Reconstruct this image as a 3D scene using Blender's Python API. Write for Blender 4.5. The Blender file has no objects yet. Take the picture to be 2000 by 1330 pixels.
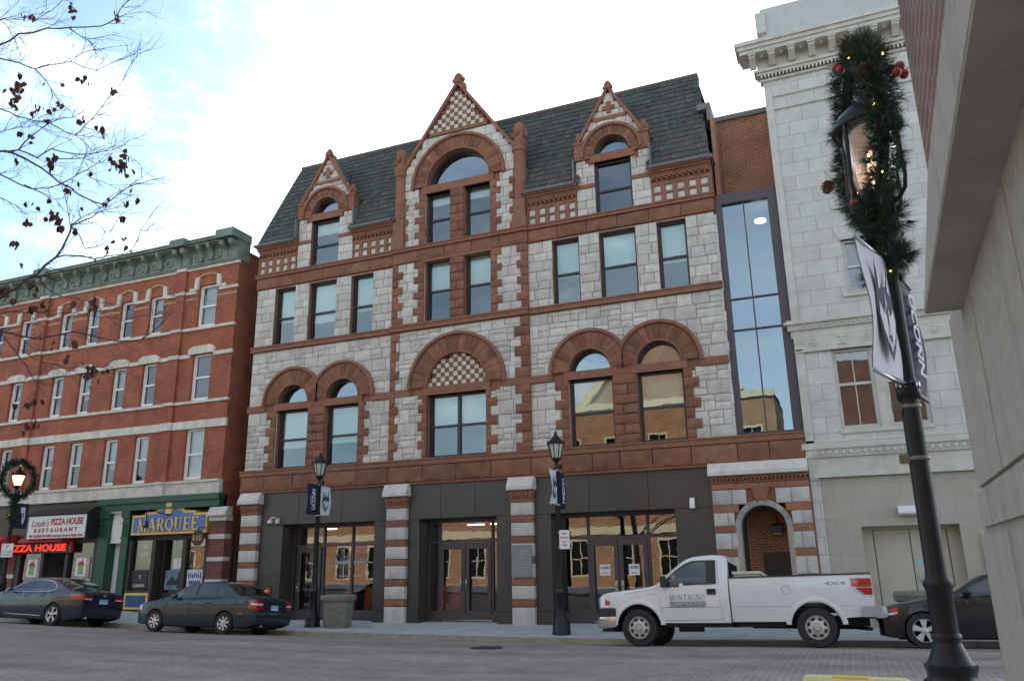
import bpy, bmesh, math, random
from math import sin, cos, tan, pi, radians, sqrt, atan2, hypot
from mathutils import Vector, Matrix
random.seed(7)
SC = bpy.context.scene
COL = SC.collection
U = 1/0.9                      # facade drawings below are in units of 0.9 m

# ------------------------------------------------------------------ camera
CAMP = Vector((20.7706, -23.878, 1.754))
YAW, PIT, ROL = radians(-22.2874), radians(15.8234), radians(-0.9631)
def cam_axes():
    F = Vector((sin(YAW)*cos(PIT), cos(YAW)*cos(PIT), sin(PIT)))
    R = Vector((cos(YAW), -sin(YAW), 0)); Up = R.cross(F)
    return cos(ROL)*R+sin(ROL)*Up, -sin(ROL)*R+cos(ROL)*Up, F
CR, CU, CF = cam_axes()
cd = bpy.data.cameras.new('camera'); co = bpy.data.objects.new('camera', cd); COL.objects.link(co)
cd.sensor_width = 36; cd.lens = 1544.51/2000*36; cd.clip_end = 2000; cd.clip_start = .05
M = Matrix((CR, CU, -CF)).transposed().to_4x4(); M.translation = CAMP
co.matrix_world = M
cd.dof.use_dof = True; cd.dof.focus_distance = 24; cd.dof.aperture_fstop = 4.5
SC.camera = co
SC.cycles.use_denoising = True
SC.cycles.max_bounces = 8; SC.cycles.transparent_max_bounces = 16
SC.cycles.sample_clamp_indirect = 4

# ------------------------------------------------------------------ light
SUN_EL, SUN_DIR = radians(29), Vector((-.42, .91, 0)).normalized()
def nt_new(nt, t, **kw):
    n = nt.nodes.new(t)
    for k, v in kw.items(): setattr(n, k, v)
    return n
W = bpy.data.worlds.new('World'); SC.world = W; W.use_nodes = True
nt = W.node_tree; nt.nodes.clear()
sky = nt_new(nt, 'ShaderNodeTexSky', sky_type='NISHITA', sun_disc=False, sun_elevation=SUN_EL,
             sun_rotation=atan2(SUN_DIR.x, SUN_DIR.y), air_density=1.0, dust_density=.5, ozone_density=1.6)
tc = nt_new(nt, 'ShaderNodeTexCoord')
mp = nt_new(nt, 'ShaderNodeMapping'); mp.inputs['Scale'].default_value = (1.6, 1.6, 3.2)
n1 = nt_new(nt, 'ShaderNodeTexNoise'); n1.inputs['Scale'].default_value = 1.5; n1.inputs['Detail'].default_value = 9; n1.inputs['Roughness'].default_value = .58; n1.inputs['Distortion'].default_value = .35
nt.links.new(tc.outputs['Generated'], mp.inputs['Vector']); nt.links.new(mp.outputs[0], n1.inputs['Vector'])
# cloud cover thickens towards the bright part of the sky behind the buildings
dv = nt_new(nt, 'ShaderNodeVectorMath', operation='DOT_PRODUCT'); dv.inputs[1].default_value = Vector((.30, .86, -.38)).normalized()
nt.links.new(tc.outputs['Generated'], dv.inputs[0])
mm = nt_new(nt, 'ShaderNodeMath', operation='MULTIPLY_ADD'); mm.inputs[1].default_value = .95
nt.links.new(dv.outputs['Value'], mm.inputs[0]); nt.links.new(n1.outputs['Fac'], mm.inputs[2])
cr = nt_new(nt, 'ShaderNodeMapRange', interpolation_type='SMOOTHSTEP'); cr.inputs['From Min'].default_value = .60; cr.inputs['From Max'].default_value = 1.12
nt.links.new(mm.outputs[0], cr.inputs['Value'])
dw = nt_new(nt, 'ShaderNodeVectorMath', operation='DOT_PRODUCT'); dw.inputs[1].default_value = Vector((.25, -.95, .12)).normalized()
nt.links.new(tc.outputs['Generated'], dw.inputs[0])
m2 = nt_new(nt, 'ShaderNodeMath', operation='MULTIPLY_ADD'); m2.inputs[1].default_value = .42; nt.links.new(dw.outputs['Value'], m2.inputs[0]); nt.links.new(n1.outputs['Fac'], m2.inputs[2])
c2 = nt_new(nt, 'ShaderNodeMapRange', interpolation_type='SMOOTHSTEP'); c2.inputs['From Min'].default_value = .55; c2.inputs['From Max'].default_value = 1.0; c2.inputs['To Max'].default_value = .40
nt.links.new(m2.outputs[0], c2.inputs['Value'])
n4 = nt_new(nt, 'ShaderNodeTexNoise'); n4.inputs['Scale'].default_value = 3.2; n4.inputs['Detail'].default_value = 10; n4.inputs['Roughness'].default_value = .62; nt.links.new(mp.outputs[0], n4.inputs['Vector'])
c4 = nt_new(nt, 'ShaderNodeMapRange', interpolation_type='SMOOTHSTEP'); c4.inputs['From Min'].default_value = .45; c4.inputs['From Max'].default_value = .73; c4.inputs['To Max'].default_value = .58
nt.links.new(n4.outputs['Fac'], c4.inputs['Value'])
s1 = nt_new(nt, 'ShaderNodeMath', operation='MAXIMUM'); nt.links.new(cr.outputs[0], s1.inputs[0]); nt.links.new(c2.outputs[0], s1.inputs[1])
s2 = nt_new(nt, 'ShaderNodeMath', operation='MAXIMUM'); nt.links.new(s1.outputs[0], s2.inputs[0]); nt.links.new(c4.outputs[0], s2.inputs[1])
bg1 = nt_new(nt, 'ShaderNodeBackground'); bg1.inputs['Strength'].default_value = .085
vt = nt_new(nt, 'ShaderNodeVectorMath', operation='MULTIPLY'); vt.inputs[1].default_value = (.86, 1.02, 1.04); nt.links.new(sky.outputs[0], vt.inputs[0]); nt.links.new(vt.outputs[0], bg1.inputs['Color'])
bg2 = nt_new(nt, 'ShaderNodeBackground'); bg2.inputs['Color'].default_value = (.97, .985, 1, 1); bg2.inputs['Strength'].default_value = 1.0
mx = nt_new(nt, 'ShaderNodeMixShader'); wo = nt_new(nt, 'ShaderNodeOutputWorld')
nt.links.new(s2.outputs[0], mx.inputs[0]); nt.links.new(bg1.outputs[0], mx.inputs[1]); nt.links.new(bg2.outputs[0], mx.inputs[2])
nt.links.new(mx.outputs[0], wo.inputs['Surface'])
sl = bpy.data.lights.new('sun', 'SUN'); sl.energy = 2.3; sl.angle = radians(.5); sl.color = (1, .93, .82)
so = bpy.data.objects.new('sun', sl); COL.objects.link(so)
sd = Vector((SUN_DIR.x*cos(SUN_EL), SUN_DIR.y*cos(SUN_EL), sin(SUN_EL)))
so.rotation_euler = sd.to_track_quat('Z', 'Y').to_euler(); so.location = (0, 30, 40)
SC.view_settings.view_transform = 'Standard'; SC.view_settings.look = 'None'
SC.view_settings.exposure = 1.42; SC.view_settings.gamma = 1

# ------------------------------------------------------------------ materials
MATS = {}
def mat(name, c, rough=.8, var=.15, scale=6, bump=0, bscale=40, metal=0, tone=False, spec=.5, coat=0, stain=0, stainc=(.3, .28, .25), emit=0, emc=None, sx=(1, 1, 1)):
    m = bpy.data.materials.new(name); m.use_nodes = True; nt = m.node_tree; P = nt.nodes['Principled BSDF']
    L = nt.links.new
    tc = nt_new(nt, 'ShaderNodeTexCoord'); mp = nt_new(nt, 'ShaderNodeMapping'); mp.inputs['Scale'].default_value = sx
    L(tc.outputs['Object'], mp.inputs['Vector'])
    no = nt_new(nt, 'ShaderNodeTexNoise'); no.inputs['Scale'].default_value = scale; no.inputs['Detail'].default_value = 6
    L(mp.outputs[0], no.inputs['Vector'])
    mr = nt_new(nt, 'ShaderNodeMapRange'); mr.inputs['From Min'].default_value = .3; mr.inputs['From Max'].default_value = .7
    mr.inputs['To Min'].default_value = 1-var; mr.inputs['To Max'].default_value = 1+var
    L(no.outputs['Fac'], mr.inputs['Value'])
    vm = nt_new(nt, 'ShaderNodeVectorMath', operation='SCALE'); vm.inputs[0].default_value = c[:3]
    L(mr.outputs[0], vm.inputs['Scale']); out = vm.outputs[0]
    if tone:
        at = nt_new(nt, 'ShaderNodeAttribute', attribute_name='tone')
        v2 = nt_new(nt, 'ShaderNodeVectorMath', operation='MULTIPLY'); L(out, v2.inputs[0]); L(at.outputs['Vector'], v2.inputs[1]); out = v2.outputs[0]
    if stain:
        n2 = nt_new(nt, 'ShaderNodeTexNoise'); n2.inputs['Scale'].default_value = 1.1; n2.inputs['Detail'].default_value = 8; n2.inputs['Roughness'].default_value = .65
        L(mp.outputs[0], n2.inputs['Vector'])
        r2 = nt_new(nt, 'ShaderNodeMapRange'); r2.inputs['From Min'].default_value = .5; r2.inputs['From Max'].default_value = .75; r2.inputs['To Max'].default_value = stain
        L(n2.outputs['Fac'], r2.inputs['Value'])
        mi = nt_new(nt, 'ShaderNodeMix', data_type='RGBA'); L(r2.outputs[0], mi.inputs['Factor']); L(out, mi.inputs['A']); mi.inputs['B'].default_value = (*stainc, 1); out = mi.outputs['Result']
    L(out, P.inputs['Base Color'])
    P.inputs['Roughness'].default_value = rough; P.inputs['Metallic'].default_value = metal; P.inputs['Specular IOR Level'].default_value = spec
    P.inputs['Coat Weight'].default_value = coat; P.inputs['Coat Roughness'].default_value = .03
    if bump:
        n3 = nt_new(nt, 'ShaderNodeTexNoise'); n3.inputs['Scale'].default_value = bscale; n3.inputs['Detail'].default_value = 5; L(mp.outputs[0], n3.inputs['Vector'])
        b = nt_new(nt, 'ShaderNodeBump'); b.inputs['Strength'].default_value = bump; b.inputs['Distance'].default_value = .02
        L(n3.outputs['Fac'], b.inputs['Height']); L(b.outputs[0], P.inputs['Normal'])
    if emit:
        P.inputs['Emission Color'].default_value = (*(emc or c)[:3], 1); P.inputs['Emission Strength'].default_value = emit
    MATS[name] = m; return m
def brickmat(name, c1, c2, cm, bw=.215, rh=.073, ms=.012, vec='wall', rough=.85, offs=.5, bump=.4, var=.2, stain=0, stainc=(.5, .5, .48), squash=1):
    m = bpy.data.materials.new(name); m.use_nodes = True; nt = m.node_tree; P = nt.nodes['Principled BSDF']; L = nt.links.new
    tc = nt_new(nt, 'ShaderNodeTexCoord'); sp = nt_new(nt, 'ShaderNodeSeparateXYZ'); cb = nt_new(nt, 'ShaderNodeCombineXYZ')
    L(tc.outputs['Object'], sp.inputs[0])
    if vec == 'wall':
        ad = nt_new(nt, 'ShaderNodeMath', operation='ADD'); L(sp.outputs['X'], ad.inputs[0]); L(sp.outputs['Y'], ad.inputs[1]); L(ad.outputs[0], cb.inputs[0]); L(sp.outputs['Z'], cb.inputs[1])
    elif vec == 'ground': L(sp.outputs['Y'], cb.inputs[0]); L(sp.outputs['X'], cb.inputs[1])
    else: L(sp.outputs['X'], cb.inputs[0]); L(sp.outputs['Y'], cb.inputs[1])
    br = nt_new(nt, 'ShaderNodeTexBrick', offset=offs); br.inputs['Scale'].default_value = 1
    br.inputs['Brick Width'].default_value = bw; br.inputs['Row Height'].default_value = rh; br.inputs['Mortar Size'].default_value = ms; br.inputs['Mortar Smooth'].default_value = .3; br.inputs['Bias'].default_value = 0
    br.inputs['Color1'].default_value = (*c1, 1); br.inputs['Color2'].default_value = (*c2, 1); br.inputs['Mortar'].default_value = (*cm, 1)
    L(cb.outputs[0], br.inputs['Vector'])
    no = nt_new(nt, 'ShaderNodeTexNoise'); no.inputs['Scale'].default_value = 1.3; no.inputs['Detail'].default_value = 9; no.inputs['Roughness'].default_value = .65; L(tc.outputs['Object'], no.inputs['Vector'])
    mr = nt_new(nt, 'ShaderNodeMapRange'); mr.inputs['From Min'].default_value = .3; mr.inputs['From Max'].default_value = .7; mr.inputs['To Min'].default_value = 1-var; mr.inputs['To Max'].default_value = 1+var
    L(no.outputs['Fac'], mr.inputs['Value'])
    vm = nt_new(nt, 'ShaderNodeVectorMath', operation='SCALE'); L(br.outputs['Color'], vm.inputs[0]); L(mr.outputs[0], vm.inputs['Scale']); out = vm.outputs[0]
    if stain:
        n2 = nt_new(nt, 'ShaderNodeTexNoise'); n2.inputs['Scale'].default_value = .7; n2.inputs['Detail'].default_value = 8; n2.inputs['Roughness'].default_value = .7; L(tc.outputs['Object'], n2.inputs['Vector'])
        r2 = nt_new(nt, 'ShaderNodeMapRange'); r2.inputs['From Min'].default_value = .52; r2.inputs['From Max'].default_value = .8; r2.inputs['To Max'].default_value = stain; L(n2.outputs['Fac'], r2.inputs['Value'])
        mi = nt_new(nt, 'ShaderNodeMix', data_type='RGBA'); L(r2.outputs[0], mi.inputs['Factor']); L(out, mi.inputs['A']); mi.inputs['B'].default_value = (*stainc, 1); out = mi.outputs['Result']
    L(out, P.inputs['Base Color']); P.inputs['Roughness'].default_value = rough
    if bump:
        b = nt_new(nt, 'ShaderNodeBump'); b.inputs['Strength'].default_value = bump; b.inputs['Distance'].default_value = .01; b.invert = True
        L(br.outputs['Fac'], b.inputs['Height']); L(b.outputs[0], P.inputs['Normal'])
    MATS[name] = m; return m
def glassmat(name, tint=(.75, .85, .85), refl=.12, fres=1.45, gloss=(1, 1, 1), wave=.0007, trans=1.0):
    m = bpy.data.materials.new(name); m.use_nodes = True; nt = m.node_tree; nt.nodes.clear(); L = nt.links.new
    o = nt_new(nt, 'ShaderNodeOutputMaterial'); mx = nt_new(nt, 'ShaderNodeMixShader'); tr = nt_new(nt, 'ShaderNodeBsdfTransparent'); gl = nt_new(nt, 'ShaderNodeBsdfGlossy')
    tr.inputs['Color'].default_value = (*tint, 1); gl.inputs['Roughness'].default_value = .0; gl.inputs['Color'].default_value = (*gloss, 1)
    fr = nt_new(nt, 'ShaderNodeFresnel'); fr.inputs['IOR'].default_value = fres
    ad = nt_new(nt, 'ShaderNodeMath', operation='ADD', use_clamp=True); ad.inputs[1].default_value = refl; L(fr.outputs[0], ad.inputs[0])
    tc = nt_new(nt, 'ShaderNodeTexCoord'); no = nt_new(nt, 'ShaderNodeTexNoise'); no.inputs['Scale'].default_value = 1.6; L(tc.outputs['Object'], no.inputs['Vector'])
    b = nt_new(nt, 'ShaderNodeBump'); b.inputs['Strength'].default_value = 1; b.inputs['Distance'].default_value = wave; L(no.outputs['Fac'], b.inputs['Height']); L(b.outputs[0], gl.inputs['Normal'])
    L(ad.outputs[0], mx.inputs[0]); L(tr.outputs[0], mx.inputs[1]); L(gl.outputs[0], mx.inputs[2]); L(mx.outputs[0], o.inputs['Surface'])
    MATS[name] = m; return m

white_stone = mat('white_marble', (.555, .523, .475), .85, .12, 5, .5, 30, tone=True, stain=.35, stainc=(.37, .33, .285), sx=(1, 1, .45))
mortar = mat('mortar', (.36, .33, .30), .9, .1)
red_rock = mat('red_sandstone', (.228, .099, .058), .9, .22, 3.5, .9, 22, tone=True, stain=.35, stainc=(.13, .055, .042))
red_smooth = mat('dressed_sandstone', (.243, .105, .062), .85, .15, 4, .15, 50, tone=True, stain=.2, stainc=(.15, .06, .045))
slate = mat('green_grey_slate', (.074, .076, .067), .75, .25, 9, .4, 30, tone=True, spec=.3)
copper_trim = mat('copper_trim', (.12, .085, .07), .6, .15)
lead = mat('lead_gutter', (.16, .15, .15), .6, .2)
bronze = mat('bronze_frame', (.034, .027, .03), .45, .1)
plum_frame = mat('plum_frame', (.066, .05, .054), .5, .1)
panel_mat = mat('dark_panel', (.052, .048, .042), .36, .14, 1.4, spec=.5)
blindm = mat('roller_blind', (.66, .72, .67), .9, .04)
darkm = mat('dark_interior', (.035, .04, .042), .9, .3, 1.5)
lightint = mat('pale_interior', (.22, .24, .24), .9, .05)
glass = glassmat('window_glass', (.80, .91, .91), .14, gloss=(.84, .95, .97))
coated = glassmat('coated_glass', (.38, .55, .60), .27, gloss=(.70, .84, .92))
shopglass = glassmat('shop_glass', (.66, .76, .72), .15, wave=.0012)
dullglass = glassmat('old_glass', (.7, .76, .78), .10)
link_brick = brickmat('orange_brick', (.33, .105, .042), (.24, .072, .032), (.36, .26, .19), var=.25, stain=.25, stainc=(.5, .3, .2))
red_brick = brickmat('red_brick', (.35, .092, .040), (.26, .063, .031), (.28, .13, .085), ms=.008, var=.27, stain=.3, stainc=(.20, .075, .05))
dark_brick = brickmat('aged_brick', (.19, .06, .042), (.12, .04, .032), (.20, .11, .09), ms=.008, var=.3)
near_brick = brickmat('rough_brick', (.20, .085, .062), (.14, .058, .045), (.27, .22, .18), bw=.2, rh=.068, ms=.009, var=.4, bump=.8)
limestone = mat('weathered_limestone', (.60, .555, .475), .85, .14, 3, .2, 30, stain=.45, stainc=(.30, .27, .22), sx=(1, 1, 1))
terracotta = brickmat('white_terracotta', (.54, .525, .48), (.48, .465, .425), (.32, .29, .25), bw=.84, rh=.47, ms=.011, rough=.6, bump=.3, var=.17, stain=.7, stainc=(.36, .33, .28))
terra_trim = mat('terracotta_trim', (.52, .495, .44), .65, .12, 3, .15, 25, stain=.5, stainc=(.33, .29, .22))
beige_block = brickmat('painted_block', (.40, .36, .295), (.38, .34, .28), (.33, .30, .245), bw=.84, rh=.47, ms=.01, rough=.7, bump=.3, var=.07)
beige_paint = mat('beige_paint', (.46, .42, .335), .6, .06, 2, stain=.12, stainc=(.28, .2, .13))
concrete_wall = mat('precast_concrete', (.60, .555, .47), .85, .26, 32, .8, 90, stain=.7, stainc=(.36, .315, .255), sx=(3.2, 3.2, .42))
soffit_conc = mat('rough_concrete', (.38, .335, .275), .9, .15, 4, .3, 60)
green_cornice = mat('weathered_green_metal', (.17, .205, .165), .6, .18, 2.5, .1, 20, stain=.4, stainc=(.10, .115, .09))
shop_green = mat('shop_green', (.012, .075, .040), .45, .15)
window_white = mat('white_window_paint', (.76, .745, .70), .55, .06)
curtainm = mat('pale_curtain', (.62, .63, .63), .9, .08, 14, sx=(6, 6, .4))
black_iron = mat('black_iron', (.010, .011, .013), .42, .2, spec=.4)
steel = mat('brushed_steel', (.55, .55, .54), .3, .05, metal=1)
white_plastic = mat('white_plastic', (.72, .72, .72), .4, .03)
white_paint = mat('white_paint', (.72, .72, .70), .6, .05)
conc = mat('planter_concrete', (.19, .185, .15), .9, .2, 8, .35, 70, stain=.35, stainc=(.1, .1, .075))
sign_white = mat('sign_white', (.74, .73, .70), .5, .03)
sign_red = mat('sign_red', (.40, .03, .035), .5, .05)
red_awning = mat('red_awning', (.33, .03, .03), .6, .15)
navy = mat('navy_cloth', (.012, .016, .055), .75, .15, 6)
white_cloth = mat('white_cloth', (.66, .67, .72), .75, .05)
gold = mat('gold_paint', (.74, .48, .11), .5, .1)
blue_paint = mat('blue_paint', (.10, .17, .38), .5, .1)
deep_blue = mat('deep_blue_paint', (.03, .055, .19), .5, .1)
black_paint = mat('black_paint', (.012, .012, .012), .5, .1)
brown_paint = mat('dark_brown_paint', (.035, .026, .018), .55, .2)
oak = mat('oak_board', (.30, .20, .09), .7, .3, 2, sx=(9, 9, .6))
led_red = mat('led_red', (.9, .06, .02), .5, .1, emit=.85, emc=(1, .02, .006))
lamp_glow = mat('lit_lamp_glass', (.9, .8, .6), .4, .03, emit=1.6, emc=(1, .72, .38))
lamp_glass = mat('frosted_lamp_glass', (.50, .50, .40), .35, .1)
bulb_glow = mat('fairy_light', (1, .7, .3), .4, 0, emit=4, emc=(1, .50, .14))
ceil_glow = mat('ceiling_light', (1, .9, .7), .4, 0, emit=4, emc=(1, .86, .6))
rubber = mat('tyre_rubber', (.018, .018, .018), .8, .2)
under = mat('underbody_black', (.010, .010, .010), .8, .2)
alloy = mat('alloy_wheel', (.52, .52, .51), .35, .05, metal=.7)
steel_wheel = mat('painted_steel_wheel', (.50, .47, .41), .5, .15, metal=.2)
chrome = mat('chrome', (.75, .75, .76), .12, .02, metal=1)
carglass = mat('car_glass', (.012, .016, .018), .03, 0, spec=.8, coat=.6)
truck_white = mat('truck_white', (.70, .70, .69), .28, .03, 3, coat=.6, stain=.10, stainc=(.5, .45, .38))
teal_paint = mat('dark_teal_paint', (.013, .031, .043), .32, .06, metal=.35, coat=.6)
navy_paint = mat('dark_navy_paint', (.012, .018, .036), .26, .05, metal=.25, coat=.9)
jet_paint = mat('jet_black_paint', (.005, .006, .009), .25, .03, coat=.35)
trim_black = mat('trim_black', (.02, .02, .021), .55, .08)
grey_bumper = mat('grey_bumper', (.32, .33, .36), .4, .05, metal=.4)
lens_red = mat('red_lens', (.42, .012, .012), .15, .05, coat=.8)
lens_white = mat('clear_lens', (.72, .72, .72), .1, .05, coat=1)
lens_amber = mat('amber_lens', (.7, .20, .04), .2, .05, coat=.6)
plate_blue = mat('plate_blue', (.25, .50, .62), .5, .1)
bark = mat('grey_bark', (.075, .062, .062), .85, .25, 20)
leafm = mat('dry_maroon_leaf', (.060, .026, .018), .7, .4, 30, tone=True)
needles = mat('pine_needles', (.027, .068, .032), .6, .35, 30, tone=True)
conem = mat('pine_cone', (.105, .05, .026), .8, .4, 40)
berry = mat('red_bauble', (.26, .028, .03), .35, .2, 20)
orange_pl = mat('orange_plastic', (.75, .13, .03), .5, .08)
yellow_pl = mat('pale_yellow_paint', (.70, .62, .30), .7, .08, 7)
yellow_b = mat('bright_yellow_paint', (.72, .52, .05), .6, .1, 9)
greyblue = mat('grey_letters', (.13, .16, .19), .5, .05)
poster_mat = mat('poster_paper', (.42, .30, .25), .7, .25, 3)
poster_blue = mat('poster_blue', (.14, .22, .32), .6, .5, 2.5)
poster_pale = mat('poster_pale', (.55, .58, .66), .6, .25, 4)
poster_dark = mat('poster_dark', (.03, .032, .034), .6, .1)
poster_green = mat('poster_green', (.25, .38, .12), .6, .1)
plaque_m = mat('plaque_stone', (.23, .235, .235), .75, .1)
granite = mat('granite_kerb', (.32, .29, .23), .85, .2, 4, .3, 60, stain=.5, stainc=(.2, .19, .16))
paving = brickmat('concrete_paving', (.47, .475, .46), (.43, .435, .42), (.2, .2, .19), bw=1.9, rh=1.7, ms=.012, vec='flat', rough=.85, bump=.2, var=.16, stain=.3, stainc=(.27, .26, .24))
cast_iron = mat('cast_iron', (.05, .045, .045), .6, .2)

# road: clay pavers laid across the street, with pale patches in the colour imitating streaks of sunlight
road_mat = brickmat('brick_paving', (.30, .240, .212), (.25, .20, .18), (.365, .315, .275), bw=.21, rh=.105, ms=.009, vec='ground', rough=.8, bump=.5, var=.22, stain=.45, stainc=(.27, .245, .22))

def wear(m, scale, sx, lo, hi):
    nt = m.node_tree; L = nt.links.new; P = nt.nodes['Principled BSDF']; src = P.inputs['Base Color'].links[0].from_socket
    tc = nt_new(nt, 'ShaderNodeTexCoord'); mp = nt_new(nt, 'ShaderNodeMapping'); mp.inputs['Scale'].default_value = sx; L(tc.outputs['Object'], mp.inputs['Vector'])
    no = nt_new(nt, 'ShaderNodeTexNoise'); no.inputs['Scale'].default_value = scale; no.inputs['Detail'].default_value = 7; no.inputs['Roughness'].default_value = .6; L(mp.outputs[0], no.inputs['Vector'])
    mr = nt_new(nt, 'ShaderNodeMapRange'); mr.inputs['From Min'].default_value = .32; mr.inputs['From Max'].default_value = .68; mr.inputs['To Min'].default_value = lo; mr.inputs['To Max'].default_value = hi; L(no.outputs['Fac'], mr.inputs['Value'])
    vm = nt_new(nt, 'ShaderNodeVectorMath', operation='SCALE'); L(src, vm.inputs[0]); L(mr.outputs[0], vm.inputs['Scale']); L(vm.outputs[0], P.inputs['Base Color'])
wear(road_mat, 1.0, (.12, .9, 1), .72, 1.28)      # tyre-polished and paler lanes along the street
wear(road_mat, 14, (1, 1, 1), .9, 1.1)
wear(red_brick, 1.0, (1.2, 1.2, .18), .86, 1.12)  # run-off streaks down the old brick
wear(limestone, 1.0, (2.5, 2.5, .5), .84, 1.1)
# ------------------------------------------------------------------ mesh builder
ORG = {}
def lerp(a, b, t): return a+(b-a)*t
class MB:
    def __init__(s, K=U): s.v = []; s.f = []; s.m = []; s.t = []; s.K = K; s.sm = []
    def add(s, vs, fs, mi=0, tone=1.0, smooth=False):
        b = len(s.v); s.v += [tuple(p) for p in vs]
        for f in fs: s.f.append(tuple(i+b for i in f)); s.m.append(mi); s.t.append(tone); s.sm.append(smooth)
    def box(s, x0, x1, y0, y1, z0, z1, mi=0, tone=1.0):
        s.add([(x0, y0, z0), (x1, y0, z0), (x1, y1, z0), (x0, y1, z0), (x0, y0, z1), (x1, y0, z1), (x1, y1, z1), (x0, y1, z1)],
              [(0, 1, 5, 4), (1, 2, 6, 5), (2, 3, 7, 6), (3, 0, 4, 7), (4, 5, 6, 7), (3, 2, 1, 0)], mi, tone)
    def prism(s, poly, y0, y1, mi=0, tone=1.0, axis='y'):
        n = len(poly)
        A = sum(poly[i][0]*poly[(i+1) % n][1]-poly[(i+1) % n][0]*poly[i][1] for i in range(n))
        if A < 0: poly = poly[::-1]
        if axis == 'y': mk = lambda p, d: (p[0], d, p[1])
        elif axis == 'x': mk = lambda p, d: (d, p[0], p[1])
        else: mk = lambda p, d: (p[0], p[1], d)
        if axis != 'y': y0, y1 = y1, y0
        vs = [mk(p, y0) for p in poly]+[mk(p, y1) for p in poly]
        s.add(vs, [tuple(range(n)), tuple(range(2*n-1, n-1, -1))]+[(i, i+n, (i+1) % n+n, (i+1) % n) for i in range(n)], mi, tone)
    def rock(s, x0, x1, z0, z1, yf=0.0, prot=.03, tone=1.0, gap=.006, mi=0, jag=1.0, back=.05):
        x0 += gap; x1 -= gap; z0 += gap; z1 -= gap
        if x1-x0 < .015 or z1-z0 < .015: return
        w, h = x1-x0, z1-z0; nx = max(2, min(7, int(w/.11))); nz = max(2, min(4, int(h/.10)))
        mg = min(.018, w*.2, h*.2)
        vs = [(x0, yf, z0), (x1, yf, z0), (x1, yf, z1), (x0, yf, z1)]
        vs += [(x0, yf+back, z0), (x1, yf+back, z0), (x1, yf+back, z1), (x0, yf+back, z1)]
        fs = [(4, 5, 1, 0), (5, 6, 2, 1), (6, 7, 3, 2), (7, 4, 0, 3)]
        g = {}
        tilt = random.uniform(-.5, .5)
        for j in range(nz+1):
            for i in range(nx+1):
                edge = i in (0, nx) or j in (0, nz)
                px = x0+mg+(w-2*mg)*i/nx; pz = z0+mg+(h-2*mg)*j/nz
                if not edge: px += random.uniform(-.25, .25)*w/nx; pz += random.uniform(-.25, .25)*h/nz
                d = prot*(random.uniform(.15, .5) if edge else random.uniform(.45, 1.15))*jag + prot*tilt*(j/nz-.5)*.6
                g[i, j] = len(vs); vs.append((px, yf-max(d, .002), pz))
        for j in range(nz):
            for i in range(nx): fs.append((g[i, j], g[i+1, j], g[i+1, j+1], g[i, j+1]))
        for i in range(nx):
            a, b = g[i, 0], g[i+1, 0]
            fs.append((0, 1, b, a) if nx == 1 else ((0, b, a) if i < nx-1 else (0, 1, b, a)))
            a, b = g[i, nz], g[i+1, nz]
            fs.append((3, a, b) if i < nx-1 else (3, a, b, 2))
        for j in range(nz):
            a, b = g[0, j], g[0, j+1]
            fs.append((0, a, b) if j < nz-1 else (0, a, b, 3))
            a, b = g[nx, j], g[nx, j+1]
            fs.append((1, b, a) if j < nz-1 else (1, 2, b, a))
        s.add(vs, fs, mi, tone)
    def ring(s, cx, cz, r, R, yf, yb, n=13, a0=0, a1=pi, prot=.03, xlim=None, mi=0, sub=3, tones=(.75, 1.2), gap=.004):
        cl = lambda x: x if xlim is None else min(max(x, xlim[0]), xlim[1])
        for k in range(n):
            b0 = a0+(a1-a0)*k/n; b1 = a0+(a1-a0)*(k+1)/n; ga = gap/R
            t = random.uniform(*tones); d = random.uniform(.2, 1)*prot
            vs = []; 
            for q in range(sub+1):
                a = lerp(b0+ga, b1-ga, q/sub)
                e = 1 if 0 < q < sub else .35
                for (rr, y) in ((r, yb), (r, yf), (lerp(r, R, .5), yf-d*e-prot*.4*random.random()*e), (R, yf), (R, yb)):
                    vs.append((cl(cx-cos(a)*rr), y, cz+sin(a)*rr))
            fs = []
            for q in range(sub):
                o = q*5
                for e in range(4): fs.append((o+e, o+e+5, o+e+6, o+e+1))
            fs.append((0, 1, 2, 3, 4)); fs.append(tuple(sub*5+i for i in (4, 3, 2, 1, 0)))
            s.add(vs, fs, mi, t)
    def tube(s, pts, r, n=8, mi=0, smooth=True, tone=1.0, caps=True):
        pts = [Vector(p) for p in pts]; rs = r if isinstance(r, (list, tuple)) else [r]*len(pts)
        vs = []; fs = []; prev = None
        for i, p in enumerate(pts):
            d = (pts[min(i+1, len(pts)-1)]-pts[max(i-1, 0)])
            d = d.normalized() if d.length > 1e-9 else Vector((0, 0, 1))
            if prev is None: a = d.orthogonal().normalized()
            else:
                a = prev-d*prev.dot(d); a = a.normalized() if a.length > 1e-6 else d.orthogonal().normalized()
            prev = a; b = d.cross(a)
            for k in range(n):
                t = 2*pi*k/n; vs.append(tuple(p+(a*cos(t)+b*sin(t))*rs[i]))
        for i in range(len(pts)-1):
            for k in range(n): fs.append((i*n+k, i*n+(k+1) % n, (i+1)*n+(k+1) % n, (i+1)*n+k))
        if caps: fs.append(tuple(range(n-1, -1, -1))); fs.append(tuple((len(pts)-1)*n+k for k in range(n)))
        s.add(vs, fs, mi, tone, smooth)
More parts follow.
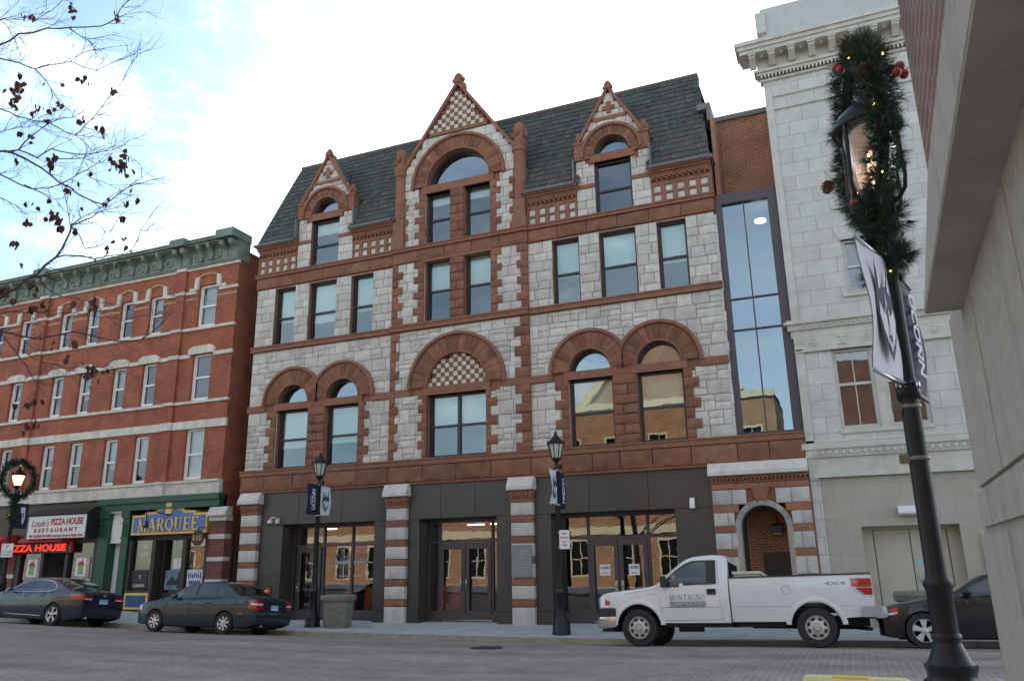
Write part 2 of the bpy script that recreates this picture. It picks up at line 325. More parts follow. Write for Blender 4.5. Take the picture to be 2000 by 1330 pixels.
    def lathe(s, cx, cy, prof, n=16, mi=0, smooth=True, axis='z', tone=1.0, ph=0.0, flute=0, caps=True):
        vs = []; fs = []
        for (r, h) in prof:
            for k in range(n):
                t = 2*pi*(k+ph)/n; q = r*(1-(flute if k % 2 else 0))
                if axis == 'z': vs.append((cx+q*cos(t), cy+q*sin(t), h))
                elif axis == 'y': vs.append((cx+q*cos(t), h, cy+q*sin(t)))
        for i in range(len(prof)-1):
            for k in range(n):
                q = (i*n+k, i*n+(k+1) % n, (i+1)*n+(k+1) % n, (i+1)*n+k)
                fs.append(q if axis == 'z' else q[::-1])
        if caps:
            fs.append(tuple(range(n-1, -1, -1)) if axis == 'z' else tuple(range(n)))
            e = tuple((len(prof)-1)*n+k for k in range(n)); fs.append(e if axis == 'z' else e[::-1])
        s.add(vs, fs, mi, tone, smooth)
    def grid(s, P, mi=0, smooth=True, tone=1.0, flip=False):
        nr, nc = len(P), len(P[0]); vs = [p for r in P for p in r]; fs = []
        for i in range(nr-1):
            for j in range(nc-1):
                q = (i*nc+j, i*nc+j+1, (i+1)*nc+j+1, (i+1)*nc+j); fs.append(q[::-1] if flip else q)
        s.add(vs, fs, mi, tone, smooth)
    def strips(s, xl, xr, z0, z1, holes, y0, y1, dz=None, mi=0):
        zs = {z0, z1}
        for h in holes:
            for z in (h[2], h[3]):
                if z0 < z < z1: zs.add(z)
        zs = sorted(zs)
        if dz:
            o = []
            for a, b in zip(zs, zs[1:]):
                n = max(1, int((b-a)/dz)); o += [a+(b-a)*i/n for i in range(n)]
            zs = o+[z1]
        for a, b in zip(zs, zs[1:]):
            m = (a+b)/2; L_, R_ = (xl(m), xr(m)) if callable(xl) else (xl, xr)
            cur = L_
            for h in sorted(h for h in holes if h[2] < m < h[3] and h[1] > L_ and h[0] < R_):
                if h[0] > cur: s.box(cur, h[0], y0, y1, a, b, mi)
                cur = max(cur, h[1])
            if cur < R_: s.box(cur, R_, y0, y1, a, b, mi)
    def build(s, name, mats, parent=None, sharp=None):
        if not isinstance(mats, (list, tuple)): mats = [mats]
        me = bpy.data.meshes.new(name)
        o = Vector(ORG.get(parent.name, (0, 0, 0))) if parent else Vector((0, 0, 0))
        K = s.K
        me.from_pydata([(x*K-o.x, y*K-o.y, z*K-o.z) for x, y, z in s.v], [], s.f)
        for m in mats: me.materials.append(m)
        me.polygons.foreach_set('material_index', s.m); me.polygons.foreach_set('use_smooth', s.sm)
        if any(t != 1.0 for t in s.t):
            at = me.attributes.new('tone', 'FLOAT_COLOR', 'CORNER')
            data = []
            for p, t in zip(me.polygons, s.t):
                c = t if isinstance(t, tuple) else (t, t, t)
                data += [c[0], c[1], c[2], 1.0]*p.loop_total
            at.data.foreach_set('color', data)
        else:
            at = me.attributes.new('tone', 'FLOAT_COLOR', 'CORNER'); at.data.foreach_set('color', [1.0]*(4*len(me.loops)))
        me.update()
        if sharp: me.set_sharp_from_angle(angle=radians(sharp))
        ob = bpy.data.objects.new(name, me); COL.objects.link(ob)
        if parent:
            ob.parent = parent; ORG[ob.name] = tuple(o)
        return ob
def tag(o, label=None, cat=None, group=None, kind=None):
    if label: o['label'] = label
    if cat: o['category'] = cat
    if group: o['group'] = group
    if kind: o['kind'] = kind
    return o
def thing(name, label, cat, loc=(0, 0, 0), group=None, local=False, rot=(0, 0, 0)):
    o = bpy.data.objects.new(name, None); COL.objects.link(o); o.location = loc; o.rotation_euler = rot; o.empty_display_size = .2
    ORG[o.name] = (0, 0, 0) if local else tuple(loc)
    return tag(o, label, cat, group)
def dup(root, loc, rot=None, label=None, group=None):
    r = root.copy(); COL.objects.link(r); r.location = loc
    if rot: r.rotation_euler = rot
    ORG[r.name] = ORG.get(root.name, (0, 0, 0))
    if label: r['label'] = label
    if group: r['group'] = group
    for ch in list(root.children):
        c = ch.copy(); COL.objects.link(c); c.parent = r
        for g in list(ch.children):
            d = g.copy(); COL.objects.link(d); d.parent = c
    return r
def text_mb(txt, h, at, xd=(1, 0, 0), zd=(0, 0, 1), depth=.006, bold=.0, K=1.0, width=None, align='CENTER', shear=0):
    """lettering as a mesh; at = centre of the baseline block; xd/zd = reading and up directions"""
    cu = bpy.data.curves.new('txt', 'FONT'); cu.body = txt; cu.size = 1; cu.resolution_u = 3; cu.offset = bold; cu.extrude = .001; cu.shear = shear
    ob = bpy.data.objects.new('txt', cu); me = bpy.data.meshes.new_from_object(ob)
    vs = [v.co.copy() for v in me.vertices]; fs = [tuple(p.vertices) for p in me.polygons]
    bpy.data.objects.remove(ob); bpy.data.curves.remove(cu); bpy.data.meshes.remove(me)
    mb = MB(K)
    if not vs: return mb
    x0 = min(v.x for v in vs); x1 = max(v.x for v in vs); y0 = min(v.y for v in vs); y1 = max(v.y for v in vs)
    sy = h/max(y1-y0, 1e-6); sx = (width/(x1-x0)) if width else sy
    xd, zd, at = Vector(xd), Vector(zd), Vector(at); nd = xd.cross(zd)
    out = [at+xd*((v.x-(x0+x1)/2)*sx)+zd*((v.y-(y0+y1)/2)*sy)+nd*(depth if v.z > 0 else 0) for v in vs]
    mb.add(out, fs); return mb
SERIF = {  # hand drawn thick-and-thin capitals: strokes (x0,z0,x1,z1,w) and bowls ('o',cx,cz,rx,rz,a0,a1,w)
 'M': (1.15, [(.12, 0, .14, 1, .07), (.16, 1, .56, .05, .17), (.56, .05, .95, 1, .06), (.98, 0, .98, 1, .17), (0, .02, .26, .02, .05), (.82, .02, 1.13, .02, .05), (0, .98, .2, .98, .05), (.95, .98, 1.13, .98, .05)]),
 'A': (1.0, [(.12, 0, .48, 1, .07), (.48, 1, .85, 0, .17), (.22, .34, .7, .34, .06), (0, .02, .26, .02, .05), (.7, .02, 1, .02, .05)]),
 'R': (.95, [(.2, 0, .2, 1, .17), ('o', .42, .74, .27, .23, -90, 90, .13), (.2, .97, .45, .97, .06), (.2, .51, .45, .51, .06), (.45, .5, .82, 0, .16), (.03, .02, .38, .02, .05), (.72, .02, .95, .02, .05), (.03, .98, .3, .98, .05)]),
 'Q': (1.0, [('o', .5, .5, .4, .45, 0, 360, .15), (.5, .15, .85, -.2, .13)]),
 'O': (1.0, [('o', .5, .5, .4, .46, 0, 360, .12)]),
 'U': (1.0, [(.2, .3, .2, 1, .17), ('o', .48, .32, .28, .28, 180, 360, .1), (.77, .3, .77, 1, .08), (.03, .98, .38, .98, .05), (.63, .98, .92, .98, .05)]),
 'E': (.85, [(.2, 0, .2, 1, .17), (.2, .97, .75, .97, .06), (.2, .03, .78, .03, .06), (.2, .52, .6, .52, .06), (.75, .78, .75, 1, .06), (.78, 0, .78, .25, .06), (.6, .4, .6, .64, .05), (.03, .02, .3, .02, .05), (.03, .98, .3, .98, .05)]),
 'N': (1.1, [(.15, 0, .15, 1, .07), (.15, 1, .92, 0, .17), (.93, 0, .93, 1, .07), (.02, .02, .3, .02, .05), (.78, .98, 1.06, .98, .05), (0, .98, .2, .98, .05)]),
 'T': (.95, [(.47, 0, .47, 1, .16), (.06, .97, .88, .97, .06), (.07, .76, .07, 1, .05), (.87, .76, .87, 1, .05), (.3, .02, .64, .02, .05)]),
 'G': (1.0, [('o', .52, .5, .41, .46, 45, 320, .12), (.84, .05, .84, .42, .13), (.65, .42, .98, .42, .05)]),
 'B': (.9, [(.2, 0, .2, 1, .17), ('o', .42, .75, .26, .23, -90, 90, .13), ('o', .42, .26, .3, .25, -90, 90, .14), (.05, .97, .45, .97, .06), (.2, .51, .45, .51, .05), (.05, .03, .45, .03, .06)]),
}
def serif_mb(txt, h, at, width, xd=(1, 0, 0), zd=(0, 0, 1), depth=.01, K=1.0, gap=.12, bold=1.0):
    mb = MB(K); xd, zd, at = Vector(xd), Vector(zd), Vector(at); nd = xd.cross(zd)
    tot = sum(SERIF[c][0]+gap for c in txt)-gap; sx = width/tot; cx = 0
    def P(x, z, d=0): return at+xd*((x-tot/2)*sx)+zd*((z-.5)*h)+nd*d
    q = 0
    for c in txt:
        w, st = SERIF[c]
        for e in st:
            q += 1; dd = depth+(q % 5)*depth*.05
            if e[0] == 'o':
                _, ox, oz, rx, rz, a0, a1, wd = e; n = 14; wd *= bold; inner = []; outer = []
                for i in range(n+1):
                    a = radians(lerp(a0, a1, i/n)); k = wd*(.45+.55*abs(cos(a)))/2
                    outer.append((cx+ox+cos(a)*(rx+k), oz+sin(a)*(rz+k*.6))); inner.append((cx+ox+cos(a)*(rx-k), oz+sin(a)*(rz-k*.6)))
                vs = [P(*p, dd) for p in outer]+[P(*p, dd) for p in inner]
                mb.add(vs, [(i, i+1, n+2+i, n+1+i) for i in range(n)])
            else:
                x0, z0, x1, z1, wd = e; wd *= bold
                if abs(z1-z0) > abs(x1-x0)*.3: o = (wd/2, 0)
                else: o = (0, wd/2)
                vs = [P(cx+x0-o[0], z0-o[1], dd), P(cx+x1-o[0], z1-o[1], dd), P(cx+x1+o[0], z1+o[1], dd), P(cx+x0+o[0], z0+o[1], dd)]
                mb.add(vs, [(0, 1, 2, 3)])
        cx += w+gap
    return mb
def join(*mbs):
    a = mbs[0]
    for b in mbs[1:]: a.add(b.v, b.f)
    return a
#--PART2
# ------------------------------------------------------------------ street (metres)
def interp(tab, x):
    if x <= tab[0][0]: return tab[0][1]
    for (a, va), (b, vb) in zip(tab, tab[1:]):
        if x <= b:
            t = (x-a)/(b-a); return lerp(va, vb, t)
    return tab[-1][1]
KERB = -3.45
def zc(x): return interp([(-60, .6), (-25, .3), (-10, .13), (-4.8, .06), (-1, -.055), (2.5, -.145), (7, -.185), (12, -.215), (15.7, -.215), (19.8, -.16), (24, -.10), (60, 0)], x)
def road_z(x, y): return zc(x)+.35*(1-math.exp(-max(0, KERB-y)/2.6))
def walk_z(x, y):
    s0 = 0 if x > 0 else min(.06*-x, .75)
    return lerp(s0, zc(x)+.15, min(1, max(0, y/KERB)))
xs = [-120, -80, -60, -45, -35, -28, -22]+[-18+i for i in range(0, 50)]+[36, 45, 60, 90, 120]
def sheet(name, f, ys, m, x=xs):
    mb = MB(1); mb.grid([[(a, b, f(a, b)) for a in x] for b in ys]); return tag(mb.build(name, m), kind='structure')
sheet('road', road_z, [KERB+.02, -3.8, -4.3, -4.9, -5.6, -6.4, -7.4, -8.6, -10, -12, -15.35][::-1], road_mat)
sheet('pavement', walk_z, [KERB-.0, -2.6, -1.7, -.8, 1.4][::-1][::-1], paving)
nearz = lambda x, y: road_z(x, -15)+.12
sheet('near_pavement', nearz, [-60, -40, -27, -20, -17, -15.58], paving)
mb = MB(1)
for i in range(len(xs)-1):
    a, b = xs[i], xs[i+1]
    n = max(1, int((b-a)/1.7))
    for k in range(n):
        p, q = lerp(a, b, k/n)+.004, lerp(a, b, (k+1)/n)-.004
        for (y0, y1, base, top) in ((KERB-.16, KERB, road_z, lambda x, y: walk_z(x, KERB)+.004), (-15.6, -15.42, road_z, lambda x, y: nearz(x, y)+.004)):
            e = .02 if y0 > -10 else 0
            vs = [(p, y0, -.6), (q, y0, -.6), (q, y1, -.6), (p, y1, -.6), (p, y0+e, top(p, y0)), (q, y0+e, top(q, y0)), (q, y1, top(q, y1)), (p, y1, top(p, y1))]
            mb.add(vs, [(0, 1, 5, 4), (1, 2, 6, 5), (2, 3, 7, 6), (3, 0, 4, 7), (4, 5, 6, 7)])
tag(mb.build('kerb', granite), kind='structure')
mb = MB(1); mb.grid([[(-900, -900, -.75), (900, -900, -.75)], [(-900, 900, -.75), (900, 900, -.75)]])
tag(mb.build('ground', paving), kind='structure')
mh = MB(1); cx, cy = 12.01*U, -6.74*U; pts = [(cx+.36*cos(2*pi*k/24), cy+.36*sin(2*pi*k/24)) for k in range(24)]
vs = [(x, y, road_z(x, y)+.012) for x, y in pts]+[(cx+(x-cx)*.85, cy+(y-cy)*.85, road_z(x, y)+.012) for x, y in pts]+[(cx+(x-cx)*.84, cy+(y-cy)*.84, road_z(x, y)+.004) for x, y in pts]
mh.add(vs, [(k, (k+1) % 24, (k+1) % 24+24, k+24) for k in range(24)]+[(k+24, (k+1) % 24+24, (k+1) % 24+48, k+48) for k in range(24)]+[tuple(range(48, 72))])
for k in range(-3, 4): mh.box(cx-.24, cx+.24, cy+k*.08-.012, cy+k*.08+.012, road_z(cx, cy)-.02, road_z(cx, cy)+.013)
tag(mh.build('manhole_cover', cast_iron), 'round iron manhole cover set in the brick road', 'manhole cover')

# ------------------------------------------------------------------ the stone building (u units)
B = thing('stone_building', 'four storey red and white stone building with slate mansard roof and pointed gables', 'building', (0, 0, 0))
wall = MB(); wb = MB(); trim = MB(); smooth = MB()
def merge(a, b):
    k = len(a.v); a.v += b.v; a.f += [tuple(i+k for i in f) for f in b.f]; a.m += [1]*len(b.f); a.t += b.t; a.sm += b.sm; return a
def flush(name):
    global trim, smooth
    if trim.v and smooth.v:
        merge(trim, smooth).build(name, [red_rock, red_smooth], B, 45)
    elif trim.v: trim.build(name, red_rock, B, 50)
    elif smooth.v: smooth.build(name, red_smooth, B, 40)
    trim = MB(); smooth = MB()
# openings: rectangles (x0,x1,z0,z1) and arches (cx, zspring, r_mid, r_in)
RECT = []; ARC = []
L1 = [(1.22, 2.48), (3.18, 4.46)]; R1 = [(11.66, 12.97), (13.68, 14.98)]
for a, b in L1+R1:
    RECT.append((a, b, 4.75, 6.73))
AC = [(1.85, .61, 1.24), (3.82, .62, 1.24), (12.315, .62, 1.24), (14.33, .63, 1.24)]
for c, r, R in AC: ARC.append((c, 6.97, r, R))
RECT.append((7.02, 9.03, 4.75, 6.71)); ARC.append((8.03, 6.97, 1.02, 1.69))
L3 = [(.79, 1.66), (2.25, 3.38), (3.98, 4.85)]; C3 = [(6.87, 7.78), (8.29, 9.22)]; R3 = [(11.27, 12.13), (12.77, 13.89), (14.53, 15.38)]
for a, b in L3+R3: RECT.append((a, b, 9.08, 11.18))
for a, b in C3: RECT.append((a, b, 9.13, 11.25))
for a, b in C3: RECT.append((a, b, 11.78, 13.63))
ARC.append((8.07, 13.9, 1.14, 1.72))
LD, RD = (2.22, 3.40), (12.74, 13.89)
for a, b in (LD, RD): RECT.append((a, b, 11.76, 13.52)); ARC.append(((a+b)/2, 13.78, .56, .97))
HOLES = RECT+[(c-r-.02, c+r+.02, z, z+r+.02) for c, z, r, R in ARC]
def blocks(x0, x1, z0, z1, mode='coursed', yf=0.0, lim=None):
    z = z0; k = 0
    while z < z1-.03:
        h = random.choice((.36, .40, .44)) if mode == 'ashlar' else random.choice((.26, .29, .33))
        if z1-z-h < .14: h = z1-z
        m = z+h/2; A, C = lim(m) if lim else (x0, x1)
        x = A; first = True
        while x < C-.02:
            w = random.uniform(.34, .62) if mode == 'ashlar' else random.uniform(.32, .56)
            if first and k % 2: w *= .6
            first = False
            if C-x-w < .2: w = C-x
            if mode == 'ashlar' and random.random() < .55 and w > .3:
                s = random.choice((.38, .5, .62)); 
                if random.random() < .5: sub = [(x, x+w, z, z+h*s), (x, x+w, z+h*s, z+h)]
                else:
                    u = random.uniform(.4, .6); sub = [(x, x+w*u, z, z+h*s), (x+w*u, x+w, z, z+h*s), (x, x+w, z+h*s, z+h)]
            else: sub = [(x, x+w, z, z+h)]
            for r in sub: place(r, yf)
            x += w
        z += h; k += 1
EXCL = [(2.48, 3.18, 4.7, 6.75), (12.97, 13.68, 4.7, 6.75), (7.78, 8.29, 9.1, 11.3), (7.78, 8.29, 11.7, 13.65)]
def place(r, yf, dep=0):
    for h in RECT+EXCL:
        if r[0] < h[1]-.001 and r[1] > h[0]+.001 and r[2] < h[3]-.001 and r[3] > h[2]+.001:
            ps = [(r[0], min(r[1], h[0]), r[2], r[3]), (max(r[0], h[1]), r[1], r[2], r[3]), (max(r[0], h[0]), min(r[1], h[1]), r[2], h[2]), (max(r[0], h[0]), min(r[1], h[1]), h[3], r[3])]
            for p in ps:
                if p[1]-p[0] > .03 and p[3]-p[2] > .03: place(p, yf, dep)
            return
    for c, zs, ri, R in ARC:
        mid = (ri+R)/2
        pts = [(x, z) for x in (r[0], (r[0]+r[1])/2, r[1]) for z in (r[2], r[3])]
        ins = [hypot(x-c, z-zs) < mid and z > zs-.25 for x, z in pts]
        if all(ins): return
        if any(ins):
            if dep > 2: return
            if r[1]-r[0] > r[3]-r[2]: m = (r[0]+r[1])/2; place((r[0], m, r[2], r[3]), yf, dep+1); place((m, r[1], r[2], r[3]), yf, dep+1)
            else: m = (r[2]+r[3])/2; place((r[0], r[1], r[2], m), yf, dep+1); place((r[0], r[1], m, r[3]), yf, dep+1)
            return
    g = random.uniform(.80, 1.10); t = (g, g*random.uniform(.97, 1.0), g*random.uniform(.92, 1.0))
    wall.rock(*r, yf, .034, t)
YC = -.06     # the middle bay stands a little forward
for (a, b) in ((0.0, 5.70), (10.45, 16.2)):
    blocks(a, b, 4.73, 6.74, 'ashlar'); blocks(a, b, 6.96, 8.88, 'ashlar'); blocks(a, b, 9.07, 11.22)
blocks(5.7, 10.45, 4.73, 6.74, 'ashlar', YC); blocks(5.7, 10.45, 6.96, 8.88, 'ashlar', YC); blocks(5.7, 10.45, 9.07, 11.25, 'c', YC); blocks(6.05, 10.05, 11.78, 13.88, 'c', YC)
GA = (8.08, 17.52); GS = (17.52-14.66)/2.03
glim = lambda z: (8.08-min(2.03, (17.52-z)/GS), 8.08+min(2.03, (17.52-z)/GS))
blocks(6, 10, 13.9, 15.72, 'c', YC, glim)
for (a, b) in ((1.67, 4.0), (12.15, 14.47)):
    c = (a+b)/2; dl = lambda z, a=a, b=b, c=c: (max(a, c-(15.95-z)*.625), min(b, c+(15.95-z)*.625))
    blocks(a, b, 11.77, 12.70, 'c', -.03); blocks(a, b, 12.82, 13.66, 'c', -.03)
    blocks(a, b, 14.1, 15.85, 'c', -.03, dl)
# backing walls with real openings
for (a, b, y) in ((0, 5.7, .03), (10.45, 16.2, .03), (5.7, 10.45, -.03)):
    wb.strips(a, b, 4.02, 11.77 if y > 0 else 13.9, HOLES, y, y+.34)
wb.strips(lambda z: glim(z)[0]+.05, lambda z: glim(z)[1]-.05, 13.9, 17.4, HOLES, -.03, .3, .12)
for (a, b) in ((1.67, 4.0), (12.15, 14.47)):
    c = (a+b)/2
    wb.strips(a+.02, b-.02, 11.77, 13.78, HOLES, 0, .3)
    wb.strips(lambda z: max(a+.02, c-(15.9-z)*.62), lambda z: min(b-.02, c+(15.9-z)*.62), 13.78, 15.8, HOLES, 0, .3, .12)
wb.build('wall_core', red_smooth, B)
# red jambs: dressed reveal of each lower opening
# ledge over the shop fronts, sills and bands
x = 0.0
segs = [-.03, .95, 2.1, 3.3, 4.55, 5.7, 6.9, 8.05, 9.2, 10.47, 11.4, 12.3, 13.1, 14.0, 15.05, 16.25, 17.05, 17.92]
for a, b in zip(segs, segs[1:]):
    g = random.uniform(.85, 1.15); trim.rock(a, b, 4.05, 4.56, -.12, .055, g, back=.3)
smooth.box(-.05, 17.93, -.17, .05, 4.56, 4.73); smooth.box(-.06, 17.94, -.2, .02, 4.70, 4.745)
smooth.box(-.02, 17.92, -.10, .3, 3.99, 4.05)
flush('stone_ledge')
def band(x0, x1, z0, z1, y): smooth.box(x0, x1, y, .1, z0, z1)
def cut(x0, x1, gaps):
    out = []; c = x0
    for a, b in sorted(gaps):
        if a > c: out.append((c, min(a, x1)))
        c = max(c, b)
    if c < x1: out.append((c, x1))
    return out
for a, b in cut(-.03, 16.24, [(c-R+.1, c+R-.1) for c, z, r, R in ARC if z < 7]): band(a, b, 6.745, 6.96, -.075); flush('spring_band')
for a, b in [(-.04, 5.66), (10.5, 16.26)]: smooth.box(a, b, -.11, .1, 8.89, 9.07); smooth.box(a, b, -.14, .1, 9.03, 9.075); flush('sill_band')
smooth.box(5.66, 10.5, -.17, .1, 8.90, 9.075); smooth.box(5.66, 10.5, -.2, .1, 9.045, 9.11); flush('sill_band')
for a0, b0, y in ((-.03, 5.66, -.05), (10.5, 16.24, -.05), (5.66, 10.5, -.11)):
    n = int((b0-a0)/.85)
    for k in range(n):
        trim.rock(lerp(a0, b0, k/n), lerp(a0, b0, (k+1)/n), 11.24, 11.64, y, .04, random.uniform(.85, 1.12), back=.12)
    smooth.box(a0-.02, b0+.02, y-.07, .1, 11.645, 11.74); smooth.box(a0-.04, b0+.04, y-.1, .1, 11.74, 11.78); flush('string_course')
# arches
def arch(c, zs, r, R, y, n, xlim=None, mould=True, foot=.06):
    trim.ring(c, zs, r, R-.09, y, .3, n, 0, pi, .05, xlim, tones=(.72, 1.18))
    if mould:
        smooth.ring(c, zs, R-.09, R, y-.075, .05, 18, -foot/R, pi+foot/R, 0, xlim, tones=(.9, 1.05), gap=0, sub=2)
        smooth.ring(c, zs, r-.0, r+.05, y-.03, .3, 14, 0, pi, 0, None, tones=(.9, 1.05), gap=0, sub=2)
    flush('stone_arch')
for i, (c, r, R) in enumerate(AC):
    v = 2.835 if i < 2 else 13.31
    arch(c, 6.97, r, R, -.05, 15, (-9, v) if i % 2 == 0 else (v, 99))
arch(8.03, 6.97, 1.02, 1.69, -.11, 19); arch(8.07, 13.9, 1.14, 1.72, -.12, 23)
for a, b in (LD, RD): arch((a+b)/2, 13.78, .56, .97, -.08, 15)
# lintel transoms between window and lunette
def lintel(a, b, z0, z1, y=-.03): smooth.box(a-.14, b+.14, y, .3, z0, z1); flush('lintel')
for a, b in L1+R1: lintel(a, b, 6.73, 6.97, -.05)
lintel(7.02, 9.03, 6.71, 6.97, -.1); lintel(6.87, 9.22, 13.63, 13.9, -.11); lintel(*LD, 13.52, 13.78, -.06); lintel(*RD, 13.52, 13.78, -.06)
# rock faced red piers and quoins
def quoins(x0, xa, xb, z0, z1, y, h=.3, ph=0, side=1):
    n = max(1, round((z1-z0)/h)); hh = (z1-z0)/n
    for k in range(n):
        e = xa if (k+ph) % 2 else xb
        a, b = (x0, e) if e > x0 else (e, x0)
        trim.rock(a, b, z0+k*hh, z0+(k+1)*hh, y, .045, random.uniform(.82, 1.15), back=.12)
    flush('quoins')
def pier(x0, x1, z0, z1, y, h=.3):
    n = max(1, round((z1-z0)/h)); hh = (z1-z0)/n
    for k in range(n):
        c = x0+(x1-x0)*random.choice((.4, .5, .6))
        if k % 2 and x1-x0 > .45:
            trim.rock(x0, c, z0+k*hh, z0+(k+1)*hh, y, .05, random.uniform(.82, 1.12), back=.1); trim.rock(c, x1, z0+k*hh, z0+(k+1)*hh, y, .05, random.uniform(.82, 1.12), back=.1)
        else: trim.rock(x0, x1, z0+k*hh, z0+(k+1)*hh, y, .05, random.uniform(.82, 1.12), back=.1)
    flush('rock_pier')
for (a, b), (c, d) in ((L1[0], L1[1]), (R1[0], R1[1])):
    quoins(a-.005, a-.25, a-.43, 4.74, 6.74, -.035, .29); quoins(d+.005, d+.25, d+.43, 4.74, 6.74, -.035, .29, 1); pier(b+.005, c-.005, 4.74, 6.74, -.03)
    m = (b+c)/2; trim.rock(m-.24, m+.24, 6.97, 7.28, -.03, .05); trim.rock(m-.33, m+.33, 6.72, 6.98, -.03, .03); flush('arch_springer')
quoins(7.02, 6.70, 6.84, 4.74, 6.74, -.09, .29); quoins(9.03, 9.2, 9.42, 4.74, 6.74, -.09, .29, 1)
for z0, z1 in ((4.74, 6.74), (6.97, 8.88)):
    quoins(5.66, 5.86, 5.99, z0, z1, -.10, .3, 1); quoins(10.49, 10.2, 10.0, z0, z1, -.10, .3, 0)
quoins(5.66, 5.88, 6.06, 9.1, 11.24, -.10, .27); quoins(10.49, 10.25, 10.12, 9.1, 11.24, -.10, .27, 1)
for z0, z1 in ((9.13, 11.25), (11.79, 13.64)):
    pier(C3[0][1]+.005, C3[1][0]-.005, z0, z1, -.09); quoins(6.865, 6.46, 6.62, z0, z1, -.09, .27); quoins(9.225, 9.46, 9.62, z0, z1, -.09, .27, 1)
    if z0 > 11: quoins(6.05, 6.12, 6.22, z0, z1, -.09, .27, 1); quoins(10.08, 10.02, 9.9, z0, z1, -.09, .27)
smooth.box(6.8, 9.3, -.13, .1, 11.18, 11.255); flush('lintel')
for (a, b) in ((1.67, 4.0), (12.15, 14.47)): w = LD if a < 5 else RD; smooth.box(a-.01, w[0], -.06, -.0, 12.70, 12.82); flush('dormer_band'); smooth.box(w[1], b+.01, -.06, -.0, 12.70, 12.82); flush('dormer_band')
# dormer fronts: side blocks with small finials, belt, cross, raking coping
def coping(cx, za, zf, hw, y0, y1, w):
    for s in (-1, 1):
        dx, dz = hw, za-zf; l = hypot(dx, dz); nx_, nz_ = dz/l*w, dx/l*w
        smooth.prism([(cx, za), (cx, za+w*1.05*l/dx), (cx+s*(hw+nx_), zf+nz_), (cx+s*hw, zf)], y0, y1)
def ballfin(x, z, y, r=.1):
    for q in ((0, 0),): smooth.lathe(x, y, [(r*1.0, z), (r*1.25, z+.04), (r*.8, z+.1), (r*1.05, z+.2), (r*.9, z+.32), (r*.4, z+.4)], 10)
    for s in ((-1, 0), (1, 0), (0, -1)): smooth.lathe(x+s[0]*r*1.15, y+s[1]*r*1.15, [(.02, z+.08), (.05, z+.12), (.045, z+.19), (.01, z+.22)], 8)
for (a, b) in ((1.67, 4.0), (12.15, 14.47)):
    c = (a+b)/2
    for s, x0, x1 in ((-1, a-.02, a+.26), (1, b-.26, b+.02)):
        smooth.box(x0, x1, -.10, .2, 13.66, 14.22); smooth.box(x0-.03, x1+.03, -.13, .2, 14.2, 14.27)
        ballfin((x0+x1)/2, 14.27, .02, .10)
        trim.rock(x0+.02 if s < 0 else b-.5, a+.5 if s < 0 else x1-.02, 13.66, 14.0, -.075, .02)
    coping(c, 15.93, 14.26, 1.0, -.13, .22, .085)
    smooth.box(c-.53, c+.53, -.083, 0, 14.9, 15.02)
    smooth.box(c-.20, c+.20, -.085, 0, 15.24, 15.37); smooth.box(c-.065, c+.065, -.09, 0, 15.1, 15.51)
    smooth.box(c-.09, c+.09, -.17, .3, 15.93, 16.1); smooth.lathe(c, -.02, [(.07, 16.05), (.13, 16.12), (.10, 16.2), (.05, 16.27)], 10)
    smooth.tube([(c-.15, -.03, 16.04), (c+.15, -.03, 16.04)], .06, 8)
    flush('dormer_trim')
coping(8.08, 17.5, 14.66, 2.0, -.18, .25, .10)
smooth.box(7.0, 9.16, -.12, .1, 15.73, 15.85)
smooth.box(7.96, 8.2, -.22, .35, 17.55, 17.75); smooth.lathe(8.08, -.05, [(.09, 17.7), (.17, 17.8), (.13, 17.9), (.06, 17.98)], 12); smooth.tube([(7.86, -.06, 17.72), (8.3, -.06, 17.72)], .075, 8); flush('gable_coping')
# checkerboards
def checker(inside, x0, z0, n, m, d, y):
    for j in range(m):
        for i in range(n):
            xa, za = x0+i*d, z0+j*d
            if not inside(xa+d/2, za+d/2): continue
            t = random.uniform(.92, 1.1)
            if (i+j) % 2: trim.rock(xa, xa+d, za, za+d, y, .015, t, .004)
            else: wall.rock(xa, xa+d, za, za+d, y-.012, .02, (t, t, t*.97), .004)
checker(lambda x, z: abs(x-8.08) < (17.44-z)/GS*.98-.02 , 8.08-7*.157, 15.85, 14, 10, .157, -.075)
flush('checkerboard')
checker(lambda x, z: hypot(x-8.03, z-6.97) < 1.0, 8.03-7*.147, 6.97, 14, 7, .147, .02)
flush('checkerboard')
# columns flanking the middle gable
for x in (5.88, 10.27):
    smooth.box(x-.23, x+.23, -.22, .2, 11.78, 12.2); smooth.box(x-.2, x+.2, -.19, .2, 12.2, 12.75)
    smooth.lathe(x, -.02, [(.20, 12.75), (.2, 13.4), (.205, 13.42), (.2, 13.44), (.2, 14.42), (.25, 14.47), (.25, 14.55), (.22, 14.58), (.25, 14.68), (.25, 14.8), (.21, 14.84), (.17, 14.95), (.19, 15.15), (.21, 15.3), (.15, 15.46), (.05, 15.55)], 16)
    for s in ((-1, 0), (1, 0), (0, -1)): smooth.lathe(x+s[0]*.23, -.02+s[1]*.23, [(.03, 14.98), (.075, 15.04), (.07, 15.14), (.015, 15.19)], 8)
    flush('gable_column')
